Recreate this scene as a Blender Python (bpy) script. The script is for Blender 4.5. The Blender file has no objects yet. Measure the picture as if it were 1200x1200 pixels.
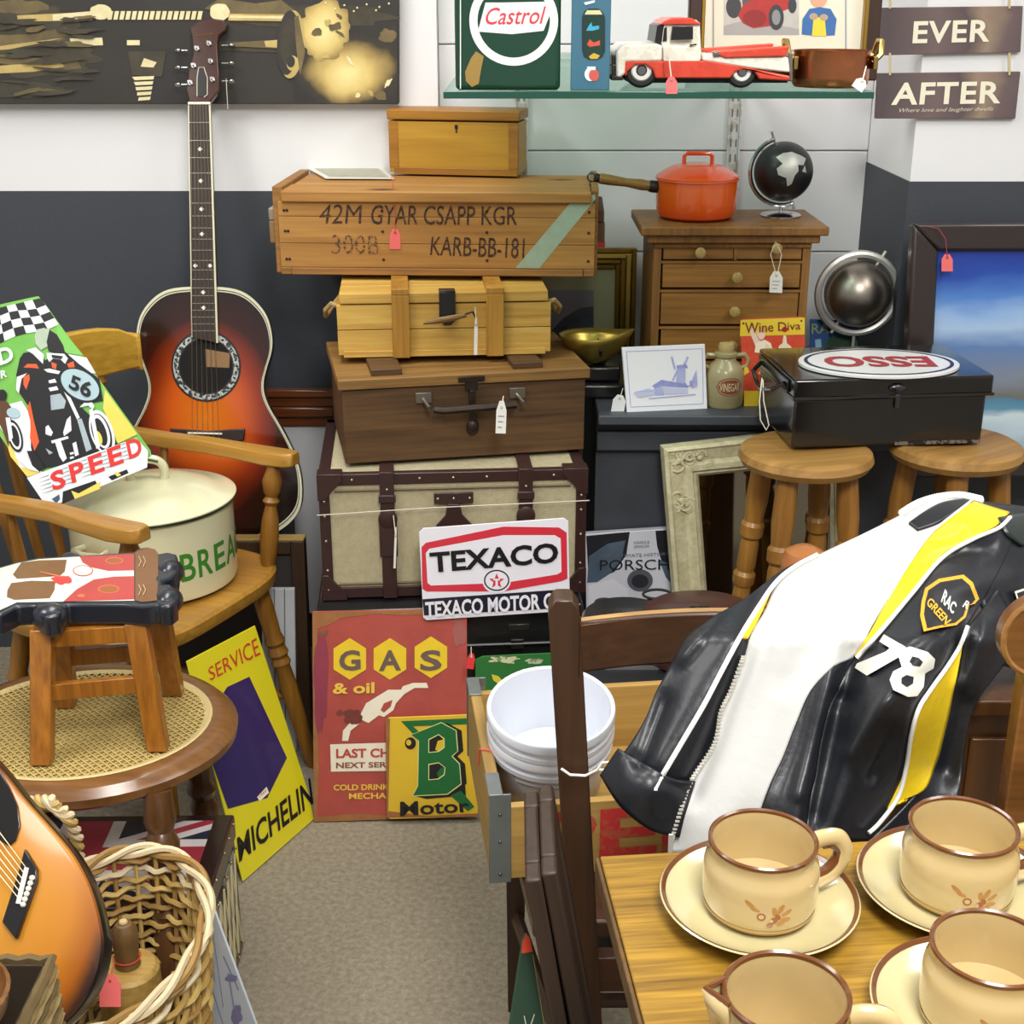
import bpy, bmesh, math, random
from mathutils import Vector, Matrix, geometry, noise
random.seed(7)
SC = bpy.context.scene
COL = SC.collection
# ---------------------------------------------------------------- camera
F = 1600.0; H = 1.5; PITCH = math.atan(600 / F)
cd = bpy.data.cameras.new('camera'); cam = bpy.data.objects.new('camera', cd); COL.objects.link(cam)
cam.location = (0, 0, H); cam.rotation_euler = (math.pi / 2 - PITCH, 0, 0)
cd.sensor_width = 36; cd.lens = 36 * F / 1200; cd.clip_start = .05
SC.camera = cam
# ---------------------------------------------------------------- world, exposure, lights
SC.view_settings.view_transform = 'Standard'; SC.view_settings.look = 'None'
SC.view_settings.gamma = 1; SC.view_settings.exposure = 0.48; SC.view_settings.use_curve_mapping = False
wd = bpy.data.worlds.new('world'); SC.world = wd; wd.use_nodes = True
wd.node_tree.nodes['Background'].inputs[0].default_value = (1, .99, .96, 1)
wd.node_tree.nodes['Background'].inputs[1].default_value = .33
def area(loc, rot, sx, sy, power, col=(1, .985, .95)):
    l = bpy.data.lights.new('ceiling_panel_light', 'AREA'); l.shape = 'RECTANGLE'; l.size = sx; l.size_y = sy
    l.energy = power; l.color = col
    o = bpy.data.objects.new('ceiling_panel_light', l); COL.objects.link(o); o.location = loc; o.rotation_euler = rot
LIGHTS = [(.3, -.05, 54), (-.5, 2.1, 14), (-1.7, 1.0, 20), (1.5, 1.2, 13)]
for lx, ly, pw in LIGHTS:
    area((lx, ly, 2.62), (0, 0, 0), .6, 1.2, pw)
# ---------------------------------------------------------------- pixel <-> place helpers
CP, SP = math.cos(PITCH), math.sin(PITCH); EYE = Vector((0, 0, H))
def ray(x, y):
    a = (x - 600) / F; b = (600 - y) / F
    return Vector((a, CP + b * SP, -SP + b * CP))
def oy(x, y, Y):
    r = ray(x, y); return EYE + r * (Y / r.y)
def oz(x, y, z):
    r = ray(x, y); return EYE + r * ((z - H) / r.z)
class Pl:      # a flat working plane in the scene: u right, v up, n out of it
    def __init__(s, o, u, v):
        s.o = Vector(o); s.u = Vector(u).normalized(); s.v = Vector(v); s.v = (s.v - s.u * s.v.dot(s.u)).normalized()
        s.n = s.u.cross(s.v)
        s.M = Matrix(((s.u.x, s.v.x, s.n.x, s.o.x), (s.u.y, s.v.y, s.n.y, s.o.y), (s.u.z, s.v.z, s.n.z, s.o.z), (0, 0, 0, 1)))
    def px(s, x, y):
        r = ray(x, y); t = (s.o - EYE).dot(s.n) / r.dot(s.n); d = EYE + r * t - s.o
        return (d.dot(s.u), d.dot(s.v))
def vpl(x, y, Y, yaw=0, lean=0):
    a = math.radians(yaw); l = math.radians(lean)
    return Pl(oy(x, y, Y), (math.cos(a), math.sin(a), 0), (-math.sin(a) * math.sin(l), math.cos(a) * math.sin(l), math.cos(l)))
def hpl(x, y, z): return Pl(oz(x, y, z), (1, 0, 0), (0, 1, 0))
def bframe(bl, br, z):      # upright frame from the two front bottom corners: x right, y back, z up
    a = oz(bl[0], bl[1], z); b = oz(br[0], br[1], z); d = b - a; w = d.length; u = d / w
    return Matrix(((u.x, -u.y, 0, a.x), (u.y, u.x, 0, a.y), (0, 0, 1, z), (0, 0, 0, 1))), w
def TR(x, y, z, rz=0): return Matrix.Translation((x, y, z)) @ Matrix.Rotation(math.radians(rz), 4, 'Z')
# ---------------------------------------------------------------- materials
def lin(c):
    if isinstance(c, str):
        c = [int(c[i:i + 2], 16) / 255 for i in (0, 2, 4)]
        c = [v / 12.92 if v <= .04045 else ((v + .055) / 1.055) ** 2.4 for v in c]
    return (c[0], c[1], c[2], 1)
MC = {}
def M(c, rough=.55, metal=0, var=.0, sc=30, bump=0, bsc=200, coat=0, c2=None, trans=0, sharp=0):
    k = (c, rough, metal, var, sc, bump, bsc, coat, c2, trans, sharp)
    if k in MC: return MC[k]
    m = bpy.data.materials.new('mat_%s_%d' % (c, len(MC))); m.use_nodes = True; nt = m.node_tree; b = nt.nodes['Principled BSDF']
    b.inputs['Base Color'].default_value = lin(c); b.inputs['Roughness'].default_value = rough; b.inputs['Metallic'].default_value = metal
    if coat: b.inputs['Coat Weight'].default_value = coat; b.inputs['Coat Roughness'].default_value = .12
    if trans: b.inputs['Transmission Weight'].default_value = trans
    if var or bump:
        tc = nt.nodes.new('ShaderNodeTexCoord')
    if var:
        n = nt.nodes.new('ShaderNodeTexNoise'); n.inputs['Scale'].default_value = sc; n.inputs['Detail'].default_value = 6; n.inputs['Roughness'].default_value = .65
        nt.links.new(tc.outputs['Object'], n.inputs['Vector'])
        r = nt.nodes.new('ShaderNodeValToRGB'); c0 = lin(c); d = lin(c2) if c2 else tuple([v * .45 for v in c0[:3]] + [1])
        w = .25 * (1 - sharp) + .02
        r.color_ramp.elements[0].position = .5 - w; r.color_ramp.elements[0].color = [c0[i] + (d[i] - c0[i]) * var for i in range(3)] + [1]
        r.color_ramp.elements[1].position = .5 + w - (.06 if sharp else 0); r.color_ramp.elements[1].color = c0
        nt.links.new(n.outputs[0], r.inputs[0]); nt.links.new(r.outputs[0], b.inputs['Base Color'])
    if bump:
        n2 = nt.nodes.new('ShaderNodeTexNoise'); n2.inputs['Scale'].default_value = bsc; n2.inputs['Detail'].default_value = 4
        nt.links.new(tc.outputs['Object'], n2.inputs['Vector'])
        bp = nt.nodes.new('ShaderNodeBump'); bp.inputs['Strength'].default_value = bump; bp.inputs['Distance'].default_value = .002
        nt.links.new(n2.outputs[0], bp.inputs['Height']); nt.links.new(bp.outputs[0], b.inputs['Normal'])
    MC[k] = m; return m
def wood(light, dark, ax='X', rough=.5, sc=14, coat=0, knots=0, con=.2):
    coat *= .6; k = ('w', light, dark, ax, rough, sc, coat, knots, con); lin_ = lin
    def lin2(c): q = lin_(c); return (q[0] * .92, q[1] * .99, q[2] * .8, 1)
    if k in MC: return MC[k]
    m = bpy.data.materials.new('wood_%s_%d' % (light, len(MC))); m.use_nodes = True; nt = m.node_tree; b = nt.nodes['Principled BSDF']; L = nt.links.new
    b.inputs['Roughness'].default_value = rough; b.inputs['Coat Weight'].default_value = coat; b.inputs['Coat Roughness'].default_value = .2
    tc = nt.nodes.new('ShaderNodeTexCoord'); mp = nt.nodes.new('ShaderNodeMapping'); L(tc.outputs['Object'], mp.inputs[0])
    s = [sc, sc, sc]; s['XYZ'.index(ax)] = sc * .09; mp.inputs['Scale'].default_value = s
    n = nt.nodes.new('ShaderNodeTexNoise'); n.inputs['Scale'].default_value = 1; n.inputs['Detail'].default_value = 7; n.inputs['Roughness'].default_value = .6; n.inputs['Distortion'].default_value = 1.3
    L(mp.outputs[0], n.inputs['Vector'])
    mp2 = nt.nodes.new('ShaderNodeMapping'); L(tc.outputs['Object'], mp2.inputs[0]); s2 = [sc * 14] * 3; s2['XYZ'.index(ax)] = sc * .5; mp2.inputs['Scale'].default_value = s2
    g = nt.nodes.new('ShaderNodeTexNoise'); g.inputs['Scale'].default_value = 1; g.inputs['Detail'].default_value = 3; L(mp2.outputs[0], g.inputs['Vector'])
    mx = nt.nodes.new('ShaderNodeMix'); mx.inputs[0].default_value = .38; L(n.outputs[0], mx.inputs[2]); L(g.outputs[0], mx.inputs[3])
    r = nt.nodes.new('ShaderNodeValToRGB'); r.color_ramp.elements[0].position = .5 - con; r.color_ramp.elements[0].color = lin2(dark)
    r.color_ramp.elements[1].position = .5 + con * .6; r.color_ramp.elements[1].color = lin2(light); L(mx.outputs[0], r.inputs[0])
    out = r.outputs[0]
    if knots:
        v = nt.nodes.new('ShaderNodeTexVoronoi'); v.inputs['Scale'].default_value = knots; mp3 = nt.nodes.new('ShaderNodeMapping'); s3 = [1, 1, 1]; s3['XYZ'.index(ax)] = .6; mp3.inputs['Scale'].default_value = s3
        L(tc.outputs['Object'], mp3.inputs[0]); L(mp3.outputs[0], v.inputs['Vector'])
        rr = nt.nodes.new('ShaderNodeValToRGB'); rr.color_ramp.elements[0].position = .06; rr.color_ramp.elements[0].color = (1, 1, 1, 1); rr.color_ramp.elements[1].position = .12; rr.color_ramp.elements[1].color = (0, 0, 0, 1)
        L(v.outputs['Distance'], rr.inputs[0]); m2 = nt.nodes.new('ShaderNodeMix'); m2.data_type = 'RGBA'; L(rr.outputs[0], m2.inputs[0]); L(out, m2.inputs[6])
        dk = lin(dark); m2.inputs[7].default_value = (dk[0] * .4, dk[1] * .35, dk[2] * .3, 1); out = m2.outputs[2]
    L(out, b.inputs['Base Color'])
    bp = nt.nodes.new('ShaderNodeBump'); bp.inputs['Strength'].default_value = .25; bp.inputs['Distance'].default_value = .001; L(g.outputs[0], bp.inputs['Height']); L(bp.outputs[0], b.inputs['Normal'])
    MC[k] = m; return m
def ramp(key, ax, lo, hi, stops, nz=.2, nsc=8, rough=.5, radial=None, coat=0, stretch=(1, 1, 1)):
    if key in MC: return MC[key]
    m = bpy.data.materials.new(key); m.use_nodes = True; nt = m.node_tree; b = nt.nodes['Principled BSDF']; L = nt.links.new
    b.inputs['Roughness'].default_value = rough; b.inputs['Coat Weight'].default_value = coat; b.inputs['Coat Roughness'].default_value = .1
    tc = nt.nodes.new('ShaderNodeTexCoord'); sp = nt.nodes.new('ShaderNodeSeparateXYZ'); L(tc.outputs['Object'], sp.inputs[0])
    if radial:
        s = nt.nodes.new('ShaderNodeVectorMath'); s.operation = 'SUBTRACT'; s.inputs[1].default_value = radial[0]; L(tc.outputs['Object'], s.inputs[0])
        d = nt.nodes.new('ShaderNodeVectorMath'); d.operation = 'DIVIDE'; d.inputs[1].default_value = radial[1]; L(s.outputs[0], d.inputs[0])
        ln = nt.nodes.new('ShaderNodeVectorMath'); ln.operation = 'LENGTH'; L(d.outputs[0], ln.inputs[0]); src = ln.outputs['Value']
    else: src = sp.outputs['XYZ'.index(ax)]
    mr = nt.nodes.new('ShaderNodeMapRange'); mr.inputs[1].default_value = lo; mr.inputs[2].default_value = hi; L(src, mr.inputs[0])
    mp = nt.nodes.new('ShaderNodeMapping'); mp.inputs['Scale'].default_value = stretch; L(tc.outputs['Object'], mp.inputs[0])
    n = nt.nodes.new('ShaderNodeTexNoise'); n.inputs['Scale'].default_value = nsc; n.inputs['Detail'].default_value = 6; L(mp.outputs[0], n.inputs['Vector'])
    a = nt.nodes.new('ShaderNodeMath'); a.operation = 'MULTIPLY_ADD'; L(n.outputs[0], a.inputs[0]); a.inputs[1].default_value = nz; a.inputs[2].default_value = -nz / 2
    ad = nt.nodes.new('ShaderNodeMath'); ad.operation = 'ADD'; L(mr.outputs[0], ad.inputs[0]); L(a.outputs[0], ad.inputs[1])
    r = nt.nodes.new('ShaderNodeValToRGB'); L(ad.outputs[0], r.inputs[0])
    while len(r.color_ramp.elements) < len(stops): r.color_ramp.elements.new(.5)
    for e, (p_, c_) in zip(r.color_ramp.elements, stops): e.position = p_; e.color = lin(c_)
    L(r.outputs[0], b.inputs['Base Color']); MC[key] = m; return m
# ---------------------------------------------------------------- mesh builder
def crs(pts, n=4, closed=False):      # smooth curve through points
    pts = [tuple(p) for p in pts]; m = len(pts); out = []; D = len(pts[0])
    for i in range(m if closed else m - 1):
        g = (lambda k: pts[k % m]) if closed else (lambda k: pts[max(0, min(m - 1, k))])
        a, b, c, d = g(i - 1), g(i), g(i + 1), g(i + 2)
        for j in range(n):
            t = j / n; out.append(tuple(.5 * (2 * b[k] + (c[k] - a[k]) * t + (2 * a[k] - 5 * b[k] + 4 * c[k] - d[k]) * t * t + (3 * b[k] - a[k] - 3 * c[k] + d[k]) * t ** 3) for k in range(D)))
    if not closed: out.append(pts[-1])
    return out
class MB:
    def __init__(s): s.v = []; s.f = []; s.mi = []; s.m = 0; s.T = None
    def add(s, vs, fs):
        k = len(s.v)
        s.v += [s.T @ Vector(v) if s.T else Vector(v) for v in vs]
        for f in fs: s.f.append([k + i for i in f]); s.mi.append(s.m)
        return s
    def box(s, x0, x1, y0, y1, z0, z1):
        return s.add([(x, y, z) for z in (z0, z1) for y in (y0, y1) for x in (x0, x1)], [(0, 2, 3, 1), (4, 5, 7, 6), (0, 1, 5, 4), (2, 6, 7, 3), (0, 4, 6, 2), (1, 3, 7, 5)])
    def prism(s, pts, c0, c1):
        n = len(pts); a = sum(pts[i][0] * pts[(i + 1) % n][1] - pts[(i + 1) % n][0] * pts[i][1] for i in range(n))
        if a < 0: pts = pts[::-1]
        return s.add([(x, y, c0) for x, y in pts] + [(x, y, c1) for x, y in pts], [tuple(range(n))[::-1], tuple(range(n, 2 * n))] + [(i, (i + 1) % n, n + (i + 1) % n, n + i) for i in range(n)])
    def flat(s, pts, c):
        n = len(pts); a = sum(pts[i][0] * pts[(i + 1) % n][1] - pts[(i + 1) % n][0] * pts[i][1] for i in range(n))
        if a < 0: pts = pts[::-1]
        return s.add([(x, y, c) for x, y in pts], [tuple(range(n))])
    def rings(s, rings, cap=True, closed=False, flip=False):
        n = len(rings[0]); vs = [p for r in rings for p in r]; fs = []; R = len(rings)
        for i in range(R if closed else R - 1):
            for j in range(n):
                a, b_ = i * n + j, i * n + (j + 1) % n; c, d = ((i + 1) % R) * n + (j + 1) % n, ((i + 1) % R) * n + j
                fs.append((a, b_, c, d) if not flip else (d, c, b_, a))
        if cap and not closed:
            fs.append(tuple(range(n))[::-1]); fs.append(tuple(range((R - 1) * n, R * n)))
        return s.add(vs, fs)
    def tube(s, pts, r, seg=8, closed=False, flat=1):
        pts = [Vector(p) for p in pts]; n = len(pts); rr = r if isinstance(r, (list, tuple)) else [r] * n; out = []; up = None
        for i, p in enumerate(pts):
            t = (pts[(i + 1) % n] - pts[i - 1]) if closed else (pts[min(i + 1, n - 1)] - pts[max(i - 1, 0)])
            t.normalize()
            if up is None: up = Vector((0, 0, 1)) if abs(t.z) < .9 else Vector((1, 0, 0))
            a = t.cross(up)
            if a.length < 1e-6: a = t.orthogonal()
            a.normalize(); b_ = a.cross(t).normalized(); up = b_
            out.append([p + a * math.cos(k * 2 * math.pi / seg) * rr[i] + b_ * math.sin(k * 2 * math.pi / seg) * rr[i] * flat for k in range(seg)])
        return s.rings(out, closed=closed, flip=True)
    def turned(s, p0, p1, prof, seg=14):
        p0, p1 = Vector(p0), Vector(p1)
        return s.tubep([p0.lerp(p1, t) for t, r in prof], [r for t, r in prof], (p1 - p0).normalized(), seg)
    def tubep(s, pts, rr, t, seg):
        a = t.orthogonal().normalized(); b_ = t.cross(a)
        return s.rings([[p + a * math.cos(k * 2 * math.pi / seg) * r + b_ * math.sin(k * 2 * math.pi / seg) * r for k in range(seg)] for p, r in zip(pts, rr)], flip=False)
    def lathe(s, prof, seg=32, c=(0, 0, 0), sx=1, sy=1):
        ring = prof[0][0] > .003 and prof[-1][0] > .003
        return s.rings([[(c[0] + r * sx * math.cos(k * 2 * math.pi / seg), c[1] + r * sy * math.sin(k * 2 * math.pi / seg), c[2] + z) for k in range(seg)] for r, z in prof], cap=not ring, closed=ring)
    def ball(s, c, r, seg=16, st=10, sc=(1, 1, 1)):
        return s.rings([[(c[0] + r * sc[0] * math.sin(math.pi * i / st) * math.cos(k * 2 * math.pi / seg), c[1] + r * sc[1] * math.sin(math.pi * i / st) * math.sin(k * 2 * math.pi / seg), c[2] - r * sc[2] * math.cos(math.pi * i / st)) for k in range(seg)] for i in [.03] + list(range(1, st)) + [st - .03]])
    def grid(s, fn, nu, nv, flip=False):
        vs = [fn(i / nu, j / nv) for j in range(nv + 1) for i in range(nu + 1)]; w = nu + 1
        return s.add(vs, [((j * w + i, j * w + i + 1, (j + 1) * w + i + 1, (j + 1) * w + i) if not flip else (j * w + i, (j + 1) * w + i, (j + 1) * w + i + 1, j * w + i + 1)) for j in range(nv) for i in range(nu)])
WM = {}
def link(name, data, parent, Mx):
    o = bpy.data.objects.new(name, data); COL.objects.link(o)
    if parent: o.parent = parent; WM[o.name] = WM[parent.name] @ (Mx or Matrix())
    else: WM[o.name] = (Mx or Matrix()).copy()
    o.matrix_basis = Mx or Matrix()
    return o
def build(name, mb, mats, parent=None, Mx=None, world=False, bevel=0, smooth=True, ang=35, solid=0, kind=None, label=None, cat=None, group=None, seg=2):
    if not isinstance(mats, (list, tuple)): mats = [mats]
    vs = mb.v
    if world and parent:
        inv = WM[parent.name].inverted(); vs = [inv @ v for v in vs]
    me = bpy.data.meshes.new(name); me.from_pydata([tuple(v) for v in vs], [], mb.f); me.validate()
    if len(me.polygons) == len(mb.mi): me.polygons.foreach_set('material_index', mb.mi)
    for m in mats: me.materials.append(m)
    if smooth:
        me.polygons.foreach_set('use_smooth', [True] * len(me.polygons)); me.set_sharp_from_angle(angle=math.radians(ang))
    me.update()
    o = link(name, me, parent, Mx)
    if solid:
        d = o.modifiers.new('solid', 'SOLIDIFY'); d.thickness = solid; d.offset = -1
    if bevel:
        d = o.modifiers.new('bevel', 'BEVEL'); d.width = bevel; d.segments = seg; d.limit_method = 'ANGLE'; d.angle_limit = math.radians(40); d.harden_normals = False
    tag(o, label, cat, group, kind); return o
def tag(o, label=None, cat=None, group=None, kind=None):
    if label: o['label'] = label
    if cat: o['category'] = cat
    if group: o['group'] = group
    if kind: o['kind'] = kind
def emp(name, label, cat, Mx=None, group=None):
    o = link(name, None, None, Mx or Matrix()); o.empty_display_size = .05; tag(o, label, cat, group); return o
def part(name, parent, mat, fn, **k):
    mb = MB(); fn(mb); return build(name, mb, mat, parent, **k)
def struct(name, mb, mat, **k):
    return build(name, mb, mat, kind='structure', **k)
# ---------------------------------------------------------------- flat print and lettering
def prn(parent, pl, items, c=.0006, name='print', step=.00006, px=True):
    mb = MB(); mats = []
    for i, (m, pts) in enumerate(items):
        if m not in mats: mats.append(m)
        mb.m = mats.index(m); mb.flat([pl.px(*p) for p in pts] if px else list(pts), c + i * step)
    return build(name, mb, mats, parent, smooth=False)
TXC = {}
def glyphs(s, bold=.03, shear=0, cuts=0, space=1.0, xcut=0):
    bold = min(bold * .6, .03)
    k = (s, bold, shear, cuts, space, xcut)
    if k in TXC: return TXC[k]
    cu = bpy.data.curves.new('t', 'FONT'); cu.body = s; cu.offset = bold; cu.shear = shear; cu.resolution_u = 3; cu.space_character = space; cu.dimensions = '2D'; cu.fill_mode = 'FRONT'
    o = bpy.data.objects.new('t', cu); COL.objects.link(o); dg = bpy.context.evaluated_depsgraph_get(); me = bpy.data.meshes.new_from_object(o.evaluated_get(dg))
    bpy.data.objects.remove(o); bpy.data.curves.remove(cu)
    bm = bmesh.new(); bm.from_mesh(me); bpy.data.meshes.remove(me)
    xs = [v.co.x for v in bm.verts]; ys = [v.co.y for v in bm.verts]; x0, x1, y0, y1 = min(xs), max(xs), min(ys), max(ys)
    for v in bm.verts: v.co = Vector(((v.co.x - x0) / (x1 - x0), (v.co.y - y0) / (y1 - y0), 0))
    for i in range(1, cuts): bmesh.ops.bisect_plane(bm, geom=bm.verts[:] + bm.edges[:] + bm.faces[:], plane_co=(i / cuts, 0, 0), plane_no=(1, 0, 0))
    for i in range(1, xcut): bmesh.ops.bisect_plane(bm, geom=bm.verts[:] + bm.edges[:] + bm.faces[:], plane_co=(0, i / xcut, 0), plane_no=(0, 1, 0))
    bmesh.ops.recalc_face_normals(bm, faces=bm.faces)
    bm.verts.index_update(); r = ([tuple(v.co[:2]) for v in bm.verts], [[v.index for v in f.verts] for f in bm.faces]); bm.free()
    if r[1]:
        pass
    TXC[k] = r; return r
def bil(q, u, v):
    (a, b, c, d) = q
    return tuple((a[i] * (1 - u) + b[i] * u) * (1 - v) + (d[i] * (1 - u) + c[i] * u) * v for i in (0, 1))
def txt(parent, pl, s, q, mat, c=.003, bold=.03, shear=0, px=True, name='lettering', space=1.0):
    vs, fs = glyphs(s, bold, shear, 0, space); mb = MB(); qq = [pl.px(*p) for p in q] if px else q
    mb.add([(*bil(qq, u, v), c) for u, v in vs], fs); return build(name, mb, mat, parent, smooth=False)
def txtf(parent, s, fn, mat, bold=.03, cuts=12, shear=0, world=False, name='lettering', xcut=0):
    vs, fs = glyphs(s, bold, shear, cuts, 1.0, xcut); mb = MB(); mb.add([fn(u, v) for u, v in vs], fs); return build(name, mb, mat, parent, smooth=False, world=world)
def rect(x0, y0, x1, y1): return [(x0, y1), (x1, y1), (x1, y0), (x0, y0)]
def ell(cx, cy, rx, ry, n=28, rot=0, a0=0, a1=360):
    r = math.radians(rot); out = []
    for i in range(n if a1 - a0 >= 360 else n + 1):
        t = math.radians(a0 + (a1 - a0) * i / n); x, y = rx * math.cos(t), ry * math.sin(t)
        out.append((cx + x * math.cos(r) - y * math.sin(r), cy + x * math.sin(r) + y * math.cos(r)))
    return out
def plate(name, label, cat, pl, poly, th, mat, bevel=.0008, group=None):
    mb = MB(); mb.prism([pl.px(*p) for p in poly], -th, 0)
    return build(name, mb, mat, None, Mx=pl.M, bevel=bevel, label=label, cat=cat, group=group, smooth=False)
def slab(name, parent, pl, poly, c0, c1, mat, bevel=.001, **k):
    mb = MB(); mb.prism([pl.px(*p) for p in poly], c0, c1); return build(name, mb, mat, parent, bevel=bevel, **k)
def holes(parent, pl, pts, c=.0012, r=.003):
    mb = MB()
    for p in pts: a, b = pl.px(*p); mb.prism(ell(a, b, r, r, 10), -.0005, c)
    return build('fixing_hole', mb, M('2a2622', .6), parent)
STRC = M('ece6d6', .8)
def price_tag(x, y, Y, w=13, h=22, col='f0716e', tilt=0, string=None, label='', group=None, scol=None, lean=0, marks=False):
    pl = vpl(x, y, Y, 0, lean); s = 1; r = math.radians(tilt)
    def q(a, b): return (x + a * math.cos(r) - b * math.sin(r), y + a * math.sin(r) + b * math.cos(r))
    poly = [q(-w / 2, h * .3), q(-w / 2, h), q(w / 2, h), q(w / 2, h * .3), q(w * .22, 0), q(-w * .22, 0)]
    t = plate('price_tag', label, 'price tag', pl, poly, .0012, M(col, .6, var=.1), 0, group)
    part('eyelet', t, M('b04a48' if col[0] == 'f' and col[1] == '0' else 'b8b0a0', .5), lambda b: b.prism([pl.px(*p) for p in ell(*q(0, h * .2), 1.6, 1.6, 10)], 0, .0006))
    if marks:
        for k in range(3): prn(t, pl, [(M('8a8a90', .7), [q(-w * .3, h * (.45 + k * .17)), q(w * (.3 - .1 * k), h * (.45 + k * .17)), q(w * (.3 - .1 * k), h * (.48 + k * .17)), q(-w * .3, h * (.48 + k * .17))])], name='writing')
    if string:
        pts = [Vector((*pl.px(*q(0, h * .2)), .001))] + [WM[t.name].inverted() @ oy(a, b, Yb) for a, b, Yb in string]
        part('string', t, M(scol, .8) if scol else STRC, lambda b: b.tube(pts, .0008, 6))
    return t
# ================================================================ THE SETTING
YL, YA = 3.05, 3.10            # left wall plane, alcove back plane
wht = M('e9e9ea', .75, var=.12, sc=3, c2='d2d2d6', bump=.15, bsc=60); gry = M('3f434a', .6, var=.35, sc=5, c2='33363c', bump=.3, bsc=90)
ZD = 1.108
XL = oy(512, 60, YL).x; XP = oy(1015, 200, YA).x
b = MB(); b.box(-3.2, XL, YL, YL + .25, ZD, 2.75); struct('wall_left', b, wht)
b = MB(); b.box(-3.2, XL, YL - .002, YL + .25, 0, ZD); struct('wall_left_dado', b, gry)
b = MB(); b.box(XL, XP + .4, YA + .008, YA + .25, 0, 2.75); wb = struct('wall_back', b, wht)
for i in range(9):
    z = .745 + i * .222
    b = MB(); b.box(XL + .001, XP - .001, YA - .004, YA + .008, z + .0015, z + .2205); o = build('wall_board', b, wht, wb, bevel=.002, smooth=False)
YP = 2.75; ZP = 1.165
b = MB(); b.box(XP, 3.2, YP, YA + .25, ZP, 2.75); struct('wall_right', b, wht)
b = MB(); b.box(XP - .003, 3.2, YP - .003, YA + .25, 0, ZP); struct('wall_right_dado', b, gry)
fl = M('9c927e', .9, var=1, sc=95, c2='6a6050', bump=.4, bsc=300)
b = MB(); b.box(-3.2, 3.2, -1.2, YA + .2, -.06, 0); struct('floor', b, fl)
b = MB(); b.box(-3.2, 3.2, -1.2, YA + .25, 2.75, 2.85); struct('ceiling', b, M('d8d8d6', .8))
em = bpy.data.materials.new('lit_diffuser'); em.use_nodes = True; em.node_tree.nodes['Principled BSDF'].inputs['Emission Color'].default_value = (1, .98, .95, 1); em.node_tree.nodes['Principled BSDF'].inputs['Emission Strength'].default_value = 2
for lx, ly, pw in LIGHTS:
    t = emp('ceiling_light', 'rectangular ceiling light panel out of frame, %s' % ('nearest the camera' if ly < .9 else 'above the trunks' if abs(lx) < 1 else 'above the left' if lx < 0 else 'above the right'), 'ceiling light', TR(lx, ly, 2.75), 'ceiling light panels')
    part('frame', t, M('c8c8c8', .5), lambda b: (b.box(-.33, .33, -.63, .63, -.06, 0)), bevel=.004)
    part('diffuser', t, em, lambda b: b.box(-.3, .3, -.6, .6, -.07, -.061))
# boxed ledge below the alcove
b = MB(); XE = oy(600, 480, 2.55).x
ledge = M('464a51', .5, var=.3, sc=6, c2='383b42')
b.box(.168, XP - .004, 2.545, YA - .006, .725, .745); struct('trim_1', b, ledge, bevel=.003)
b = MB(); b.box(.168, XP - .004, 2.60, YA - .006, .0, .724); struct('wall_ledge_front', b, gry)
b = MB(); b.box(.168, XP - .004, 2.585, 2.599, .66, .70); struct('trim_2', b, ledge, bevel=.003)
# slotted shelf uprights
for ux in (611, 859):
    X = oy(ux, 160, YA).x
    t = emp('shelf_upright', 'white slotted metal shelf upright %s' % ('beside the small yellow box' if ux < 700 else 'behind the orange casserole'), 'shelf upright', TR(X, YA - .005, .9), 'slotted shelf uprights')
    part('channel', t, M('dcdcdc', .4, var=.5, sc=30, c2='b09a80', sharp=1), lambda b: (b.box(-.014, -.0105, -.012, 0, 0, 1.3), b.box(.0105, .014, -.012, 0, 0, 1.3), b.box(-.0105, .0105, -.0045, 0, 0, 1.3)), bevel=.0008)
    part('slot', t, M('857d74', .7), lambda b: [b.box(sx - .0016, sx + .0016, -.0052, -.004, z * .032 + .01, z * .032 + .026) for z in range(38) for sx in (-.0055, .0055)], kind='stuff')
    part('bracket', t, M('c4c4c4', .4), lambda b: (b.T.__class__, b.add([(-.003, -.012, .45), (.003, -.012, .45), (-.003, -.012, .493), (.003, -.012, .493), (-.003, -.2, .493), (.003, -.2, .493), (-.003, -.2, .481), (.003, -.2, .481)], [(0, 1, 3, 2), (2, 3, 5, 4), (4, 5, 7, 6), (6, 7, 1, 0), (0, 2, 4, 6), (1, 7, 5, 3)])), bevel=.0008)
# ================================================================ GLASS SHELF AND WHAT STANDS ON IT
zs = 1.395; YS = oz(700, 107, zs).y
X0, X1 = oy(520, 108, YS).x, oy(1024, 106, YS).x
glass = M('0c4a3c', .08, trans=0, coat=.5)
b = MB(); b.box(X0, X1, YS, YA - .02, zs - .0085, zs); gm_ = bpy.data.materials.new('shelf_glass'); gm_.use_nodes = True; nt_ = gm_.node_tree; mx_ = nt_.nodes.new('ShaderNodeMixShader'); tr_ = nt_.nodes.new('ShaderNodeBsdfTransparent'); tr_.inputs[0].default_value = (.8, .93, .88, 1); mx_.inputs[0].default_value = .75; nt_.nodes['Principled BSDF'].inputs['Base Color'].default_value = lin('2a6a58'); nt_.nodes['Principled BSDF'].inputs['Roughness'].default_value = .05
nt_.links.new(nt_.nodes['Principled BSDF'].outputs[0], mx_.inputs[1]); nt_.links.new(tr_.outputs[0], mx_.inputs[2]); nt_.links.new(mx_.outputs[0], nt_.nodes['Material Output'].inputs[0])
shelf = build('glass_shelf', b, gm_, bevel=.001, label='green-edged glass shelf on white wall brackets, with tin, truck and pan', cat='shelf')
part('polished_edge', shelf, M('174a3c', .1, coat=.6), lambda b: b.box(X0 - .0005, X1 + .0005, YS - .003, YS - .0002, zs - .0085, zs), bevel=.0008)
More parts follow.
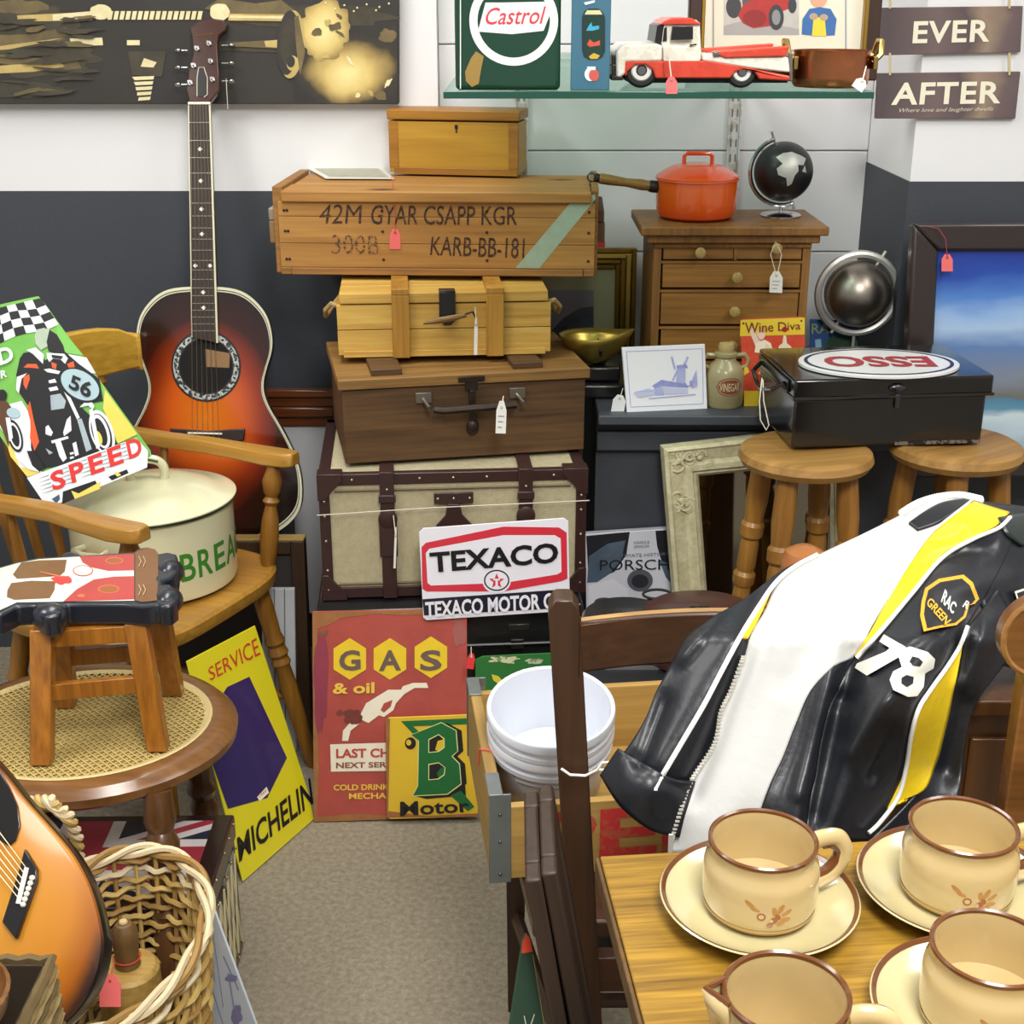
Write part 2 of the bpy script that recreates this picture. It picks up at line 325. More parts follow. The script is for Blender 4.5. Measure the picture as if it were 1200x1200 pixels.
# green oil tin
pl = vpl(533, 107, YS + .02); pl.o.z = zs; pl = Pl(pl.o, pl.u, pl.v)
w = pl.px(657, 60)[0] - pl.px(533, 60)[0]; grn = M('123f2c', .25, var=.2, sc=8, coat=.5)
t = emp('oil_tin', 'dark green oil tin with white ring emblem on the glass shelf', 'tin', pl.M)
part('body', t, grn, lambda b: b.box(pl.px(533, 60)[0], pl.px(657, 60)[0], 0, .3, -.11, 0), bevel=.006, seg=3)
part('cap', t, M('b8b8b4', .3, 1), lambda b: b.T.__class__ and b.turned((w * .2, .3, -.055), (w * .2, .33, -.055), [(0, .02), (.9, .02), (1, .016)], 20))
prn(t, pl, [(M('f1f1ef', .4), ell(602, 24, 52, 53, 48)), (grn, ell(602, 24, 42.5, 43.5, 48)), (M('f1f1ef', .4), [(560, 37), (569, 3), (588, 3), (640, 2), (648, 8), (637, 36), (600, 40)]),
    (M('9a7c3c', .5), [(546, 95), (545, 84), (552, 68), (558, 60), (567, 66), (564, 80), (561, 98), (553, 102)]), (M('f1f1ef', .4), [(657 - 118, 0), (657 - 116.8, 0), (657 - 116.8, 104), (657 - 118, 104)])], px=True)
txt(t, pl, 'Castrol', [(568, 29), (637, 28), (640, 7), (571, 9)], M('cf3a4a', .5), .0012, bold=.01, shear=.15)
# side face writing
part('lettering', t, M('3d5a50', .5), lambda b: [b.box(pl.px(533, 60)[0] - .0008, pl.px(533, 60)[0], .05 + .035 * k, .072 + .035 * k, -.07, -.05) for k in range(6)], kind=None)
# blue toy box
pl = vpl(667, 107, YS + .02, -3); pl.o.z = zs; pl = Pl(pl.o, pl.u, pl.v); blu = M('3d6f86', .45, var=.3, sc=20, c2='2b5468')
t = emp('toy_box', 'narrow blue card box with rounded window between the green tin and truck', 'box', pl.M)
x0_, x1_ = pl.px(669, 60)[0], pl.px(715, 60)[0]
part('carton', t, blu, lambda b: b.box(x0_, x1_, 0, .235, -.07, 0), bevel=.001)
win = [(682, 20), (685, 13), (690, 10), (701, 10), (706, 14), (709, 20), (709, 60), (706, 67), (700, 70), (690, 70), (684, 66), (682, 58)]
prn(t, pl, [(M('15232c', .5), win), (M('12382d', .2, coat=.8), [(687, 12), (704, 12), (707, 20), (707, 62), (703, 68), (688, 68), (685, 60), (685, 20)]), (M('3fa6c8', .4), [(687, 36), (690, 30), (693, 26), (694, 31), (702, 30), (702, 34), (694, 36)]), (M('d2513e', .4), [(688, 52), (691, 46), (696, 50), (703, 47), (703, 53), (697, 54), (691, 55)]), (M('c8a838', .4), [(690, 66), (696, 62), (703, 65), (700, 69), (692, 69)]), (M('d6cfa0', .4), [(685, 17), (688, 12), (703, 12), (706, 17)]),
   (M('d8e8ea', .5), ell(692, 87, 7, 8)), (M('c8574a', .5), ell(696, 88, 6, 7)), (M('d9e6e8', .5), rect(688, 78, 698, 82)), (M('cfe0e4', .5), [(684, 3), (697, 0), (697, 3), (686, 6)])])
# toy pick-up truck, seen from its left side
zt_ = YS + .055; pl = vpl(720, 107, zt_); pl.o.z = zs; pl = Pl(pl.o, pl.u, pl.v); red = M('d8432c', .35, coat=.4, var=.3, sc=60, c2='b03424', sharp=1); cream = M('e9e4d6', .4, coat=.3, var=.25, sc=60, c2='b9a888', sharp=1)
t = emp('toy_truck', 'red and cream toy pick-up truck on the glass shelf', 'toy truck', pl.M)
D = .125
slab('lower_body', t, pl, [(733, 71), (820, 71), (828, 70), (860, 76), (926, 89), (926, 95), (890, 93), (884, 84), (872, 82), (862, 84), (856, 92), (768, 92), (765, 82), (757, 76), (745, 76), (736, 83), (734, 90), (731, 86)], -D, 0, red, bevel=.002)
slab('hood', t, pl, [(722, 60), (730, 52), (768, 51), (776, 53), (776, 72), (733, 72), (733, 86), (726, 92), (722, 92)], -D, .001, cream, bevel=.003)
slab('cab', t, pl, [(776, 50), (779, 28), (783, 24), (817, 23), (821, 28), (823, 71), (776, 71)], -D + .008, -.006, cream, bevel=.002)
slab('door', t, pl, [(777, 54), (820, 54), (820, 91), (778, 91)], -.01, .0015, cream, bevel=.0015)
slab('door_panel', t, pl, [(777, 71), (820, 71), (820, 91), (778, 91)], -.005, .0022, red, bevel=.001)
slab('roof', t, pl, [(774, 29), (779, 24), (788, 21), (810, 21), (820, 26), (822, 29)], -D + .004, -.002, red, bevel=.0015)
dk = M('1c1b1b', .3); slab('side_window', t, pl, [(788, 31), (812, 31), (812, 46), (786, 47)], -.006, .002, dk, bevel=.0005)
slab('quarter_window', t, pl, [(779, 33), (782, 31), (782, 48), (777, 49)], -.006, -.004, dk, bevel=.0003)
slab('windscreen', t, pl, [(768, 50), (771, 30), (779, 27), (776, 50)], -D + .012, -.008, dk, bevel=.0008)
slab('bed', t, pl, [(823, 62), (838, 65), (924, 67), (926, 85), (880, 80), (823, 71)], -D, 0, cream, bevel=.002)
slab('tail_fin', t, pl, [(834, 62), (838, 60), (925, 54), (920, 66), (850, 68)], -.02, .003, red, bevel=.0015)
slab('tail_fin', t, pl, [(834, 62), (838, 60), (925, 54), (920, 66), (850, 68)], -D - .002, -D + .02, red, bevel=.0015)
slab('tail_lamp', t, pl, [(834, 61), (841, 60), (843, 65), (836, 66)], 0, .004, M('9aa0a2', .2, 1), bevel=.0008)
for k in range(2): slab('grille', t, pl, [(718, 65 + k * 14), (723, 65 + k * 14), (723, 76 + k * 14), (718, 76 + k * 14)], -D + .01, -.01, M('3a3634', .4, .5), bevel=.001)
slab('bumper', t, pl, [(716, 88), (730, 90), (730, 94), (716, 94)], -D, .004, M('2e2a28', .4, .5), bevel=.001)
slab('tailgate', t, pl, [(926, 62), (931, 62), (931, 96), (927, 96)], -D + .01, -.01, M('8b8478', .35, .8), bevel=.001)
slab('chassis', t, pl, [(760, 91), (926, 93), (926, 98), (745, 98)], -D + .015, -.015, M('201d1c', .6), bevel=.001)
slab('door_handle', t, pl, [(808, 52), (816, 51), (816, 53), (808, 54)], .001, .004, M('55504a', .3, 1), bevel=.0003)
for wx in (752, 870):
    for c0 in (-.006, -D - .004 + .018):
        a, bb = pl.px(wx, 90); r = .0215 if wx < 800 else .0195; bb = r + .0003
        ww = part('wheel', t, M('1b1a1a', .6), lambda b: b.tubep([Vector((a, bb, c0 - .018 + z)) for z in (0, .003, .015, .018)], [r * .85, r, r, r * .85], Vector((0, 0, 1)), 28))
        part('hub_cap', ww, M('e6e4de', .3), lambda b: b.tubep([Vector((a, bb, c0 + z)) for z in (0, .002)], [r * .62, r * .55], Vector((0, 0, 1)), 24))
        part('hub_ring', ww, M('8e8e90', .25, 1), lambda b: b.tubep([Vector((a, bb, c0 + .002 + z)) for z in (0, .002)], [r * .33, r * .24], Vector((0, 0, 1)), 20))
# copper pan
C_ = oy(972, 100, YS + .10); C_.z = zs; cop = M('cc8258', .3, 1, var=.6, sc=12, c2='96583a')
t = emp('copper_pan', 'round copper pan with brass side handles on the right of the glass shelf', 'pan', TR(C_.x, C_.y, zs)); R = 41.5 * (C_.y / CP * .95) / F
part('bowl', t, cop, lambda b: b.lathe([(R * .93, 0), (R * .99, .004), (R, .012), (R, .043), (R * 1.015, .045), (R * .985, .045), (R * .97, .01), (0.001, .008)], 48))
for sg in (-1, 1):
    part('handle', t, M('b79a5a', .3, 1), lambda b: b.tube([(sg * R, -.02, .03), (sg * (R + .01), -.02, .04), (sg * (R + .012), -.01, .056), (sg * (R + .012), .01, .056), (sg * (R + .01), .02, .04), (sg * R, .02, .03)], .0035, 8))
    part('handle_mount', t, M('a88b50', .35, 1), lambda b: b.box(sg * (R + .002) - .003, sg * (R + .002) + .003, -.028, .028, .022, .038), bevel=.001)
price_tag(1012, 93, YS - .004, 14, 14, 'f2efe8', 35, label='white price tag on the copper pan', string=[(1015, 78, YS + .05)])
price_tag(787, 90, YS - .004, 13, 20, label='small pink price tag on the toy truck', string=[(783, 60, YS + .045)], scol='c8b8a8')
# racing picture leaning on the wall above the shelf
pl = vpl(808, 107, YS + .235, 0, 3); pl.o.z = zs; pl = Pl(pl.o, pl.u, pl.v)
t = emp('racing_picture', 'framed racing car and driver picture behind the toy truck and copper pan', 'framed picture', pl.M)
fr = M('3a2417', .35, var=.4, sc=20); gold = M('a8843c', .35, .9, var=.4, sc=25)
ax0, ax1, h_ = pl.px(806, 60)[0], pl.px(1030, 60)[0], .36
part('frame', t, fr, lambda b: (b.box(ax0, ax0 + .02, 0, h_, -.02, 0), b.box(ax1 - .02, ax1, 0, h_, -.02, 0), b.box(ax0, ax1, 0, .02, -.02, -.0005), b.box(ax0, ax1, h_ - .02, h_, -.02, -.0005)), bevel=.002)
part('gilt_edge', t, gold, lambda b: (b.box(ax0 + .017, ax0 + .022, 0.017, h_ - .017, -.02, .003), b.box(ax1 - .024, ax1 - .018, .017, h_ - .017, -.02, .003), b.box(ax0 + .02, ax1 - .02, .017, .022, -.02, .002)), bevel=.001)
part('mount', t, M('e6e2cf', .7), lambda b: b.box(ax0 + .018, ax1 - .018, .018, h_ - .018, -.015, -.01))
art = [(M('a9a59c', .7), rect(836, -60, 838, 60)), (M('9aa0a8', .7), rect(992, -60, 994, 60)), (M('9aa0a8', .7), rect(836, 58, 994, 60)), (M('e3ddc8', .8), rect(838, -60, 992, 58)), (M('cdc8c0', .8, var=.5, sc=30), rect(849, -50, 938, 41)),
    (M('a9a4a2', .8), [(849, 30), (880, 22), (938, 34), (938, 41), (849, 41)]), (M('3c3c40', .6), ell(861, 8, 9, 13)), (M('55555a', .6), ell(878, 2, 7, 9)), (M('b5322f', .6, var=.4, sc=60), [(866, 18), (872, 5), (888, -4), (915, -6), (932, -4), (930, 8), (916, 14), (905, 30), (884, 33), (872, 27)]), (M('8e2625', .6), ell(886, 21, 14, 10)),
    (M('3a3a3e', .6), ell(911, 20, 9, 15)), (M('8a8a8c', .6), ell(911, 20, 5, 9)), (M('3a3a3e', .6), ell(930, 6, 5, 9)), (M('3b6fb0', .6, var=.4, sc=60), [(941, 40), (942, 22), (950, 10), (962, 8), (975, 10), (982, 22), (980, 41), (960, 42)]), (M('e6cf3a', .6), [(953, 42), (955, 20), (968, 20), (970, 42)]), (M('d9a585', .7), ell(961, -2, 10, 10)), (M('b59a80', .6), ell(955, 19, 5, 4)), (M('b59a80', .6), ell(967, 20, 5, 4))]
prn(t, pl, art, c=-.0095, name='artwork')
# ================================================================ SIGNS ON THE PILLAR
sgw = ramp('sign_plank', 'X', 0, .3, [(0, '54484a'), (.3, '71605e'), (.5, '5d4e50'), (.62, '9a8470'), (.75, '6b5a5a'), (1, '56494c')], .7, 5, .7, stretch=(.6, 1, 5))
for i, (q, s, tq) in enumerate([([(1030, 65), (1196, 61), (1199, 7), (1033, 9)], 'EVER', [(1069, 51), (1159, 49), (1161, 23), (1071, 25)]), ([(1026, 139), (1190, 139), (1196, 84), (1029, 86)], 'AFTER', [(1044, 123), (1172, 121), (1174, 95), (1047, 97)])]):
    pl = vpl(*q[0], YP - .012, 0, 0); sg = 'wooden plank sign reading %s hung on the white pillar' % s
    t = plate('plank_sign', sg, 'sign', pl, q, .012, sgw, bevel=.001, group=None)
    txt(t, pl, s, tq, M('f0ead2', .6), .001, bold=.04, space=1.08)
    if i: txt(t, pl, 'Where love and laughter dwells', [(1054, 133), (1164, 131), (1164, 125), (1054, 127)], M('d8cdb8', .7), .001, bold=.0, shear=.4, name='small_lettering')
    t2 = t
for sx in (1043, 1183):
    for (ya, yb) in ((62, 88), (-60, 10)):
        if ya < 0: pass
        p0, p1 = oy(sx, ya, YP - .014), oy(sx, yb, YP - .014)
        b = MB(); b.tube([p0 - oy(sx, yb, YP - .014), Vector((0, 0, 0))], .0022, 6)
        build('hanging_cord', b, M('cdb98a', .8), Mx=Matrix.Translation(p1), label='beige %s hanging cord %s' % ('left' if sx < 1100 else 'right', 'between the EVER and AFTER signs' if ya > 0 else 'above the EVER sign'), cat='cord')
# ================================================================ CANVAS PICTURE TOP LEFT
pl = vpl(0, 122, YL - .035); q = [(-160, 122), (467, 122), (467, -120), (-160, -120)]
cv = M('2a2a2c', .6, var=.8, sc=4, c2='3d372e')
t = plate('canvas_picture', 'large black and gold racing car canvas on the white wall above the guitar', 'canvas picture', pl, q, .034, cv, bevel=.002)
ga = M('d9c078', .7, var=.8, sc=14, c2='8a7444'); gb = M('efe6b8', .6, var=.5, sc=30, c2='b29c60'); gc = M('8b7a52', .8, var=.9, sc=10, c2='3a352c'); gd = M('57503f', .8, var=.9, sc=12, c2='2c2b29')
def blob(cx, cy, rx, ry, n=30, j=.25, seed=0, rot=0):
    n = int(n * 1.6)
    rnd = random.Random(seed); k = [1 + rnd.uniform(-j, j) for _ in range(n)]; k = [(k[i - 1] + k[i] * 2 + k[(i + 1) % n]) / 4 for i in range(n)]
    e = ell(0, 0, rx, ry, n, 0); r = math.radians(rot)
    return [(cx + (x * math.cos(r) - y * math.sin(r)) * s, cy + (x * math.sin(r) + y * math.cos(r)) * s) for (x, y), s in zip(e, k)]
def clo(key, cx, cy, rx, ry, last):
    a, b = pl.px(cx, cy); ex = pl.px(cx + rx, cy)[0] - a; ey = b - pl.px(cx, cy + ry)[1]
    return ramp(key, 'X', 0, 1, [(.12, 'eadb96'), (.42, 'd6bd74'), (.62, '9c854e'), (.8, last), (1, '2c2b2b')], .75, 9, .7, radial=((a, b, 0), (ex, ey, 1)))
cloud1 = clo('smoke_low', 410, 84, 66, 46, '3c362c'); cloud2 = clo('smoke_high', 380, 36, 48, 60, '5a4d34')
A = [(gd, blob(30, 40, 60, 34, seed=1)), (gd, blob(50, 70, 60, 20, seed=2)), (gd, blob(370, 20, 90, 14, seed=6)), (gc, blob(25, 8, 34, 8, seed=3)), (gc, blob(20, 48, 60, 7, seed=4)), (gc, [(0, 46), (78, 32), (78, 42), (40, 50), (0, 60)]), (ga, [(0, 54), (76, 44), (40, 52), (10, 58), (0, 58)]), (gc, [(0, 66), (90, 70), (96, 80), (60, 84), (0, 74)]), (ga, [(0, 77), (70, 72), (76, 78), (40, 84), (0, 86)]),
     (gd, blob(20, 105, 50, 10, seed=12)), (gd, [(228, 58), (250, 48), (330, 50), (330, 62), (280, 60)]), (ga, [(20, 18), (106, 14), (106, 24), (40, 25), (22, 28)]), (gb, [(62, 17), (108, 13), (108, 24), (62, 24)]), (gb, blob(118, 14, 13, 9, 20, .1, 8)), (gb, [(82, 45), (120, 44), (121, 53), (84, 54)]), (gb, rect(149, 47, 164, 53)), (gb, [(165, 78), (169, 68), (184, 73), (180, 79)]),
     (gd, [(150, 60), (195, 60), (190, 90), (155, 88)]), (gb, [(165, 78), (169, 68), (184, 73), (180, 79)])]
for k in range(5): A.append((gb, [(155 + k * 2, 90 + k * 6), (181 - k * 1, 89 + k * 6), (180 - k, 93 + k * 6), (158 + k, 94 + k * 6)]))
for k in range(16): A.append((gb, [(128 + k * 7, 13), (133 + k * 7, 13), (131 + k * 7, 23), (126 + k * 7, 23)]))
A += [(gc, [(240, 10), (258, -2), (300, 4), (330, 0), (348, 14), (340, 22), (270, 18)]), (gb, blob(258, 14, 12, 10, 20, .1, 9)), (ga, [(268, 16), (344, 17), (344, 25), (268, 24)]), (gb, [(270, 18), (342, 19), (342, 22), (270, 21)]), (gc, [(268, 50), (332, 46), (330, 57), (268, 54)]), (ga, [(310, 48), (333, 46), (333, 56), (312, 55)]),
      (cloud1, rect(345, 30, 466, 121)), (cloud2, blob(380, 36, 30, 34, 40, .2, 3)), (gc, blob(455, 42, 10, 8, 20, .3, 18)),
      (ga, ell(342, 52, 15, 40, 30, 4)), (cv, ell(338, 50, 13, 38, 30, 4)), (gd, ell(338, 48, 9, 26, 30, 4)), (ga, ell(343, 74, 7, 9)), (cv, ell(341, 72, 5, 7)), (gc, [(345, 20), (350, 18), (358, 60), (352, 88), (348, 60)])]
rnd = random.Random(5)
for k in range(14):
    cx_, cy_, rx_, ry_ = rnd.choice([(374, 50, 26, 34), (376, 18, 22, 20), (400, 44, 26, 30), (408, 82, 50, 32), (446, 92, 20, 28), (400, 70, 60, 45)]); a = rnd.uniform(0, 6.28)
    A.append((rnd.choice((ga, gc, gc, gb, gd)), blob(min(455, cx_ + rx_ * math.cos(a)), min(112, cy_ + ry_ * math.sin(a)), rnd.uniform(2, 8), rnd.uniform(1.5, 5), 14, .45, k, rnd.uniform(-60, 60))))
for k in range(30): A.append((rnd.choice((gd, gd, gc)), blob(rnd.uniform(5, 110), rnd.uniform(20, 112), rnd.uniform(6, 26), rnd.uniform(1.2, 3.5), 14, .4, k + 200, rnd.uniform(-12, 6))))
for k in range(9): A.append((gb, ell(382 + k * 9 + (k * 37 % 7), 3 + (k * 29 % 11), 1.2, 1.2, 8)))
prn(t, pl, A, name='print')
# ================================================================ THE STACK OF TRUNKS AND BOXES
def boxT(Mx, w, d, z0, z1, name='body'): pass
ZT = .672
TM, tw = bframe((372, 557), (688, 549), ZT)      # trunk top front edge
yaw = math.atan2(TM[1][0], TM[0][0])
Tz = TM.copy(); Tz[2][3] = .42; th = ZT - .42
brn = M('3a2220', .4, var=.4, sc=40, c2='26140f', coat=.2); fab = M('c0b593', .9, var=.6, sc=90, c2='978c6c', bump=.8, bsc=500)
t = emp('travel_trunk', 'beige canvas travel trunk with dark leather straps under the wooden suitcase', 'trunk', Tz); td = .36
part('body', t, fab, lambda b: b.box(.006, tw - .006, .004, td, .004, th - .003), bevel=.003)
lid = th * .80
def edges(b):
    e = .022
    for z in (0, th - e):
        b.box(0, tw, 0, e * .8, z, z + e); b.box(0, tw, td - e, td + .003, z, z + e)
        for x in (0, tw - e): b.box(x, x + e, 0, td, z, z + e)
    for x in (0, tw - .02):
        for y in (0, td - .02): b.box(x, x + .02, y, y + .023, 0, th)
part('leather_edging', t, brn, edges, bevel=.002)
part('piping', t, M('6d5a40', .6), lambda b: (b.tube([(.03, .0, th - .032), (tw - .03, .0, th - .032)], .002, 6), b.tube([(.03, .0, .03), (tw - .03, .0, .03)], .002, 6)))
for sx in (0, 1):
    for sz in (0, 1):
        def cn(b):
            x = (0 if sx == 0 else tw); d = 1 if sx == 0 else -1; z = 0 if sz == 0 else th; e = 1 if sz == 0 else -1
            b.T = Matrix(((1, 0, 0, 0), (0, 0, 1, 0), (0, 1, 0, 0), (0, 0, 0, 1)))
            b.prism([(x - d * .002, z - e * .002), (x + d * .045, z - e * .002), (x + d * .045, z + e * .012), (x + d * .026, z + e * .03), (x + d * .012, z + e * .05), (x - d * .002, z + e * .05)], -.004, .03)
        part('corner_guard', t, brn, cn, bevel=.001)
for fx in (.253, .77):
    x = tw * fx
    st = part('strap', t, brn, lambda b: (b.box(x - .0135, x + .0135, -.006, 0, .0, th + .003), b.box(x - .0135, x + .0135, -.006, td, th, th + .004)), bevel=.0012)
    part('strap_loop', st, brn, lambda b: b.box(x - .016, x + .016, -.011, -.004, th - .055, th - .04), bevel=.0015)
    part('buckle', st, brn, lambda b: (b.T.__class__, b.tubep([Vector((x, -.005 - k, th - .088)) for k in (0, .005, .007)], [.018, .018, .014], Vector((0, -1, 0)), 20)))
    part('strap_tip', st, brn, lambda b: b.box(x - .017, x + .017, -.0095, -.005, th - .165 if fx < .5 else th - .10, th - .088), bevel=.003)
def clasp(b):
    b.T = Matrix(((1, 0, 0, tw * .5), (0, 0, -1, 0), (0, 1, 0, 0), (0, 0, 0, 1)))
    b.prism([(-.037, th - .062), (.037, th - .062), (.037, th - .04), (-.037, th - .04)], 0, .005)
    b.prism([(-.012, th - .062), (-.016, th - .085), (-.034, th - .105), (-.034, th - .13), (.034, th - .13), (.034, th - .105), (.016, th - .085), (.012, th - .062)], 0, .007)
part('clasp', t, brn, clasp, bevel=.0015)
part('rivet', t, M('b5a88c', .35, .8), lambda b: [b.ball((x, -.006 if y is None else y, z), .0028, 8, 6) for x, z, y in [(tw * k / 8, th - .011, -.001) for k in range(9)] + [(.01, z, -.002) for z in (.02, .06, .12, .17, .2)] + [(tw - .01, z, -.002) for z in (.02, .06, .12, .17, .2)] + [(tw * .5 + k, th - .051, -.006) for k in (-.03, 0, .03)] + [(tw * .253, th - .03, -.006), (tw * .77, th - .03, -.006)]], kind='stuff')
price_tag(464, 618, 2.385, 2.6, 48, 'ece8dc', 2, label='narrow white string tag seen edge-on against the canvas trunk', string=[(461, 604, 2.39)])
# white cord across the trunk
cc = M('d9d2c0', .8); b = MB(); b.tube([WM[t.name] @ Vector((-.004, -.012, th - .075)), WM[t.name] @ Vector((tw * .4, -.013, th - .066)), WM[t.name] @ Vector((tw + .004, -.012, th - .06))], .0009, 6)
build('thin_cord', b, cc, label='thin pale cord tied across the front of the canvas trunk', cat='cord')
# black tin trunk underneath
blk = M('131315', .3, coat=.4, var=.4, sc=20, c2='2a2826')
Bm = TM.copy(); p = Vector((-.012, -.05, 0)); p = Bm.to_3x3() @ p; Bm = Matrix.Translation((p.x, p.y, 0)) @ Bm; Bm[2][3] = 0
t = emp('tin_trunk', 'black metal trunk at the bottom of the stack, behind the GAS sign', 'trunk', Bm)
part('body', t, blk, lambda b: b.box(.004, tw + .0, .006, .40, 0, .33), bevel=.004)
part('lid', t, blk, lambda b: b.box(0, tw + .004, 0, .405, .333, .416), bevel=.006)
part('hasp', t, M('55544f', .35, .9), lambda b: (b.box(tw * .72, tw * .72 + .04, -.004, 0, .365, .378), b.box(tw * .73, tw * .73 + .025, -.003, .006, .325, .345)), bevel=.001)
part('lid_bead', t, M('3a3a3a', .3, .5), lambda b: b.tube([(0, -.001, .336), (tw, -.001, .336)], .003, 6))
# brown wooden suitcase
SM, sw = bframe((405, 544), (682, 527), ZT + .006); sd = .30; sh = .165
sb = wood('6e4b2e', '2e1a0d', 'X', .6, 9, knots=6, con=.2); sb2 = wood('a87a45', '5c3a20', 'X', .6, 10, knots=4)
t = emp('wooden_suitcase', 'dark brown wooden suitcase with long metal handle on the canvas trunk', 'suitcase', SM)
SWx = sw + .004
part('body', t, sb, lambda b: b.box(0, SWx, 0, sd, 0, sh - .022), bevel=.002)
part('lid', t, sb2, lambda b: b.box(-.008, SWx + .008, -.006, sd + .006, sh - .02, sh), bevel=.002)
for fx in (.12, .70): part('batten', t, sb, lambda b: b.box(SWx * fx, SWx * fx + .058, .012, sd * .9, sh, sh + .012), bevel=.0015)
irn = M('4a4038', .45, .8, var=.6, sc=60, c2='2a211c')
hz = sh - .052
h = part('handle', t, irn, lambda b: b.tube([(sw * .36, -.034, hz - .006), (sw * .40, -.036, hz - .008), (sw * .7, -.036, hz - .004)], [.006, .0075, .0075], 10))
for fx in (.30, .69):
    part('handle_bracket', t, M('8c8478', .4, .8), lambda b: (b.box(sw * fx - .002, sw * fx + .028, -.006, 0, hz + .0, hz + .02), b.tube([(sw * fx + .012, -.003, hz + .008), (sw * fx + .02, -.034, hz - .003)], .004, 8)), bevel=.001)
def hasp(b):
    b.box(sw * .47, sw * .58, -.011, -.006, sh - .014, sh - .004); b.box(sw * .50, sw * .55, -.012, -.005, sh - .03, sh - .004)
    b.box(sw * .515, sw * .54, -.014, -.004, sh - .09, sh - .03); b.ball((sw * .528, -.008, sh - .103), .014, 12, 8, (.9, .6, 1.1))
part('hasp', t, irn, hasp, bevel=.001)
price_tag(588, 470, 2.41, 12, 38, 'f1efe9', 2, label='white price tag on the handle of the dark wooden suitcase', string=[(590, 464, 2.43)], marks=True)
# pine box with rope handles
zb = ZT + .006 + sh + .0135
PM, pw = bframe((397, 419), (645, 414), zb); pd = .235; ph = .125
pn = wood('e3b566', 'b98238', 'X', .5, 9, knots=6, con=.16); pv = wood('c48d3e', '94601f', 'Z', .5, 9, con=.16)
t = emp('pine_box', 'pale pine box with two upright straps and leather catch, third in stack', 'box', PM)
part('core', t, pn, lambda b: b.box(.012, pw - .012, .01, pd - .01, .006, ph - .02))
for k, (z0, z1) in enumerate(((.004, .052), (.0535, .101))):
    part('board', t, pn, lambda b: b.box(0, pw, 0, .012, z0, z1), bevel=.001); part('board', t, pn, lambda b: b.box(0, pw, pd - .012, pd, z0, z1), bevel=.001)
    for ex in (0, pw - .012): part('end_board', t, pv, lambda b: b.box(ex, ex + .012, .0125, pd - .0125, z0, z1), bevel=.001)
for y0, y1 in ((-.003, .075), (.0765, .155), (.1565, pd + .003)): part('lid_board', t, pn, lambda b: b.box(.006, pw - .006, y0, y1, ph - .021, ph - .002), bevel=.001)
part('base_batten', t, pn, lambda b: (b.box(.01, pw - .01, -.004, .008, -.0, .012)), bevel=.001)
for fx in (.295, .735):
    part('strap_board', t, pv, lambda b: (b.box(pw * fx - .0165, pw * fx + .0165, -.015, -.0045, -.012 + .012, ph - .004), b.box(pw * fx - .0165, pw * fx + .0165, -.015, pd + .004, ph - .0035, ph + .008)), bevel=.0012)
part('leather_flap', t, M('1c1a1c', .4, coat=.3), lambda b: (b.box(pw * .475, pw * .475 + .031, -.006, -.003, ph - .055, ph - .001), b.box(pw * .475, pw * .475 + .031, -.006, .02, ph - .001, ph + .002), b.add([(pw * .475, -.006, ph - .055), (pw * .475 + .031, -.006, ph - .055), (pw * .475 + .022, -.006, ph - .065), (pw * .475 + .009, -.006, ph - .065)], [(0, 3, 2, 1)])), bevel=.001)
part('toggle', t, wood('9a7040', '4a3018', 'X', .4, 20), lambda b: b.tube([(pw * .40, -.018, ph - .058), (pw * .47, -.02, ph - .052), (pw * .54, -.02, ph - .047), (pw * .60, -.018, ph - .043)], [.002, .0062, .0058, .004], 10))
part('catch_cord', t, M('2b211b', .7), lambda b: b.tube([(pw * .575, -.019, ph - .046), (pw * .60, -.02, ph - .04), (pw * .63, -.017, ph - .037), (pw * .645, -.012, ph - .05)], .002, 8))
for sx in (-1, 1):
    X = 0 if sx < 0 else pw; rp = M('b79c66', .9, bump=1, bsc=500)
    part('rope_handle', t, rp, lambda b: b.tube([(X, .05, ph - .035), (X + sx * .012, .047, ph - .03), (X + sx * .024, .06, ph - .045), (X + sx * .026, .10, ph - .065), (X + sx * .018, .15, ph - .06), (X, .16, ph - .04)], .005, 8))
price_tag(558, 372, PM[1][3] - .012, 4, 44, 'f3f1ea', 1, label='long white price tag hanging from the toggle of the pine box', string=[(557, 360, PM[1][3] - .012)])
# stencilled ammunition crate
zc = zb + ph + .0085
AM, aw = bframe((330, 321), (696, 324), zc); 
# keep it square on to the boxes below
a_ = math.atan2(AM[1][0], AM[0][0]); 
AMY = AM[1][3]
ah = .163; ad = min(.36, YL - AMY - .03)
aw_ = wood('c48c50', '84501f', 'X', .65, 8, knots=5, con=.24); aw2 = wood('b07a44', '6e431c', 'X', .65, 9, con=.2)
t = emp('stencilled_crate', 'long wooden crate stencilled with black letters, near the top of the stack', 'crate', AM)
pl = Pl(AM.to_translation(), AM.to_3x3() @ Vector((1, 0, 0)), (0, 0, 1)); ax0 = pl.px(330, 300)[0]; ax1 = pl.px(697, 300)[0]
part('core', t, aw2, lambda b: b.box(.015, aw - .015, .0205, ad, .004, ah - .02))
for z0, z1 in ((.014, .0605), (.0615, .113), (.114, ah - .022)): part('board', t, aw_, lambda b: b.box(.0, aw, 0, .02, z0, z1), bevel=.0008)
part('base_board', t, aw2, lambda b: b.box(.022, aw - .022, -.006, ad, 0, .0135), bevel=.0015)
for x0, x1 in ((0, .0215), (aw - .0215, aw)): part('base_block', t, aw2, lambda b: b.box(x0, x1, -.003, ad, 0.0, .0135), bevel=.0015)
part('lid_front', t, aw_, lambda b: b.box(.008, aw - .008, -.008, .10, ah - .0215, ah), bevel=.003)
for y0 in (.101, .195): part('lid_board', t, aw_, lambda b: b.box(.01, aw - .01, y0, min(y0 + .093, ad), ah - .0215, ah - .002), bevel=.002)
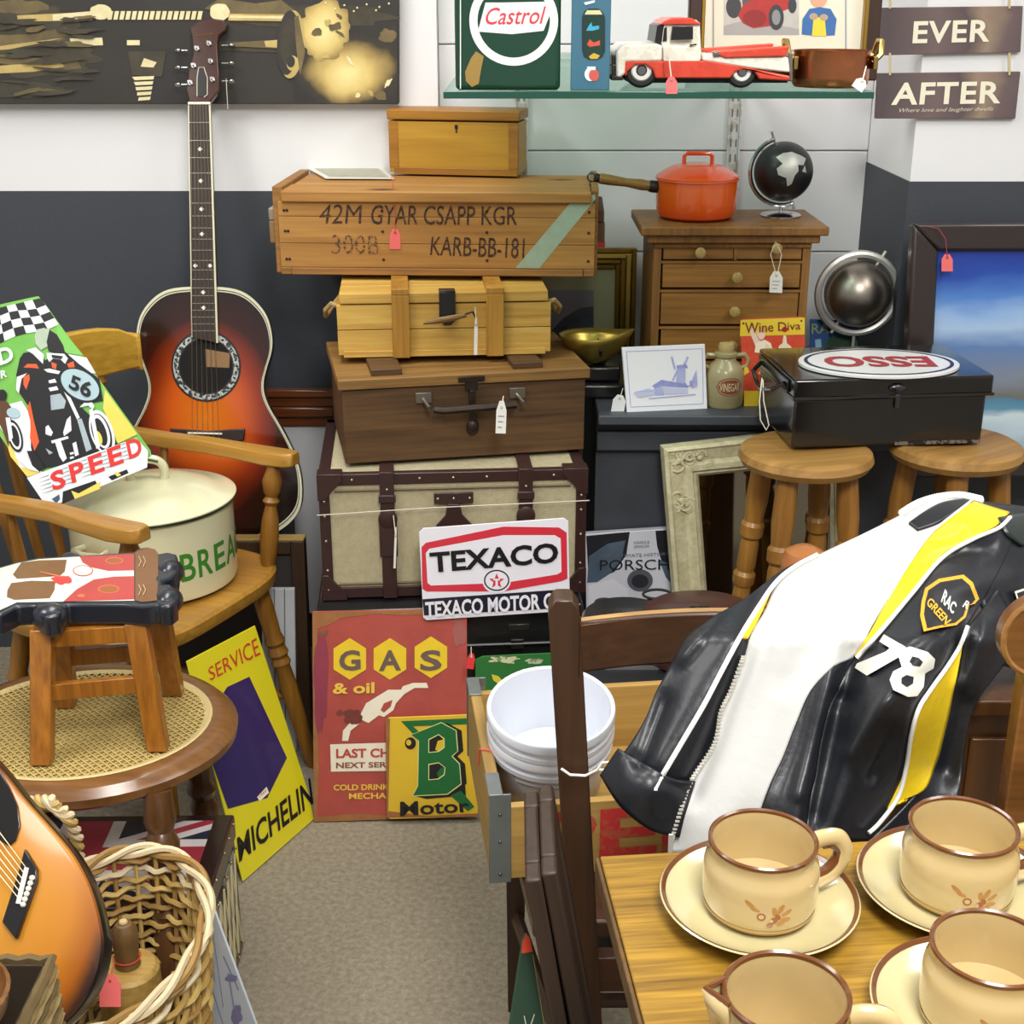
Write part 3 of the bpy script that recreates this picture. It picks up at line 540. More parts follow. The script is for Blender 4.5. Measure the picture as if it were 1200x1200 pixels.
for x0, x1 in ((-.012, .008), (aw - .008, aw + .006)): part('end_cleat', t, aw2, lambda b: b.box(x0, x1, .012, ad * .97, .0, ah + .006), bevel=.002)
for sx in (0, 1):
    X = -.018 if sx == 0 else aw + .012
    for y_ in (.03, .2): part('handle_block', t, M('5c3a22', .6) if sx else M('8c6c44', .7), lambda b: b.box(X - .008, X + .008, y_, y_ + .03, .055, .10), bevel=.003)
    part('carry_bar', t, M('9a8f80', .5, .3) if sx == 0 else M('5a3020', .6), lambda b: b.box(X - .008, X + .006, .03, .23, .10, .125), bevel=.003)
part('red_end_mark', t, M('b02a2a', .6), lambda b: b.box(aw + .006, aw + .021, .028, .05, .052, .062))
ink = M('32211a', .8, var=.5, sc=200, c2='7a5030', sharp=1)
prn(t, Pl(pl.o, pl.u, pl.v), [], name='x') if 0 else None
def onf(pts, c=.0006):
    return [(pl.px(*p)[0], -c, pl.px(*p)[1]) for p in pts]
ft = lambda q: (lambda u, v: (lambda r: (r[0], -.0007, r[1]))(bil([pl.px(*p) for p in q], u, v)))
txtf(t, '42M', ft([(373, 262), (423, 262), (424, 240), (377, 239)]), ink, bold=-.005, cuts=1)
txtf(t, 'GYAR CSAPP KGR', ft([(434, 263), (606, 264), (606, 242), (436, 240)]), ink, bold=.008, cuts=1)
txtf(t, '300B', ft([(389, 297), (445, 298), (444, 276), (389, 275)]), M('5a3c28', .8, var=.9, sc=160, c2='b07a44', sharp=1), bold=.0, cuts=1)
txtf(t, 'KARB-BB-181', ft([(504, 299), (614, 303), (615, 279), (506, 277)]), ink, bold=.005, cuts=1)
mb = MB(); mb.add(onf([(604, 314), (632, 314.5), (698, 233), (697, 228), (674, 231)], .0005), [(0, 1, 2, 3, 4)]); build('painted_stripe', mb, M('9dbba9', .8, var=.6, sc=40, c2='9a8a60'), t, smooth=False)
part('nail', t, M('3a2a22', .6, .4), lambda b: [b.ball((x, -.0005, z), .0028, 8, 6) for x in (.012, .018, aw - .012, aw * .33, aw * .66) for z in (.03, .085, .125)], kind='stuff')
ps = [pl.px(x, y) for x, y in ((412, 309), (373, 306), (350, 300))]
price_tag(463, 268, AMY - .012, 13, 24, label='pink price tag on the front of the stencilled crate', string=[(462, 240, AMY - .012), (460, 213, AMY - .008), (459, 208, AMY + .02)], scol='d06050')
# leaflet lying on the crate
zt2 = zc + ah + .001; hp = hpl(410, 205, zt2)
t = plate('picture_card', 'pale printed picture card lying flat on the stencilled crate', 'card', hp, [(381, 209.5), (462, 210), (447, 197), (358, 196.5)], .002, M('dad6c8', .4, coat=.5), 0)
t.location.z += .002
prn(t, hp, [(M('b9b6a2', .6, var=.6, sc=50, c2='8a8c78'), [(386, 208), (455, 208.5), (443, 198.5), (368, 198)])])
# small yellow box
YB = AMY + .14
bl = oz(457, 204, zt2); br = oz(608, 208, zt2)
zz = zt2; BM, bw = bframe((457, 203.5), (607, 207), zz + .001); bd = max(.1, min(.17, YL - max(BM[1][3], BM[1][3] + BM[1][0] * bw) - .02)); bh = .132
by = wood('c99636', '966216', 'X', .45, 8, knots=0, con=.3); by2 = wood('b3782a', '7a4a16', 'X', .45, 9, con=.2)
t = emp('small_wooden_box', 'small yellow-brown wooden box with keyhole on top of the whole stack', 'box', BM)
part('body', t, by, lambda b: b.box(0, bw, 0, bd, .004, bh - .024), bevel=.0015)
part('lid', t, by2, lambda b: b.box(-.003, bw + .003, -.004, bd + .002, bh - .021, bh), bevel=.003)
part('plinth', t, by2, lambda b: b.box(.01, bw - .001, -.002, bd, 0, .014), bevel=.001)
for x0, x1 in ((.0, .02), (bw - .02, bw)): part('edge_strip', t, by2, lambda b: b.box(x0, x1, -.0015, .01, .0145, bh - .0245), bevel=.0005)
part('keyhole', t, M('2c1a10', .6), lambda b: (b.box(bw * .515, bw * .515 + .007, -.001, .001, bh - .038, bh - .03), b.box(bw * .515 + .002, bw * .515 + .005, -.001, .001, bh - .046, bh - .03)))
price_tag(591, 181, BM[1][3] - .01, 13, 22, label='pink price tag on the small wooden box at the top', string=[(590, 160, BM[1][3] - .008), (590, 143, BM[1][3] - .006)], scol='d06050')
# ================================================================ ENAMEL AND TIN SIGNS AROUND THE TRUNKS
# TEXACO
q = [(497, 727), (668, 716), (665, 607), (491, 620)]
pl = vpl(497, 727, 2.34, 4, 5); wt = M('e9e6ee', .35, coat=.3, var=.25, sc=8, c2='d8d0d8')
sr = 7
t = plate('oil_sign', 'white and red TEXACO MOTOR OIL tin sign leaning on the canvas trunk', 'sign', pl, [(500, 727), (666, 716), (668, 712), (666, 611), (661, 607), (496, 619), (491, 624), (496, 724)], .003, wt)
rd = M('cf2f3f', .4, coat=.3); bk = M('121218', .4); nv = M('15172a', .4, coat=.3)
prn(t, pl, [(rd, [(495, 690), (494, 641), (499, 636), (590, 617), (655, 618), (664, 624), (665, 678), (658, 681), (590, 693), (500, 693)]), (wt, [(501, 683), (499, 648), (503, 643), (590, 627), (650, 627), (657, 631), (658, 670), (653, 673), (590, 683), (505, 686)]),
   (wt, ell(582, 681, 16.5, 14)), (bk, ell(582, 680, 15, 12.5)), (wt, ell(582, 680, 13.3, 10.8)), (rd, [(582 + (9.5 if k % 2 == 0 else 4) * math.sin(k * math.pi / 5), 681 - (9.5 if k % 2 == 0 else 4) * math.cos(k * math.pi / 5)) for k in range(10)]), (wt, rect(578, 678, 586, 680)), (wt, rect(580.6, 678, 583.4, 687)), (nv, [(497, 721), (666, 712), (666, 690), (495, 702)])])
txt(t, pl, 'TEXACO', [(505, 671), (654, 659), (654, 635), (503, 647)], bk, .0025, bold=.06)
txt(t, pl, 'TEXACO MOTOR OIL', [(499, 723.5), (663, 712), (663, 693), (498, 705)], wt, .0025, bold=.06)
# GAS
q = [(368, 963), (549, 957), (547, 714), (366, 717)]
pl = Pl(oz(368, 963, 0), Vector((1, -.02, 0)), (0, .25, .97)); pl = Pl(oz(368, 963, 0.002), (1, .03, 0), (0, math.sin(.16), math.cos(.16)))
gr = M('bb5244', .6, var=.8, sc=11, c2='8e3c38'); gy = M('ecc92c', .5, var=.2, sc=40, c2='b89020'); gk = M('6a564e', .6); gw = M('efe6d0', .5, var=.2, sc=30, c2='c8b090'); rst = M('a8733c', .8, var=.8, sc=25, c2='7a4a30'); gl = M('e8c04a', .5)
t = plate('gas_sign', 'tall worn red GAS and oil sign standing on the floor', 'sign', pl, q, .006, gr)
it = [(rst, [(366, 717), (372, 718), (371, 800), (374, 900), (371, 963), (368, 963)]), (rst, [(366, 717), (547, 714), (547, 720), (510, 719), (470, 721), (440, 719), (400, 724), (386, 732), (367, 738)]), (rst, [(368, 963), (549, 957), (549, 952), (480, 957), (420, 953), (370, 957)]), (M('8a5a3a', .8, var=.8, sc=20), [(372, 740), (385, 738), (383, 745), (372, 746)]), (M('9a3a44', .7, var=.8, sc=9, c2='70304a'), blob(376, 800, 8, 60, 20, .3, 3)), (M('a8605a', .7, var=.6, sc=12), blob(538, 740, 8, 16, 18, .3, 5))]
for cx, cy in ((410, 772), (457, 772), (505, 770)): it.append((gy, [(cx + 24.5 * math.cos(math.radians(30 + 60 * k)) * .9, cy - 24.5 * math.sin(math.radians(30 + 60 * k))) for k in range(6)]))
it += [(gw, [(422, 838), (429, 824), (455, 808), (470, 808), (472, 804), (484, 800), (500, 800), (502, 806), (486, 806), (474, 813), (464, 824), (461, 832), (450, 840), (444, 838), (432, 847), (425, 844)]), (gr, [(446, 832), (450, 824), (460, 820), (458, 828), (450, 835)]),
       (gw, [(401, 868), (402, 856), (410, 847), (418, 842), (421, 848), (411, 856), (408, 868)]), (M('7a3a30', .8, var=.5, sc=60), blob(414, 840, 12, 9, 20, .3, 9)), (M('7a3a30', .8), blob(398, 835, 4, 3, 12, .3, 2)), (gw, [(387, 872), (455, 870), (455, 903), (388, 904)])]
prn(t, pl, it)
for s, cx in (('G', 410), ('A', 457), ('S', 505)): txt(t, pl, s, [(cx - 13, 786), (cx + 13, 785), (cx + 12, 761), (cx - 12, 762)], gk, .0022, bold=.08)
txt(t, pl, '& oil', [(390, 813), (439, 812), (439, 799), (390, 800)], gl, .0022, bold=.06)
txt(t, pl, 'LAST CHANCE', [(394, 888), (500, 886), (500, 876), (394, 877)], M('b8443a', .6), .0024, bold=.06)
txt(t, pl, 'NEXT SERVICE', [(394, 900), (480, 898), (480, 892), (394, 893)], M('8a4a3c', .6), .0024, bold=.04)
txt(t, pl, 'COLD DRINKS', [(391, 926), (460, 925), (460, 918), (391, 919)], gl, .0022, bold=.04)
txt(t, pl, 'MECHANIC', [(409, 936), (475, 935), (475, 928), (409, 929)], gl, .0022, bold=.04)
# green letter B sign in front of it
q = [(455, 960), (560, 957), (560, 837), (452, 842)]
pl = Pl(oz(455, 966, 0.002), (1, .03, 0), (0, math.sin(.13), math.cos(.13)))
yl = M('e0bd2e', .5, var=.35, sc=8, c2='c48a34'); gg = M('1f6a35', .5, var=.3, sc=20); vk = M('1d1a1c', .5); og = M('d8dc8a', .5)
t = plate('motor_sign', 'yellow tin sign with a large green B and the word Motor', 'sign', pl, [(457, 960), (560, 957), (560, 837), (456, 841), (452, 845), (453, 955)], .003, yl)
def B_(d, col): return (col, [(484 + d, 932), (490 + d, 921), (491 + d, 868), (482 + d, 861), (517 + d, 847), (534 + d, 856), (536 + d, 880), (529 + d, 886), (538 + d, 895), (540 + d, 918), (524 + d, 930)])
prn(t, pl, [(rst, [(453, 958), (560, 957), (560, 953), (500, 956), (453, 950)]), (rst, [(452, 842), (457, 842), (455, 955), (453, 955)]), (gg, [(470, 845), (560, 841), (560, 848), (484, 851), (494, 860), (488, 864)]), (vk, ell(481, 871, 6.5, 7)), (yl, ell(479, 870, 3, 3.5)), B_(7, vk), (vk, [(484, 932), (524, 930), (545, 918), (546, 932), (500, 936)]), (og, [(483, 933), (489, 921), (490, 868), (481, 861), (517, 846), (535, 855.5), (537, 880), (530.5, 886), (539, 894.5), (541, 919), (524.5, 931)]), B_(0, gg),
   (og, [(502, 882), (502, 866), (514, 860), (521, 865), (521, 876), (514, 881)]), (vk, [(503, 881), (503, 867), (514, 861), (520, 866), (520, 875), (513, 880)]), (yl, [(510, 878), (513, 868), (520, 866), (520, 875), (513, 880)]), (og, [(502, 914), (502, 895), (514, 893), (522, 899), (521, 908), (514, 913)]), (vk, [(503, 913), (503, 896), (514, 894), (521, 899), (520, 907), (513, 912)]), (gg, [(512, 906), (517, 899), (521, 899), (520, 907), (514, 911)]), (gg, [(528, 932), (540, 926), (556, 945), (548, 950)])])
txt(t, pl, 'Motor', [(469, 956), (551, 951), (549, 936), (469, 939)], vk, .0022, bold=.035)
# green CASTROL sign low behind the crate
pl = Pl(oy(560, 772, 2.33), (1, 0, 0), (0, .08, 1))
t = plate('green_sign', 'chipped dark green oil sign partly hidden behind the bottle crate', 'sign', pl, [(560, 860), (722, 860), (722, 765), (650, 765), (565, 769), (557, 773), (557, 860)], .003, M('1c6a2c', .45, var=.6, sc=12, c2='3f7a3a', coat=.3), .0008)
prn(t, pl, [(M('c8c8a0', .7, var=.8, sc=60, c2='4a7a3a', sharp=1), blob(592, 773, 16, 4, 24, .5, 4)), (M('b8b89a', .7, var=.8, sc=60, c2='4a7a3a', sharp=1), blob(627, 775, 10, 4, 20, .5, 7)), (M('d8c83a', .5), [(576, 790), (584, 792), (590, 799), (586, 803), (578, 797)]), (M('d8c83a', .5), rect(592, 793, 599, 803))])
txt(t, pl, 'CASTROL S', [(608, 806), (715, 798), (713, 776), (606, 784)], M('f0ece2', .5), .0015, bold=.06)
price_tag(553, 766, 2.28, 9, 18, 'ee3f3c', 8, label='bright red tag at the right edge of the GAS sign', string=[(552, 758, 2.28)])
# Michelin
q = [(258, 1003), (367, 952), (299, 733), (190, 790)]
pl = Pl(oz(285, 1030, .004), (1, .55, 0), (-.36, .3, .88))
# real leaning tin sign: bottom edge on the floor from (285,1033) to (368,963)
A0, B0 = oz(285, 1033, .003), oz(368, 960, .003); uu = (B0 - A0).normalized(); back = Vector((-uu.y, uu.x, 0)); ln = math.radians(14)
pl = Pl(A0, uu, back * math.sin(ln) + Vector((0, 0, 1)) * math.cos(ln))
yy = M('ded321', .4, coat=.3, var=.2, sc=6, c2='c4b418'); pp = M('2b2160', .4, var=.2, sc=10, coat=.3)
t = plate('yellow_sign', 'yellow SERVICE and MICHELIN tin sign leaning below the spindle chair', 'sign', pl, [(285, 1033), (368, 960), (362, 930), (299, 733), (219, 775), (240, 860)], .003, yy)
prn(t, pl, [(pp, [(266, 805), (292, 793), (336, 888), (313, 935), (267, 948), (249, 896), (250, 830)]), (M('f2ead8', .6), [(301, 934), (312, 922), (315, 929), (304, 939)])])
txt(t, pl, 'SERVICE', [(246, 798), (305, 767), (300, 747), (243, 783)], M('c8362c', .5), .001, bold=.0)
txt(t, pl, '1966', [(304, 935), (312, 927), (311, 924), (303, 932)], M('d8736a', .5), .001, bold=.02, name='small_lettering')
txt(t, pl, 'MICHELIN', [(280, 1011), (367, 942), (363, 911), (277, 982)], M('17151a', .5), .001, bold=.035)
# ================================================================ BOTTLE CRATE WITH BOWLS ON THE DARK CHAIR
cz = .452
A0, B0 = oz(575, 1033, cz), oz(665, 1031, cz); uu = (B0 - A0).normalized(); uu = Vector((1, .02, 0)).normalized()
CM = Matrix(((uu.x, -uu.y, 0, A0.x), (uu.y, uu.x, 0, A0.y), (0, 0, 1, cz), (0, 0, 0, 1)))
bk_ = oz(537, 880, cz); cw = .44; cdp = .31; chh = .108
# crate side is splayed slightly in plan
cr = wood('c69a5c', '8c6432', 'X', .6, 9, knots=4, con=.25); crsd = wood('b08a55', '7a5a32', 'Y', .6, 9, con=.2); zn = M('8a9090', .45, .7, var=.5, sc=40, c2='6a6c6a')
t = emp('bottle_crate', 'wooden bottle crate with red letters and zinc corners on the dark chair', 'crate', CM @ Matrix.Rotation(.10, 4, 'Z'))
part('front_board', t, cr, lambda b: b.box(.016, cw - .016, 0, .012, .002, chh), bevel=.0015)
part('back_board', t, cr, lambda b: b.box(.016, cw - .016, cdp - .012, cdp, .002, chh), bevel=.0015)
part('side_board', t, crsd, lambda b: b.box(0, .0155, 0, cdp, 0, chh + .018), bevel=.002)
part('side_board', t, crsd, lambda b: b.box(cw - .0155, cw, 0, cdp, 0, chh + .018), bevel=.002)
part('base_board', t, cr, lambda b: b.box(.016, cw - .016, .0125, cdp - .0125, .0, .008))
for x in (0, cw - .026):
    for y in (0, cdp):
        y0, y1 = (-.003, 0) if y == 0 else (cdp, cdp + .003)
        xa = -.002 if x == 0 else x
        c_ = part('corner_strap', t, zn, lambda b: (b.box(xa, xa + .028, y0, y1, -.001, chh + .02), b.box(xa, xa + (.018 if x == 0 else .028), min(y0, y1) if y == 0 else cdp - .05, .05 if y == 0 else cdp + .003, chh + .0185, chh + .0205)), bevel=.0008)
        part('rivet', c_, M('5a5c5c', .4, .8), lambda b: [b.ball((xa + .014, y0 if y == 0 else y1, z), .0025, 8, 6) for z in (.012, .06, .10)])
Lr = M('c2302e', .6, var=.5, sc=60, c2='a8663c', sharp=1)
txtf(t, 'PEPSI', lambda u, v: (.055 + u * .35, -.0008, .022 + v * .075), Lr, bold=.06, cuts=1)
part('red_twine', t, M('e0503c', .7), lambda b: b.tube([(-.003, .12, chh - .01), (-.002, .11, chh + .02), (.010, .105, chh + .021), (.02, .10, chh + .01), (.03, .1, chh - .004)], .0012, 6))
# stacked white bowls
wc = M('dde0e8', .2, coat=.4)
bc = oz(645, 848, .60)
for k, (dz, lab) in enumerate(((0.0, 'lower of the two stacked white dishes in the bottle crate'), (.031, 'upper of the two stacked white dishes, open and empty'))):
    R = .0845; t = emp('white_dish', lab, 'dish', TR(bc.x, bc.y + (.0 if k else .008), .474 + dz + .032) @ Matrix.Rotation(math.radians(11), 4, 'X'), 'stacked white dishes')
    part('bowl', t, wc, lambda b: b.lathe([(.001, .001), (R * .78, 0), (R * .82, .004), (R * .9, .055), (R * .93, .07), (R * .98, .073), (R * .98, .080), (R * .94, .081), (R * .94, .088), (R, .091), (R, .101), (R * .985, .103), (R * .93, .102), (R * .9, .08), (R * .86, .06), (R * .75, .012), (.001, .009)], 56))
    part('embossed_lettering', t, M('dfe3ec', .2), lambda b: [b.box(R * .93 * math.sin(a) - .002, R * .93 * math.sin(a) + .002, -R * .915 * math.cos(a) - .0015, -R * .90 * math.cos(a), .061, .069) for a in [(-.6 + i * .05) for i in range(22)]], kind='stuff')
# ================================================================ ON THE LEDGE
ZL = .745
# small chest of drawers
Yc = 2.72
pc = oy(767, 264, Yc); ZC = pc.z; Xc = pc.x; Xd = oy(953, 262, Yc).x; chw = Xd - Xc
cwd = wood('b57c3e', '66401c', 'X', .5, 9, knots=4, con=.22); cwv = wood('9e6a36', '58351a', 'Z', .5, 9, con=.22); cdk = M('2a180e', .8)
t = emp('small_chest', 'small brown chest of five drawers standing on the grey ledge', 'chest of drawers', TR(Xc, Yc, ZL)); hh = ZC - ZL; dd = .22
part('carcass', t, cwv, lambda b: (b.box(-.0, .016, 0, dd, 0, hh - .02), b.box(chw - .016, chw, 0, dd, 0, hh - .02), b.box(.016, chw - .016, dd - .01, dd, 0, hh - .02)), bevel=.001)
part('recess', t, cdk, lambda b: b.box(.016, chw - .016, .02, .024, 0.002, hh - .022))
part('top', t, cwv, lambda b: b.box(-.028, chw + .028, -.022, dd, hh - .018, hh), bevel=.003)
part('cornice', t, cwv, lambda b: (b.box(-.014, chw + .014, -.012, dd, hh - .034, hh - .0185), b.box(.0, chw, -.004, .018, hh - .045, hh - .0345)), bevel=.003)
px_z = lambda y: oy(800, y, Yc).z - ZL
rows = [(281, 305, [(778, 861), (864, 948)], [(820, 295), (909, 290)]), (309, 338, [(777, 948)], [(863, 324)]), (343, 381, [(775, 947)], [(860, 364)]), (386, 422, [(775, 946)], [(857, 404)]), (427, 468, [(775, 946)], [(857, 446)])]
for y0, y1, xs, ks in rows:
    z1, z0 = px_z(y0), px_z(y1)
    part('rail', t, cwd, lambda b: b.box(.016, chw - .016, .001, .02, z1 + .0005, z1 + .005))
    for (xa, xb), (kx, ky) in zip(xs, ks):
        X0_, X1_ = max(.0175, oy(xa, y0, Yc).x - Xc), min(chw - .0175, oy(xb, y0, Yc).x - Xc)
        d = part('drawer', t, cwd, lambda b: b.box(X0_, X1_, .003, .019, z0 + .001, z1 - .001), bevel=.0015)
        k = oy(kx, ky, Yc); part('knob', d, wood('c9a870', '94713c', 'Y', .5, 20), lambda b: b.tubep([Vector((k.x - Xc, .003 - a, k.z - ZL)) for a in (0, .008, .012, .018, .0195)], [.006, .006, .0105, .0105, .008], Vector((0, -1, 0)), 20))
part('drawer_divider', t, cwd, lambda b: b.box(oy(862.5, 290, Yc).x - Xc - .003, oy(862.5, 290, Yc).x - Xc + .003, .001, .02, px_z(305), px_z(279)))
price_tag(910, 318, Yc - .028, 15, 25, 'f3f0e6', 2, label='white price tag looped on a knob of the small chest', string=[(903, 298, Yc - .025), (909, 283, Yc - .022), (916, 298, Yc - .025), (911, 322, Yc - .028)], marks=True)
# casserole
pc = oy(815, 257, 2.82); pc.z = ZC; R = .082
t = emp('casserole', 'orange enamelled casserole with lid and wooden handle on the small chest', 'saucepan', TR(pc.x, pc.y, ZC + .0005))
og = ramp('orange_enamel', 'Z', 0, .09, [(0, 'dc4414'), (.25, 'e85a18'), (.7, 'f06a22'), (1, 'e44c18')], .1, 10, .18, coat=.6)
part('pan', t, og, lambda b: b.lathe([(.001, 0), (R * .82, 0), (R * .93, .006), (R * .99, .02), (R, .04), (R * 1.0, .078), (R * .96, .078), (R * .9, .02), (.001, .01)], 56))
part('lid', t, og, lambda b: b.lathe([(.001, .079), (R * 1.03, .079), (R * 1.035, .082), (R * .99, .086), (R * .8, .096), (R * .6, .104), (R * .35, .108), (.001, .109)], 56))
part('rim', t, M('f07a50', .2, coat=.5), lambda b: b.lathe([(R * 1.0, .0765), (R * 1.035, .0775), (R * 1.035, .0795), (R, .0795)], 56))
part('lid_handle', t, og, lambda b: b.tube([(-.028, -.0, .104), (-.028, -.0, .122), (-.022, -.0, .127), (.022, 0, .127), (.028, 0, .122), (.028, 0, .104)], .0042, 8))
hd = Vector((-1, -.12, .16)).normalized(); s0 = Vector((-R * .99, -.01, .062))
part('handle_socket', t, M('3a3634', .4, .7), lambda b: b.turned(s0, s0 + hd * .018, [(0, .012), (.6, .0125), (1, .011)], 14))
part('wooden_handle', t, wood('a8783c', '6e4a1e', 'X', .45, 16), lambda b: b.turned(s0 + hd * .018, s0 + hd * .122, [(0, .010), (.15, .011), (.45, .0085), (.8, .0105), (.97, .0105), (1, .008)], 16))
part('handle_cap', t, M('3a3836', .35, .8), lambda b: b.turned(s0 + hd * .122, s0 + hd * .132, [(0, .009), (.6, .01), (1, .006)], 14))
part('hanging_ring', t, M('4a4a4a', .3, 1), lambda b: b.tube([s0 + hd * .137 + Vector((.008 * math.cos(a), 0, .008 * math.sin(a))) for a in [k * math.pi / 6 for k in range(12)]], .0018, 6, closed=True))
# globes
def globe(name, label, c, R, ringR, basez, mat_, land, ringm, tilt, full, disc, group):
    t = emp(name, label, 'globe', TR(c.x, c.y, basez), group); cz_ = c.z - basez
    part('base', t, ringm, lambda b: b.lathe([(.001, 0), (disc, 0), (disc, .003), (disc * .9, .006), (disc * .2, .01), (.001, .011)], 36))
    part('stem', t, ringm, lambda b: b.turned((0, 0, .008), (0, 0, cz_ - ringR), [(0, .0045), (.3, .0035), (1, .0035)], 12))
    g = part('sphere', t, mat_, lambda b: b.ball((0, 0, cz_), R, 48, 32))
    ta = math.radians(tilt); ax = Vector((math.sin(ta), 0, math.cos(ta))); pr = Vector((math.cos(ta), 0, -math.sin(ta)))
    n = 48 if full else 26
    angs = [2 * math.pi * k / n for k in range(n)] if full else [math.pi * (.93 + 1.0) + 0 for k in range(0)]
    if full: pts = [Vector((0, 0, cz_)) + ax * math.cos(a) * ringR + pr * math.sin(a) * ringR for a in angs]
    else: pts = [Vector((0, 0, cz_)) + ax * math.cos(a) * ringR - pr * math.sin(a) * ringR for a in [math.pi * (k / 26) * 1.0 for k in range(27)]]
    part('meridian_ring', t, ringm, lambda b: b.tube(pts, R * (.12 if full else .075), 8, closed=full, flat=1))
    part('axis_pin', t, ringm, lambda b: (b.turned(Vector((0, 0, cz_)) + ax * R, Vector((0, 0, cz_)) + ax * (ringR + R * .28), [(0, R * .05), (1, R * .05)], 8), b.turned(Vector((0, 0, cz_)) - ax * R, Vector((0, 0, cz_)) - ax * (ringR + R * .2), [(0, R * .05), (1, R * .05)], 8)))
    if land:
        mb = MB()
        for poly in land:
            k = len(mb.v); n_ = 8
            bmx = bmesh.new(); vs = [bmx.verts.new((x, z, 0)) for x, z in poly]; bmx.faces.new(vs); bmesh.ops.triangulate(bmx, faces=bmx.faces[:]); bmesh.ops.subdivide_edges(bmx, edges=bmx.edges[:], cuts=3, use_grid_fill=True)
            bmx.verts.index_update(); vv = []
            for v in bmx.verts:
                x, z = v.co.x, v.co.y; rr = min(.98, math.hypot(x, z)); y = -math.sqrt(1 - rr * rr); vv.append((x * R * 1.006, y * R * 1.006, z * R * 1.006 + cz_))
            mb.add(vv, [[v.index for v in f.verts] for f in bmx.faces]); bmx.free()
        build('land', mb, M('c9c9c2', .45, .5, var=.4, sc=60), g)
    return t
chrome = M('c9c9c9', .18, 1)
c = oy(918, 201, 2.84)
globe('desk_globe', 'small black and silver desk globe on top of the small chest', c, .0595, .0675, ZC + .0005, M('101113', .45, coat=.1), [[(-.42, .55), (-.2, .68), (.1, .72), (.42, .6), (.6, .5), (.5, .3), (.3, .32), (.32, .12), (.2, -.02), (.12, -.3), (-.02, -.38), (-.08, -.1), (-.35, .0), (-.4, .2), (-.22, .36)], [(.45, .1), (.62, .05), (.55, .3)]], chrome, -20, False, .042, None)
c = oy(1005, 344, 2.78)
globe('desk_globe', 'larger brushed silver globe in a full ring standing on the ledge behind the black box', c, .068, .081, ZL + .001, M('a39b90', .36, 1, var=.6, sc=10, c2='7c7266'), [], M('c4c2bc', .4, .6), 30, True, .05, None)
# framed landscape behind the pine box
pl = vpl(742, 462, 3.04, 0, 4); pl.o.z = ZL; pl = Pl(pl.o, pl.u, pl.v)
t = emp('gilt_picture', 'gilt framed landscape picture behind the brass scale bowl', 'framed picture', pl.M)
W_ = .34; z1 = pl.px(742, 291)[1]; gd_ = M('9c7a2e', .35, .85, var=.6, sc=30, c2='5c4418')
for k, (a, m_) in enumerate(((0, gd_), (.012, M('c8a650', .35, .85)), (.024, gd_), (.036, M('7a5c20', .4, .8)))):
    e = .011; d = (-.02, .0 - k * .002 + (.004 if k == 1 else 0))
    part('frame_moulding', t, m_, lambda b: (b.box(-W_ + a, -W_ + a + e, a, z1 - a, d[0], d[1]), b.box(-a - e, -a, a, z1 - a, d[0], d[1]), b.box(-W_ + a + e, -a - e, a, a + e, d[0], d[1]), b.box(-W_ + a + e, -a - e, z1 - a - e, z1 - a, d[0], d[1])), bevel=.002)
part('mount', t, M('c9c49a', .7), lambda b: b.box(-W_ + .04, -.04, .04, z1 - .04, -.02, -.014))
lw = M('8f8c9a', .7, var=.5, sc=20, c2='a8a2a8'); 
prn(t, pl, [(M('9a9aa6', .7, var=.5, sc=8, c2='b8aeb0'), rect(560, 341, 696, 455)), (M('4c5162', .8, var=.7, sc=30, c2='787a88'), [(560, 400), (640, 396), (660, 374), (680, 362), (696, 360), (696, 455), (560, 455)]), (M('6b6e78', .8, var=.8, sc=40, c2='b0a8a0'), [(560, 420), (650, 405), (696, 400), (696, 420), (640, 430), (560, 436)])], c=-.0135)
# brass scale
pc = oy(708, 466, 2.70); pc.z = ZL
t = emp('kitchen_scale', 'black iron kitchen scale with a brass weighing pan on the ledge', 'scale', TR(pc.x, pc.y, ZL + .0005))
bl_ = M('141416', .3, coat=.5); z_p = oy(697, 392, 2.70).z - ZL
part('iron_base', t, bl_, lambda b: (b.prism([(-.085, -.04), (.05, -.04), (.06, 0), (.05, .06), (-.08, .06), (-.095, .01)], 0, .03), b.box(-.05, .03, -.02, .03, .03, .062)), bevel=.006, seg=3)
part('beam_arm', t, bl_, lambda b: (b.turned((-.012, 0, .05), (-.012, 0, z_p - .058), [(0, .02), (.2, .013), (.45, .016), (.6, .009), (1, .016)], 14), b.tube([(-.1, 0, .04), (-.105, 0, .08), (-.06, 0, .1), (-.012, 0, .09)], .007, 8)), bevel=0)
part('pan_support', t, bl_, lambda b: (b.tube([(-.065, 0, z_p - .02), (-.012, 0, z_p - .064), (.042, 0, z_p - .02)], .004, 8), b.tube([(-.012, -.05, z_p - .02), (-.012, 0, z_p - .064), (-.012, .05, z_p - .02)], .004, 8)))
def scoop(b):
    def fn(u, v):
        a = 2 * math.pi * u; r = v; lip = 1 + .18 * max(0, math.cos(a - .2)) ** 6
        x = r * .071 * math.cos(a) * lip; y = r * .058 * math.sin(a); z = z_p - .06 + .06 * r ** 2.2 + .012 * max(0, math.cos(a + .3)) ** 3 * r ** 3
        return (x - .024, y, z)
    b.grid(fn, 40, 10)
part('brass_pan', t, M('b8a04a', .3, .75, var=.4, sc=10, c2='8a7634'), scoop, solid=.002)
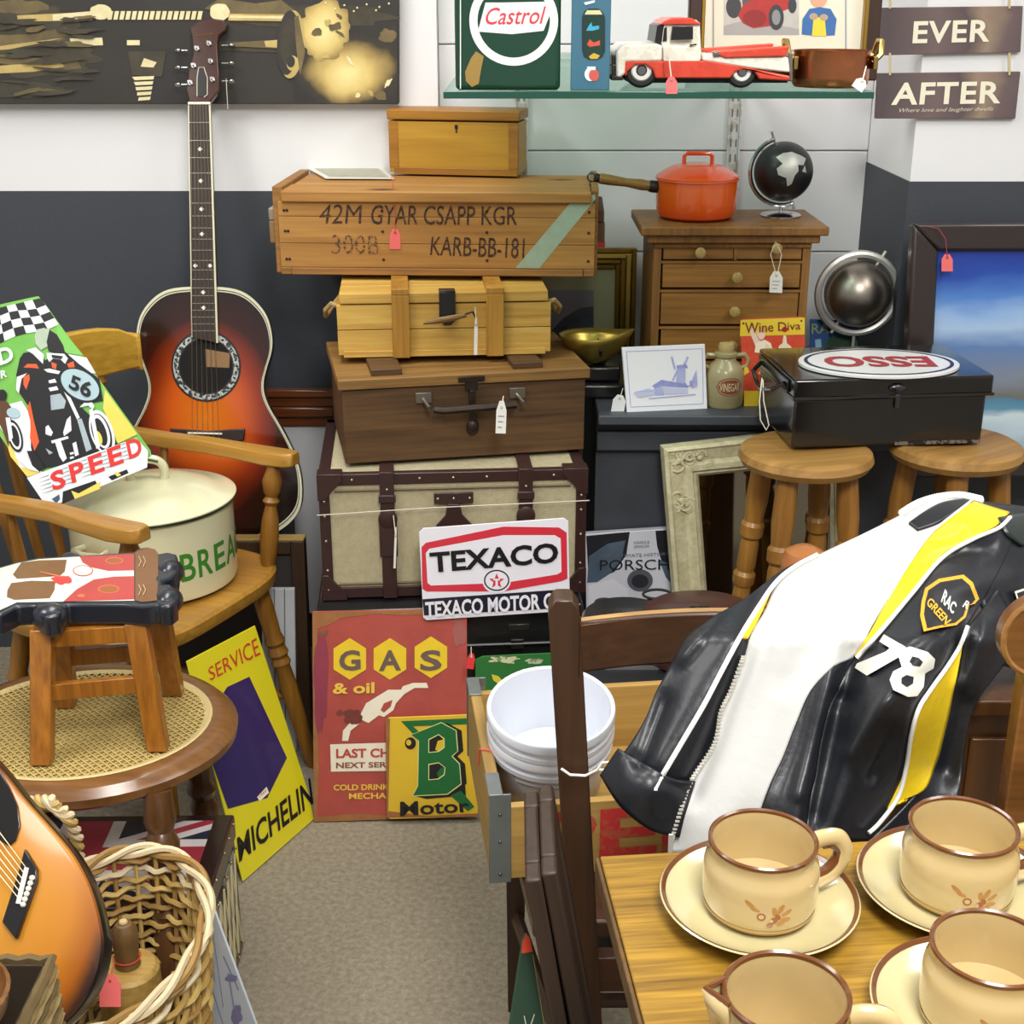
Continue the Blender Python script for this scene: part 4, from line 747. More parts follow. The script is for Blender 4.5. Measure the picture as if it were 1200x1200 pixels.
# windmill picture
A0 = oz(734, 483, ZL); B0 = oz(829, 479, ZL); uu = (B0 - A0).normalized(); pl = Pl(A0 + Vector((0, 0, .0015)), (uu.x, uu.y, 0), (0, .2, 1))
t = plate('windmill_picture', 'white picture with a blue windmill drawing propped on the ledge', 'picture', pl, [(735, 483.5), (829, 479), (826, 403), (729, 407)], .008, M('eeeef2', .5), .001)
bi = M('9aa0d8', .7, var=.7, sc=60, c2='c8cce8'); bj = M('7a80c8', .7, var=.7, sc=80, c2='b0b6e0'); bl2 = M('dfe0ea', .6)
def ln_(x0, y0, x1, y1, w, m): 
    d = math.hypot(x1 - x0, y1 - y0); nx, ny = -(y1 - y0) / d * w / 2, (x1 - x0) / d * w / 2
    return (m, [(x0 + nx, y0 + ny), (x1 + nx, y1 + ny), (x1 - nx, y1 - ny), (x0 - nx, y0 - ny)])
W2 = [ln_(734, 412, 823, 408.5, .8, bi), ln_(734, 412, 739, 477, .8, bi), ln_(739, 477, 824, 473, .8, bi), ln_(823, 408.5, 824, 473, .8, bi)]
W2 += [ln_(791, 433, 787, 418, 2.2, bi), ln_(800, 433, 806, 418, 2.2, bi), ln_(794, 434, 788, 446, 2.4, bi), ln_(800, 434, 802, 424, 1.5, bi), (bj, [(793, 428), (804, 427), (806, 431), (793, 432)]), (bi, [(794, 432), (803, 432), (803, 449), (792, 449)]), (bj, [(764, 452), (775, 445), (792, 448), (808, 452), (806, 454), (775, 452), (768, 455)]), (bi, [(766, 455), (775, 453), (778, 463), (767, 463)]), (M('c4c8e6', .7), [(776, 453), (806, 455), (806, 461), (778, 462)]), (bj, rect(800, 449, 804, 453)), (bi, [(808, 452), (812, 442), (816, 433), (817, 452), (812, 455)]), (bj, rect(808, 446, 812, 453)), (M('c4c8e6', .7), [(742, 460), (760, 455), (768, 458), (765, 463), (748, 466)]), ln_(760, 467, 815, 462, 1.2, bi), ln_(745, 459, 765, 458, 1, bi)]
prn(t, pl, W2, name='drawing')
price_tag(727, 463, 2.575, 15, 21, 'f1f1f1', 10, label='white price tag leaning at the corner of the windmill picture', string=[(730, 455, 2.60)])
# vinegar jar
pc = oz(850, 479, ZL); pc.y += .03; st = M('a79c72', .35, coat=.4, var=.4, sc=40, c2='8c8058'); R = .0385
t = emp('stoneware_jar', 'small stoneware vinegar jar with cork beside the windmill picture', 'jar', TR(pc.x, pc.y, ZL + .0005)); hj = .098
part('body', t, st, lambda b: b.lathe([(.001, 0), (R * .93, 0), (R, .005), (R, .055), (R * .97, .068), (R * .8, .082), (R * .55, .09), (R * .5, .096), (R * .58, .1), (R * .58, .106), (R * .48, .108), (.001, .108)], 40))
part('stopper', t, M('b5a06a', .8), lambda b: b.lathe([(.001, .108), (R * .36, .108), (R * .42, .118), (R * .36, .124), (.001, .125)], 20))
for sg in (-1, 1): part('handle', t, st, lambda b: b.tube([(sg * R * .5, 0, .1), (sg * R * .95, 0, .102), (sg * R * 1.15, 0, .092), (sg * R * 1.1, 0, .08), (sg * R * .85, 0, .076)], .0048, 8))
cyl = lambda a, z, k=1.012: (R * k * math.sin(a), -R * k * math.cos(a), z)
def oval(b, rx, rz, z0, k):
    n = 8
    for i in range(n):
        u0, u1 = -1 + 2 * i / n, -1 + 2 * (i + 1) / n
        h0, h1 = math.sqrt(max(0, 1 - u0 * u0)) * rz, math.sqrt(max(0, 1 - u1 * u1)) * rz
        b.add([cyl(.15 + u0 * rx, z0 - h0, k), cyl(.15 + u1 * rx, z0 - h1, k), cyl(.15 + u1 * rx, z0 + h1, k), cyl(.15 + u0 * rx, z0 + h0, k)], [(0, 1, 2, 3)])
part('label_border', t, M('7a3c2a', .5), lambda b: oval(b, .72, .0185, .045, 1.006)); part('label_oval', t, M('b9ab84', .5), lambda b: oval(b, .66, .0165, .045, 1.012)); 
part('label_ground', t, M('8a4a34', .5), lambda b: oval(b, .62, .015, .045, 1.018))
txtf(t, 'VINEGAR', lambda u, v: cyl(.15 + (u - .5) * 1.06, .037 + v * .016, 1.03), M('d8c8a0', .5), bold=.02, cuts=8)
part('incised_band', t, M('877a52', .5), lambda b: [b.add([cyl(a, z, 1.004), cyl(a + .07, z + .004, 1.004), cyl(a + .07, z + .0052, 1.004), cyl(a, z + .0012, 1.004)], [(0, 1, 2, 3)]) for z in (.008, .012, .016, .02) for a in [-1.4 + .14 * i for i in range(20)]], kind='stuff')
# Wine Diva sign
pl = Pl(oz(871, 476, ZL) + Vector((0, 0, .003)), (1, .0, 0), (0, .12, 1)); sy = M('e6c52a', .45, coat=.3); sr_ = M('c8341f', .45, var=.7, sc=40, c2='e0603a', coat=.3)
t = plate('wine_sign', 'red and yellow Wine Diva tin sign leaning on the small chest', 'sign', pl, [(872, 476), (944, 475), (943, 374), (939, 371), (870, 374), (867, 377)], .002, sr_, .0006)
sk = M('ecc9b8', .6); 
prn(t, pl, [(sy, [(867, 394), (943, 392), (943, 372), (868, 375)]), (sy, [(872, 476), (944, 475), (944, 458), (872, 458)]), (sk, [(878, 388), (882, 384), (889, 398), (898, 402), (900, 412), (888, 413)]), (sk, ell(892, 392, 4.5, 6)), (M('f0e2c8', .6), [(886, 402), (896, 398), (903, 402), (906, 411), (898, 414), (884, 413)]), (sk, [(898, 402), (906, 410), (904, 413), (896, 408)]), (M('d8a03a', .6), ell(895, 386, 5, 3.5)), (M('e8d9b8', .5), [(910, 413), (913, 405), (917, 402), (918, 393), (921, 393), (922, 402), (927, 406), (929, 413)]), (M('b01c22', .4), ell(919.5, 386, 3.5, 3.2)), (M('e8c83a', .5), [(872, 440), (878, 436), (876, 430), (872, 428)]), (M('e8a05a', .6), blob(910, 440, 20, 8, 18, .3, 4))])
txt(t, pl, 'Wine Diva', [(873, 391), (938, 386), (938, 377), (873, 378)], M('7a2a14', .5), .0015, bold=.01)
holes(t, pl, [(871, 379), (939, 376)], r=.002)
# blue sign behind the globe
pl = Pl(oz(948, 466, ZL) + Vector((0, .12, .003)), (1, 0, 0), (0, .1, 1))
t = plate('blue_sign', 'small blue and green tin sign behind the silver globe stem', 'sign', pl, [(949, 470), (1005, 470), (1005, 376), (949, 374)], .002, M('27508e', .45, var=.3, sc=10, coat=.3), .0006)
prn(t, pl, [(M('1c5a30', .5, var=.6, sc=40), [(965, 415), (968, 398), (985, 390), (1004, 392), (1004, 416)]), (M('1a3a26', .5), ell(984, 402, 14, 9)), (M('8ab4c8', .5), [(955, 398), (962, 397), (963, 412), (956, 412)])])
txt(t, pl, 'GRASSHOPPER', [(938, 392), (1022, 389), (1022, 378), (938, 379)] if 0 else [(950, 391), (1003, 390), (1003, 379), (950, 378)], M('8aa06a', .5), .0015, bold=.02) if 0 else txt(t, pl, 'RASS', [(951, 391), (986, 390), (986, 379), (951, 379)], M('8aa06a', .5), .0015, bold=.02)
# ================================================================ STOOLS AND BLACK DEED BOX
stw = wood('ba8850', '7e5226', 'X', .5, 7, con=.22, coat=.1); stl = wood('b07838', '78481d', 'Z', .45, 9, con=.22, coat=.2)
ZS = .757
def stool(px_, py_, label, rot):
    c = oz(px_, py_, ZS); t = emp('round_stool', label, 'stool', TR(c.x, c.y, 0, rot), 'round wooden stools')
    R = .118
    part('seat', t, stw, lambda b: b.lathe([(.001, ZS - .036), (R * .8, ZS - .036), (R * .95, ZS - .03), (R * 1.01, ZS - .018), (R * .98, ZS - .006), (R * .9, ZS - .0005), (R * .6, ZS - .003), (.001, ZS - .005)], 44))
    ft_ = []
    for k in range(4):
        a = math.pi / 4 + k * math.pi / 2; p1 = Vector((math.cos(a) * .078, math.sin(a) * .078, ZS - .03)); p0 = Vector((math.cos(a) * .15, math.sin(a) * .15, .0)); ft_.append((p0, p1))
        part('leg', t, stl, lambda b: b.turned(p0, p1, [(0, .014), (.1, .017), (.3, .0195), (.5, .0195), (.64, .0155), (.65, .0205), (.675, .021), (.685, .0155), (.70, .018), (.76, .0175), (.775, .0155), (.785, .0215), (.815, .022), (.825, .017), (.88, .0205), (1, .0185)], 16))
    for k in range(4):
        f = .22 if k % 2 else .3; a, b_ = ft_[k], ft_[(k + 1) % 4]; pa, pb = a[0].lerp(a[1], f), b_[0].lerp(b_[1], f)
        part('stretcher', t, stl, lambda b: b.turned(pa, pb, [(0, .008), (.3, .011), (.5, .014), (.7, .011), (1, .008)], 10))
        f = .50 if k % 2 else .56; pa, pb = a[0].lerp(a[1], f), b_[0].lerp(b_[1], f)
    return t
stool(945, 524, 'round wooden stool under the left end of the black box', 12)
stool(1121, 517, 'round wooden stool under the right end of the black box', 33)
DM, dw = bframe((926, 526), (1152, 519), ZS + .002)
p0 = oz(926, 526, ZS + .002); bt = M('0d0d0f', .18, coat=.7, var=.3, sc=30, c2='1e1c1c'); dd = .23; dh = oy(927, 447, p0.y).z - ZS
t = emp('deed_box', 'glossy black metal deed box resting across the two round stools', 'box', DM)
part('body', t, bt, lambda b: b.box(.003, dw - .003, .003, dd, 0, dh - .036), bevel=.004)
part('lid', t, bt, lambda b: (b.box(0, dw + .006, 0, dd + .004, dh - .034, dh)), bevel=.004)
part('lid_bead', t, bt, lambda b: b.tube([(-.001, 0, dh - .034), (dw + .007, 0, dh - .034), (dw + .007, dd + .004, dh - .034), (-.001, dd + .004, dh - .034)], .003, 6, closed=True))
def bail(b): b.tube([(-.004, .05, dh - .018), (-.022, .06, dh - .032), (-.026, .11, dh - .045), (-.026, .14, dh - .045), (-.022, .19, dh - .032), (-.004, .20, dh - .018)], .0042, 8)
part('carry_handle', t, bt, bail); part('handle_plate', t, bt, lambda b: b.box(-.004, 0, .03, .22, dh - .03, dh - .008), bevel=.0015)
part('clasp', t, M('55565a', .25, .9), lambda b: (b.ball((dw * .52, -.003, dh - .018), .016, 14, 8, (1, .35, .5)), b.box(dw * .515, dw * .54, -.003, .002, dh - .055, dh - .03)), bevel=.001)
part('chipped_edge', t, M('6e6256', .7, var=1, sc=90, c2='0d0d0f', sharp=1), lambda b: b.box(dw * .54, dw - .006, .0015, .003, .0, .006))
# ESSO oval on its lid
hp = hpl(1029, 428, ZS + .002 + dh); 
c = hp.px(1029, 428.5); rx = (hp.px(1122, 428)[0] - hp.px(936, 428)[0]) / 2; ry = (hp.px(1029, 412.5)[1] - hp.px(1029, 445)[1]) / 2
t = emp('oval_sign', 'white oval ESSO sign lying upside down on the black deed box', 'sign', hp.M @ Matrix.Translation((c[0], c[1], .0012)))
part('plate', t, M('eceaea', .3, coat=.3), lambda b: b.prism(ell(0, 0, rx, ry, 56), 0, .006), bevel=.0008)
part('blue_ring', t, M('232347', .4), lambda b: b.rings([[(x, y, z) for x, y in ell(0, 0, rx * k, ry * k, 56)] for k, z in ((.93, .0062), (.93, .0068), (.885, .0068), (.885, .0062))], cap=False, closed=True))
txtf(t, 'ESSO', lambda u, v: (rx * .68 - u * rx * 1.36, ry * .38 - v * ry * .76, .0069), M('a8343a', .5), bold=.05, cuts=1)
cd0 = WM[t.name]
b = MB(); pts = [oy(893, 443, p0.y + .10), oy(890, 470, p0.y + .085), oy(891, 492, p0.y + .08), oy(898, 504, p0.y + .08), oy(901, 498, p0.y + .08), oy(895, 470, p0.y + .085), oy(894, 445, p0.y + .10)]
o = Vector(pts[3]); b.tube([p - o for p in pts], .0012, 6); build('string_loop', b, STRC, Mx=Matrix.Translation(o), label='white string loop hanging from the handle of the black deed box', cat='string')
# ================================================================ ORNATE MIRROR, BOOK, SMALL THINGS BELOW THE LEDGE
P0 = oy(800, 760, 2.50); uu = Vector((1, .12, 0)).normalized(); bk2 = Vector((-uu.y, uu.x, 0))
pl = Pl(P0, uu, Vector((-.03, 0, 0)) + bk2 * .07 + Vector((0, 0, 1)))
cf = M('e0dab8', .6, var=.8, sc=50, c2='a29460', bump=.6, bsc=200); cf2 = M('ddd8ba', .55, var=.7, sc=90, c2='a08a50', bump=.5, bsc=200)
t = emp('ornate_mirror', 'cream ornate framed mirror leaning behind the left stool', 'mirror', pl.M)
OT = [(776, 524), (997, 499), (1003, 880), (806, 900)]; IT = [(819, 558), (973, 543), (975, 840), (840, 850)]
for k in range(4):
    o0, o1, i1, i0 = OT[k], OT[(k + 1) % 4], IT[(k + 1) % 4], IT[k]
    a, b_, c_, d_ = [Vector((*pl.px(*p), 0)) for p in (o0, o1, i1, i0)]
    mb = MB(); prof = [(0, -.02), (0, .012), (.1, .016), (.16, .012), (.5, .006), (.62, .012), (.78, .012), (.82, .004), (.9, .006), (1, -.002), (1, -.02)]
    mb.add([tuple(a.lerp(d_, s) + Vector((0, 0, z))) for s, z in prof] + [tuple(b_.lerp(c_, s) + Vector((0, 0, z))) for s, z in prof], [(i, i + 1, i + 12, i + 11) for i in range(10)])
    build('frame_rail', mb, cf, t, smooth=False)
    # carved scrolls at the corner and mid rail
    mb = MB(); rnd = random.Random(k)
    for cc_, sc_ in ((a.lerp(d_, .42), 1.0), (a.lerp(d_, .4).lerp(b_.lerp(c_, .4), .5), .6), (a.lerp(d_, .4).lerp(b_.lerp(c_, .4), .13), .8), (a.lerp(d_, .4).lerp(b_.lerp(c_, .4), .87), .8)):
        for j in range(9):
            q0 = cc_ + Vector((rnd.uniform(-.02, .02), rnd.uniform(-.02, .02), .011)); r0 = rnd.uniform(.009, .018) * sc_; a0 = rnd.uniform(0, 6.28); sg = rnd.choice((-1, 1))
            mb.tube([q0 + Vector((math.cos(a0 + sg * s * .55) * r0 * (1 - s / 11), math.sin(a0 + sg * s * .55) * r0 * (1 - s / 11), 0)) for s in range(9)], [.0022 * (1.25 - s / 12) for s in range(9)], 6)
        mb.ball(tuple(cc_ + Vector((0, 0, .011))), .007 * sc_, 10, 6, (1, 1, .5))
    build('carved_scrolls', mb, cf2, t, kind='stuff')
mrm = M('8a8780', .03, 1); part('glass', t, mrm, lambda b: b.flat([pl.px(*p) for p in IT], -.004))
part('backing', t, M('4a3a28', .8), lambda b: b.prism([pl.px(*p) for p in OT], -.026, -.0201))
# big picture book
pl = Pl(oy(692, 740, 2.555), (1, .0, 0), (0, .08, 1))
t = plate('car_book', 'large grey and white PORSCHE history book leaning against the ledge front', 'book', pl, [(688, 790), (842, 790), (826, 617), (686, 626)], .02, M('d7d7e2', .35, coat=.4), .001)
bd_ = M('3c4a5c', .35, var=.5, sc=10, c2='7c8ea0', coat=.4); bw_ = M('e4e4ee', .35, coat=.4)
prn(t, pl, [(M('23232b', .4), [(687, 628), (738, 623), (734, 650), (720, 670), (690, 683)]), (bd_, [(688, 683), (690, 652), (712, 637), (733, 633), (728, 656), (715, 672), (700, 682)]), (M('23232b', .4), [(768, 622), (784, 621), (792, 690), (776, 660), (770, 640)]), (bd_, [(772, 655), (786, 662), (792, 690), (780, 676)]), (M('5a5a66', .4), ell(750, 680, 15, 13)), (M('2e2e34', .4), ell(750, 681, 10, 8)), (bw_, [(690, 686), (718, 678), (736, 690), (736, 700), (690, 712)]), (M('4a4a55', .4), ell(708, 706, 12, 6))])
gx = M('23242a', .4); txt(t, pl, 'PORSCHE', [(703, 668), (796, 667), (796, 655), (703, 656)], gx, .002, bold=.0)
txt(t, pl, 'THE ULTIMATE HISTORY OF', [(703, 654), (796, 650), (796, 646.5), (703, 650)], M('6a6c78', .4), .002, bold=.0, name='small_lettering')
txt(t, pl, 'MARKS &', [(743, 637.5), (761, 636.5), (761, 633), (743, 634)], M('7a7c88', .4), .002, bold=0, name='small_lettering'); txt(t, pl, 'SPENCER', [(743, 642), (761, 641), (761, 638), (743, 639)], M('7a7c88', .4), .002, bold=0, name='small_lettering')
# black holdall that carries the pan and the leather case
c = oz(770, 735, .52); bgm = M('17171a', .55, var=.4, sc=12, c2='26262a', bump=.5, bsc=60)
t = emp('holdall', 'large black soft holdall behind the bottle crate and dark chair', 'bag', TR(.30, 1.97, 0))
def bag(b):
    def fn(u, v):
        a = 2 * math.pi * u; cx, sx = math.cos(a), math.sin(a); e = .45; r = (abs(cx) ** (2 / e) + abs(sx) ** (2 / e)) ** (-e / 2)
        z = .49 * v; k = 1 - .06 * (2 * v - 1) ** 4 + .02 * math.sin(a * 5 + v * 7)
        return (.185 * r * cx * k, .13 * r * sx * k, z)
    b.grid(fn, 56, 14); b.prism([(.18 * x, .125 * y) for x, y in [(( abs(math.cos(a)) ** .45) * math.copysign(1, math.cos(a)), (abs(math.sin(a)) ** .45) * math.copysign(1, math.sin(a))) for a in [k * math.pi / 14 for k in range(28)]]], .482, .492)
part('body', t, bgm, bag); part('piping', t, M('6a6a70', .5), lambda b: b.tube([(-.05, -.136, .0), (-.053, -.136, .2), (-.05, -.136, .35), (-.03, -.132, .478)], .0015, 6)); part('zip', t, M('8a8a8a', .4, .6), lambda b: b.box(-.15, .15, -.004, .004, .492, .496))
pc = oz(735, 716, .56); bm_ = M('1b1b1d', .35, coat=.3)
t = emp('black_pan', 'round black lidded pan in front of the PORSCHE book', 'pan', TR(pc.x, pc.y, .497))
part('body', t, bm_, lambda b: b.lathe([(.001, 0), (.058, 0), (.066, .008), (.068, .048), (.001, .048)], 40)); part('lid', t, M('232224', .3, coat=.4), lambda b: b.lathe([(.001, .0485), (.072, .0485), (.0735, .052), (.07, .057), (.06, .059), (.001, .061)], 44))
part('rim', t, M('8a8680', .25, 1), lambda b: b.lathe([(.0725, .048), (.0745, .049), (.0745, .051), (.0735, .052)], 44))
pc2 = oz(767, 706, .54)
t = emp('brass_weight', 'small brass disc with ring handle beside the black lidded pan', 'weight', TR(pc2.x + .005, pc2.y - .02, .497))
part('disc', t, M('8f7e3e', .3, 1, var=.4, sc=40), lambda b: b.lathe([(.001, 0), (.034, 0), (.036, .004), (.034, .045), (.02, .048), (.001, .05)], 28)); part('ring_handle', t, M('2b2a28', .35, .8), lambda b: b.tube([(.024 * math.cos(a), .03 + .006 * math.sin(a), .054 + .006 * math.sin(a)) for a in [k * math.pi / 8 for k in range(16)]], .0026, 6, closed=True))
pc = oz(826, 748, .53); lb = M('4a2a24', .4, coat=.3, var=.3, sc=10)
t = emp('leather_case', 'round brown leather case with a black band, partly under the jacket', 'case', TR(pc.x, pc.y + .03, .497))
part('body', t, lb, lambda b: b.lathe([(.001, 0), (.105, 0), (.112, .02), (.11, .045), (.098, .062), (.07, .071), (.001, .074)], 48)); part('band', t, M('1a191b', .4, coat=.3), lambda b: b.tube([(math.sin(a) * .002 + .012, -math.cos(a) * .1165, .036 + math.sin(a) * .042) for a in [k * math.pi / 12 for k in range(13)]], .0001, 4) if 0 else b.grid(lambda u, v: (-.012 + .03 * u + (-.01) , -(.114 - .114 * v), .036 + .041 * math.sqrt(max(0, 1 - (1 - v) ** 4)) ), 2, 14), solid=.003)
part('rim', t, M('9a8f80', .3, .9), lambda b: b.lathe([(.112, .028), (.1155, .03), (.1155, .034), (.112, .036)], 48))
# tan round-ended club under the stool
a_, b_ = oy(957, 652, 1.80), oy(930, 668, 1.78)
pw_ = oy(942, 662, 1.90); t = emp('tan_skittle', 'tan round-topped wooden skittle between the left stool and the jacket', 'skittle', TR(pw_.x, pw_.y, .497))
tn = M('b5713c', .4, coat=.3, var=.3, sc=20)
part('body', t, tn, lambda b: b.lathe([(.001, 0), (.03, 0), (.034, .03), (.036, .08), (.028, pw_.z - .53), (.034, pw_.z - .505), (.035, pw_.z - .49), (.028, pw_.z - .475), (.014, pw_.z - .467), (.001, pw_.z - .465)], 28)); part('turned_ring', t, M('a5632f', .4), lambda b: b.lathe([(.028, pw_.z - .532), (.032, pw_.z - .53), (.032, pw_.z - .525), (.028, pw_.z - .523)], 28))
# ================================================================ SEASCAPE ON THE RIGHT
XS_ = oy(1085, 480, 2.62)
pl = Pl(oy(1085, 505, 2.60), (1, .02, 0), (-.0, .10, 1))
t = emp('seascape_painting', 'large dark-framed blue seascape painting against the right wall', 'painting', pl.M)
x0, zt = pl.px(1070, 262)[0], pl.px(1070, 262)[1]; x1 = x0 + .62; zb_ = pl.px(1085, 560)[1]; fm = M('2d211e', .35, coat=.3, var=.3, sc=10)
fw = .052
part('frame_rail', t, fm, lambda b: b.prism([(x0, zt), (x0 + fw, zt - fw), (x0 + fw + .012, zb_ + fw), (x0 + .012, zb_)], -.03, .006), bevel=.006)
part('frame_rail', t, fm, lambda b: b.prism([(x1, zt), (x1 - fw, zt - fw), (x1 - fw, zb_ + fw), (x1, zb_)], -.03, .006), bevel=.006)
part('frame_rail', t, fm, lambda b: b.prism([(x0, zt), (x1, zt), (x1 - fw, zt - fw), (x0 + fw, zt - fw)], -.03, .005), bevel=.006)
part('frame_rail', t, fm, lambda b: b.prism([(x0, zb_), (x1, zb_), (x1 - fw, zb_ + fw), (x0 + fw, zb_ + fw)], -.03, .005), bevel=.006)
yv = lambda y: pl.px(1150, y)[1]; lo, hi = yv(520), yv(280); f_ = lambda y: (yv(y) - lo) / (hi - lo)
sea = ramp('seascape', 'Y', lo, hi, [(0, '9ab4c4'), (f_(492), 'c8d8de'), (f_(482), '5e8ea8'), (f_(470), '4e7f9e'), (f_(466), '6a6a62'), (f_(445), '7c8494'), (f_(410), '5b7cb0'), (f_(385), 'a3bddc'), (f_(368), '8fb0dc'), (f_(350), '4f7fc6'), (f_(325), '2149a4'), (f_(305), '1a3a98'), (1, '152e80')], .22, 5, .4, stretch=(.8, 2.5, 1))
part('canvas', t, sea, lambda b: b.box(x0 + fw - .004, x1 - fw + .004, zb_ + fw - .004, zt - fw + .004, -.02, -.006))
price_tag(1110, 298, 2.615, 13, 20, label='pink price tag hanging on the seascape frame', string=[(1108, 280, 2.615), (1100, 268, 2.62), (1085, 265, 2.635), (1075, 264, 2.64)], scol='9a3a48')
# ================================================================ THE ACOUSTIC GUITAR
pl = Pl(oy(250, 632, 2.72), (1, .0, 0), (0, .275, 1)); 
# top of the headstock leans towards the wall
Yb = 2.72
R_ = [(254, 337), (277, 340), (293, 348), (307, 362), (315, 377), (319, 397), (318, 413), (313, 430), (309, 447), (310, 463), (317, 480), (327, 497), (338, 517), (348, 540), (353, 563), (353, 587), (347, 603), (333, 617), (313, 628), (287, 634)]
axp = lambda y: 241 + (y - 429) * .035
L_ = [(2 * axp(y) - x, y) for x, y in R_][::-1]
body = crs(L_ + R_, 3, True)
def loc(p): return pl.px(*p)
bp = [loc(p) for p in body]; n = len(bp)
cxg = sum(p[0] for p in bp) / n; cyg = sum(p[1] for p in bp) / n
def inset(k, dx=0): return [(cxg + (x - cxg) * k, cyg + (y - cyg) * k) for x, y in bp]
t = emp('acoustic_guitar', 'round-backed sunburst acoustic guitar standing against the wall behind the spindle chair', 'guitar', pl.M)
sb_ = ramp('sunburst', 'Y', 0, 1, [(0, 'd9781c'), (.36, 'c9561a'), (.56, '8c2e12'), (.74, '34110b'), (1, '170d0c')], .06, 6, .15, radial=((cxg - .0, cyg - .02, 0), (.205, .29, 1)), coat=.8)
blk2 = M('141416', .4, coat=.4)
mb = MB(); prof = [(0, 1.0), (-.02, 1.005), (-.05, .97), (-.09, .86), (-.12, .68), (-.135, .4), (-.138, .05)]
mb.rings([[(x, y, c) for x, y in inset(k)] for c, k in prof][::-1]); build('bowl_back', mb, M('1a1c22', .4, coat=.5), t)
mb = MB(); mb.prism(inset(.975), -.002, .003); build('top', mb, sb_, t)
bi2 = M('d5d2b4', .4, coat=.4)
mb = MB()
o0, o1 = inset(1.005), inset(.965); mb.rings([[(*o0[i], -.003), (*o0[i], .0042), (*o1[i], .0042), (*o1[i], -.003)] for i in range(n)], closed=True); build('binding', mb, bi2, t)
mb = MB(); o0, o1 = inset(.982), inset(.975); mb.rings([[(*o0[i], .003), (*o0[i], .0046), (*o1[i], .0046), (*o1[i], .003)] for i in range(n)], closed=True); build('purfling', mb, M('23201e', .4), t)
HC = loc((242, 429)); hr = (loc((270, 429))[0] - HC[0])
def disc(b, r, c, c0=0, k=40): b.prism(ell(HC[0], HC[1], r, r * 1.02, k), c0, c)
ros = part('rosette', t, M('b9bcb8', .4, var=1, sc=140, c2='2a3032', sharp=1), lambda b: disc(b, hr * 1.42, .0036, .002))
part('rosette_edge', ros, blk2, lambda b: (b.rings([[(x, y, z) for x, y in ell(HC[0], HC[1], hr * k, hr * k * 1.02, 40)] for k, z in ((1.38, .0036), (1.38, .0042), (1.46, .0042), (1.46, .0036))], cap=False, closed=True), b.rings([[(x, y, z) for x, y in ell(HC[0], HC[1], hr * k, hr * k * 1.02, 40)] for k, z in ((1.1, .0036), (1.1, .0042), (1.16, .0042), (1.16, .0036))], cap=False, closed=True)))
part('rosette_leaf', ros, M('23282a', .4), lambda b: [b.prism(ell(HC[0] + hr * 1.27 * math.cos(a), HC[1] + hr * 1.29 * math.sin(a), hr * .07, hr * .045, 8, math.degrees(a) + 45 * (k % 3)), .0036, .0041) for k, a in enumerate([k * math.pi / 16 for k in range(32)])], kind='stuff')
hole = part('sound_hole', t, M('0b0a0a', .9), lambda b: disc(b, hr * 1.1, .0039, .002)); part('paper_label', hole, M('8a6a48', .8), lambda b: b.flat([loc(p) for p in [(241, 409), (270, 414), (269, 431), (242, 430)]], .004))
nk = wood('4a2a18', '24130c', 'Y', .4, 12); fb = M('2d1d18', .5, var=.5, sc=30)
P = lambda *a: [loc(p) for p in a]
part('neck', t, nk, lambda b: b.prism(P((224, 122), (246, 122), (254, 345), (227, 345)), -.018, .006), bevel=.004)
part('fretboard', t, fb, lambda b: b.prism(P((223, 122), (246.5, 122), (255, 402), (227, 396)), .0062, .0125), bevel=.0008)
part('fretboard_binding', t, bi2, lambda b: (b.prism(P((246.2, 122), (248, 122), (257, 402), (254.8, 402)), .006, .0127), b.prism(P((222, 122), (223.2, 122), (227.2, 396), (226, 396)), .006, .0127)))
part('nut', t, M('e8e4d4', .4), lambda b: b.prism(P((222, 121), (248, 121), (248, 124), (222, 124)), .006, .0145), bevel=.0005)
fy = [145, 166, 186, 204, 222, 239, 254, 268, 281, 294, 306, 317, 328, 338, 347, 356, 364, 372, 380, 388]
xl = lambda y: 223 + (y - 122) * .0145; xr = lambda y: 246.5 + (y - 122) * .0305
for y in fy: part('fret', t, M('b8b4a8', .3, 1), lambda b: b.prism(P((xl(y), y - .35), (xr(y), y - .35), (xr(y), y + .35), (xl(y), y + .35)), .0125, .0138))
for y, xs in [(176, (0,)), (213, (0,)), (246, (0,)), (275, (0,)), (312, (-8.5, 8.5)), (343, (0,)), (361, (0,))]:
    for dx in xs: cx = (xl(y) + xr(y)) / 2 + dx; part('diamond_inlay', t, M('e9e6da', .3), lambda b: b.prism(P((cx - 3, y), (cx, y + 2.6), (cx + 3, y), (cx, y - 2.6)), .0125, .0128))
hs = [(223, 120), (219, 106), (222, 84), (227, 64), (226, 46), (223, 34), (232, 26), (246, 22), (262, 24), (267, 29), (265, 36), (257, 42), (255, 52), (257, 84), (258, 106), (250, 116), (247, 120)]
part('headstock', t, M('3d1c10', .2, coat=.7), lambda b: b.prism([loc(p) for p in hs], -.012, .006), bevel=.002)
part('truss_cover', t, M('141212', .3), lambda b: (b.prism(P((232, 114), (242, 114), (243, 90), (240, 80), (234, 80), (232, 92)), .006, .008)), bevel=.0005)
part('cover_edge', t, M('d8d4c4', .4), lambda b: b.tube([(*loc(p), .0085) for p in [(232, 114), (232, 92), (234, 80), (240, 80), (244, 92), (244, 112), (240, 115)]], .0009, 6))
part('gold_script', t, M('a8823c', .4, .5), lambda b: b.tube([(*loc((231 + k, 42.5 - k * .13 + (1.1 if k % 2 else -.8))), .0068) for k in range(20)], .0007, 5))
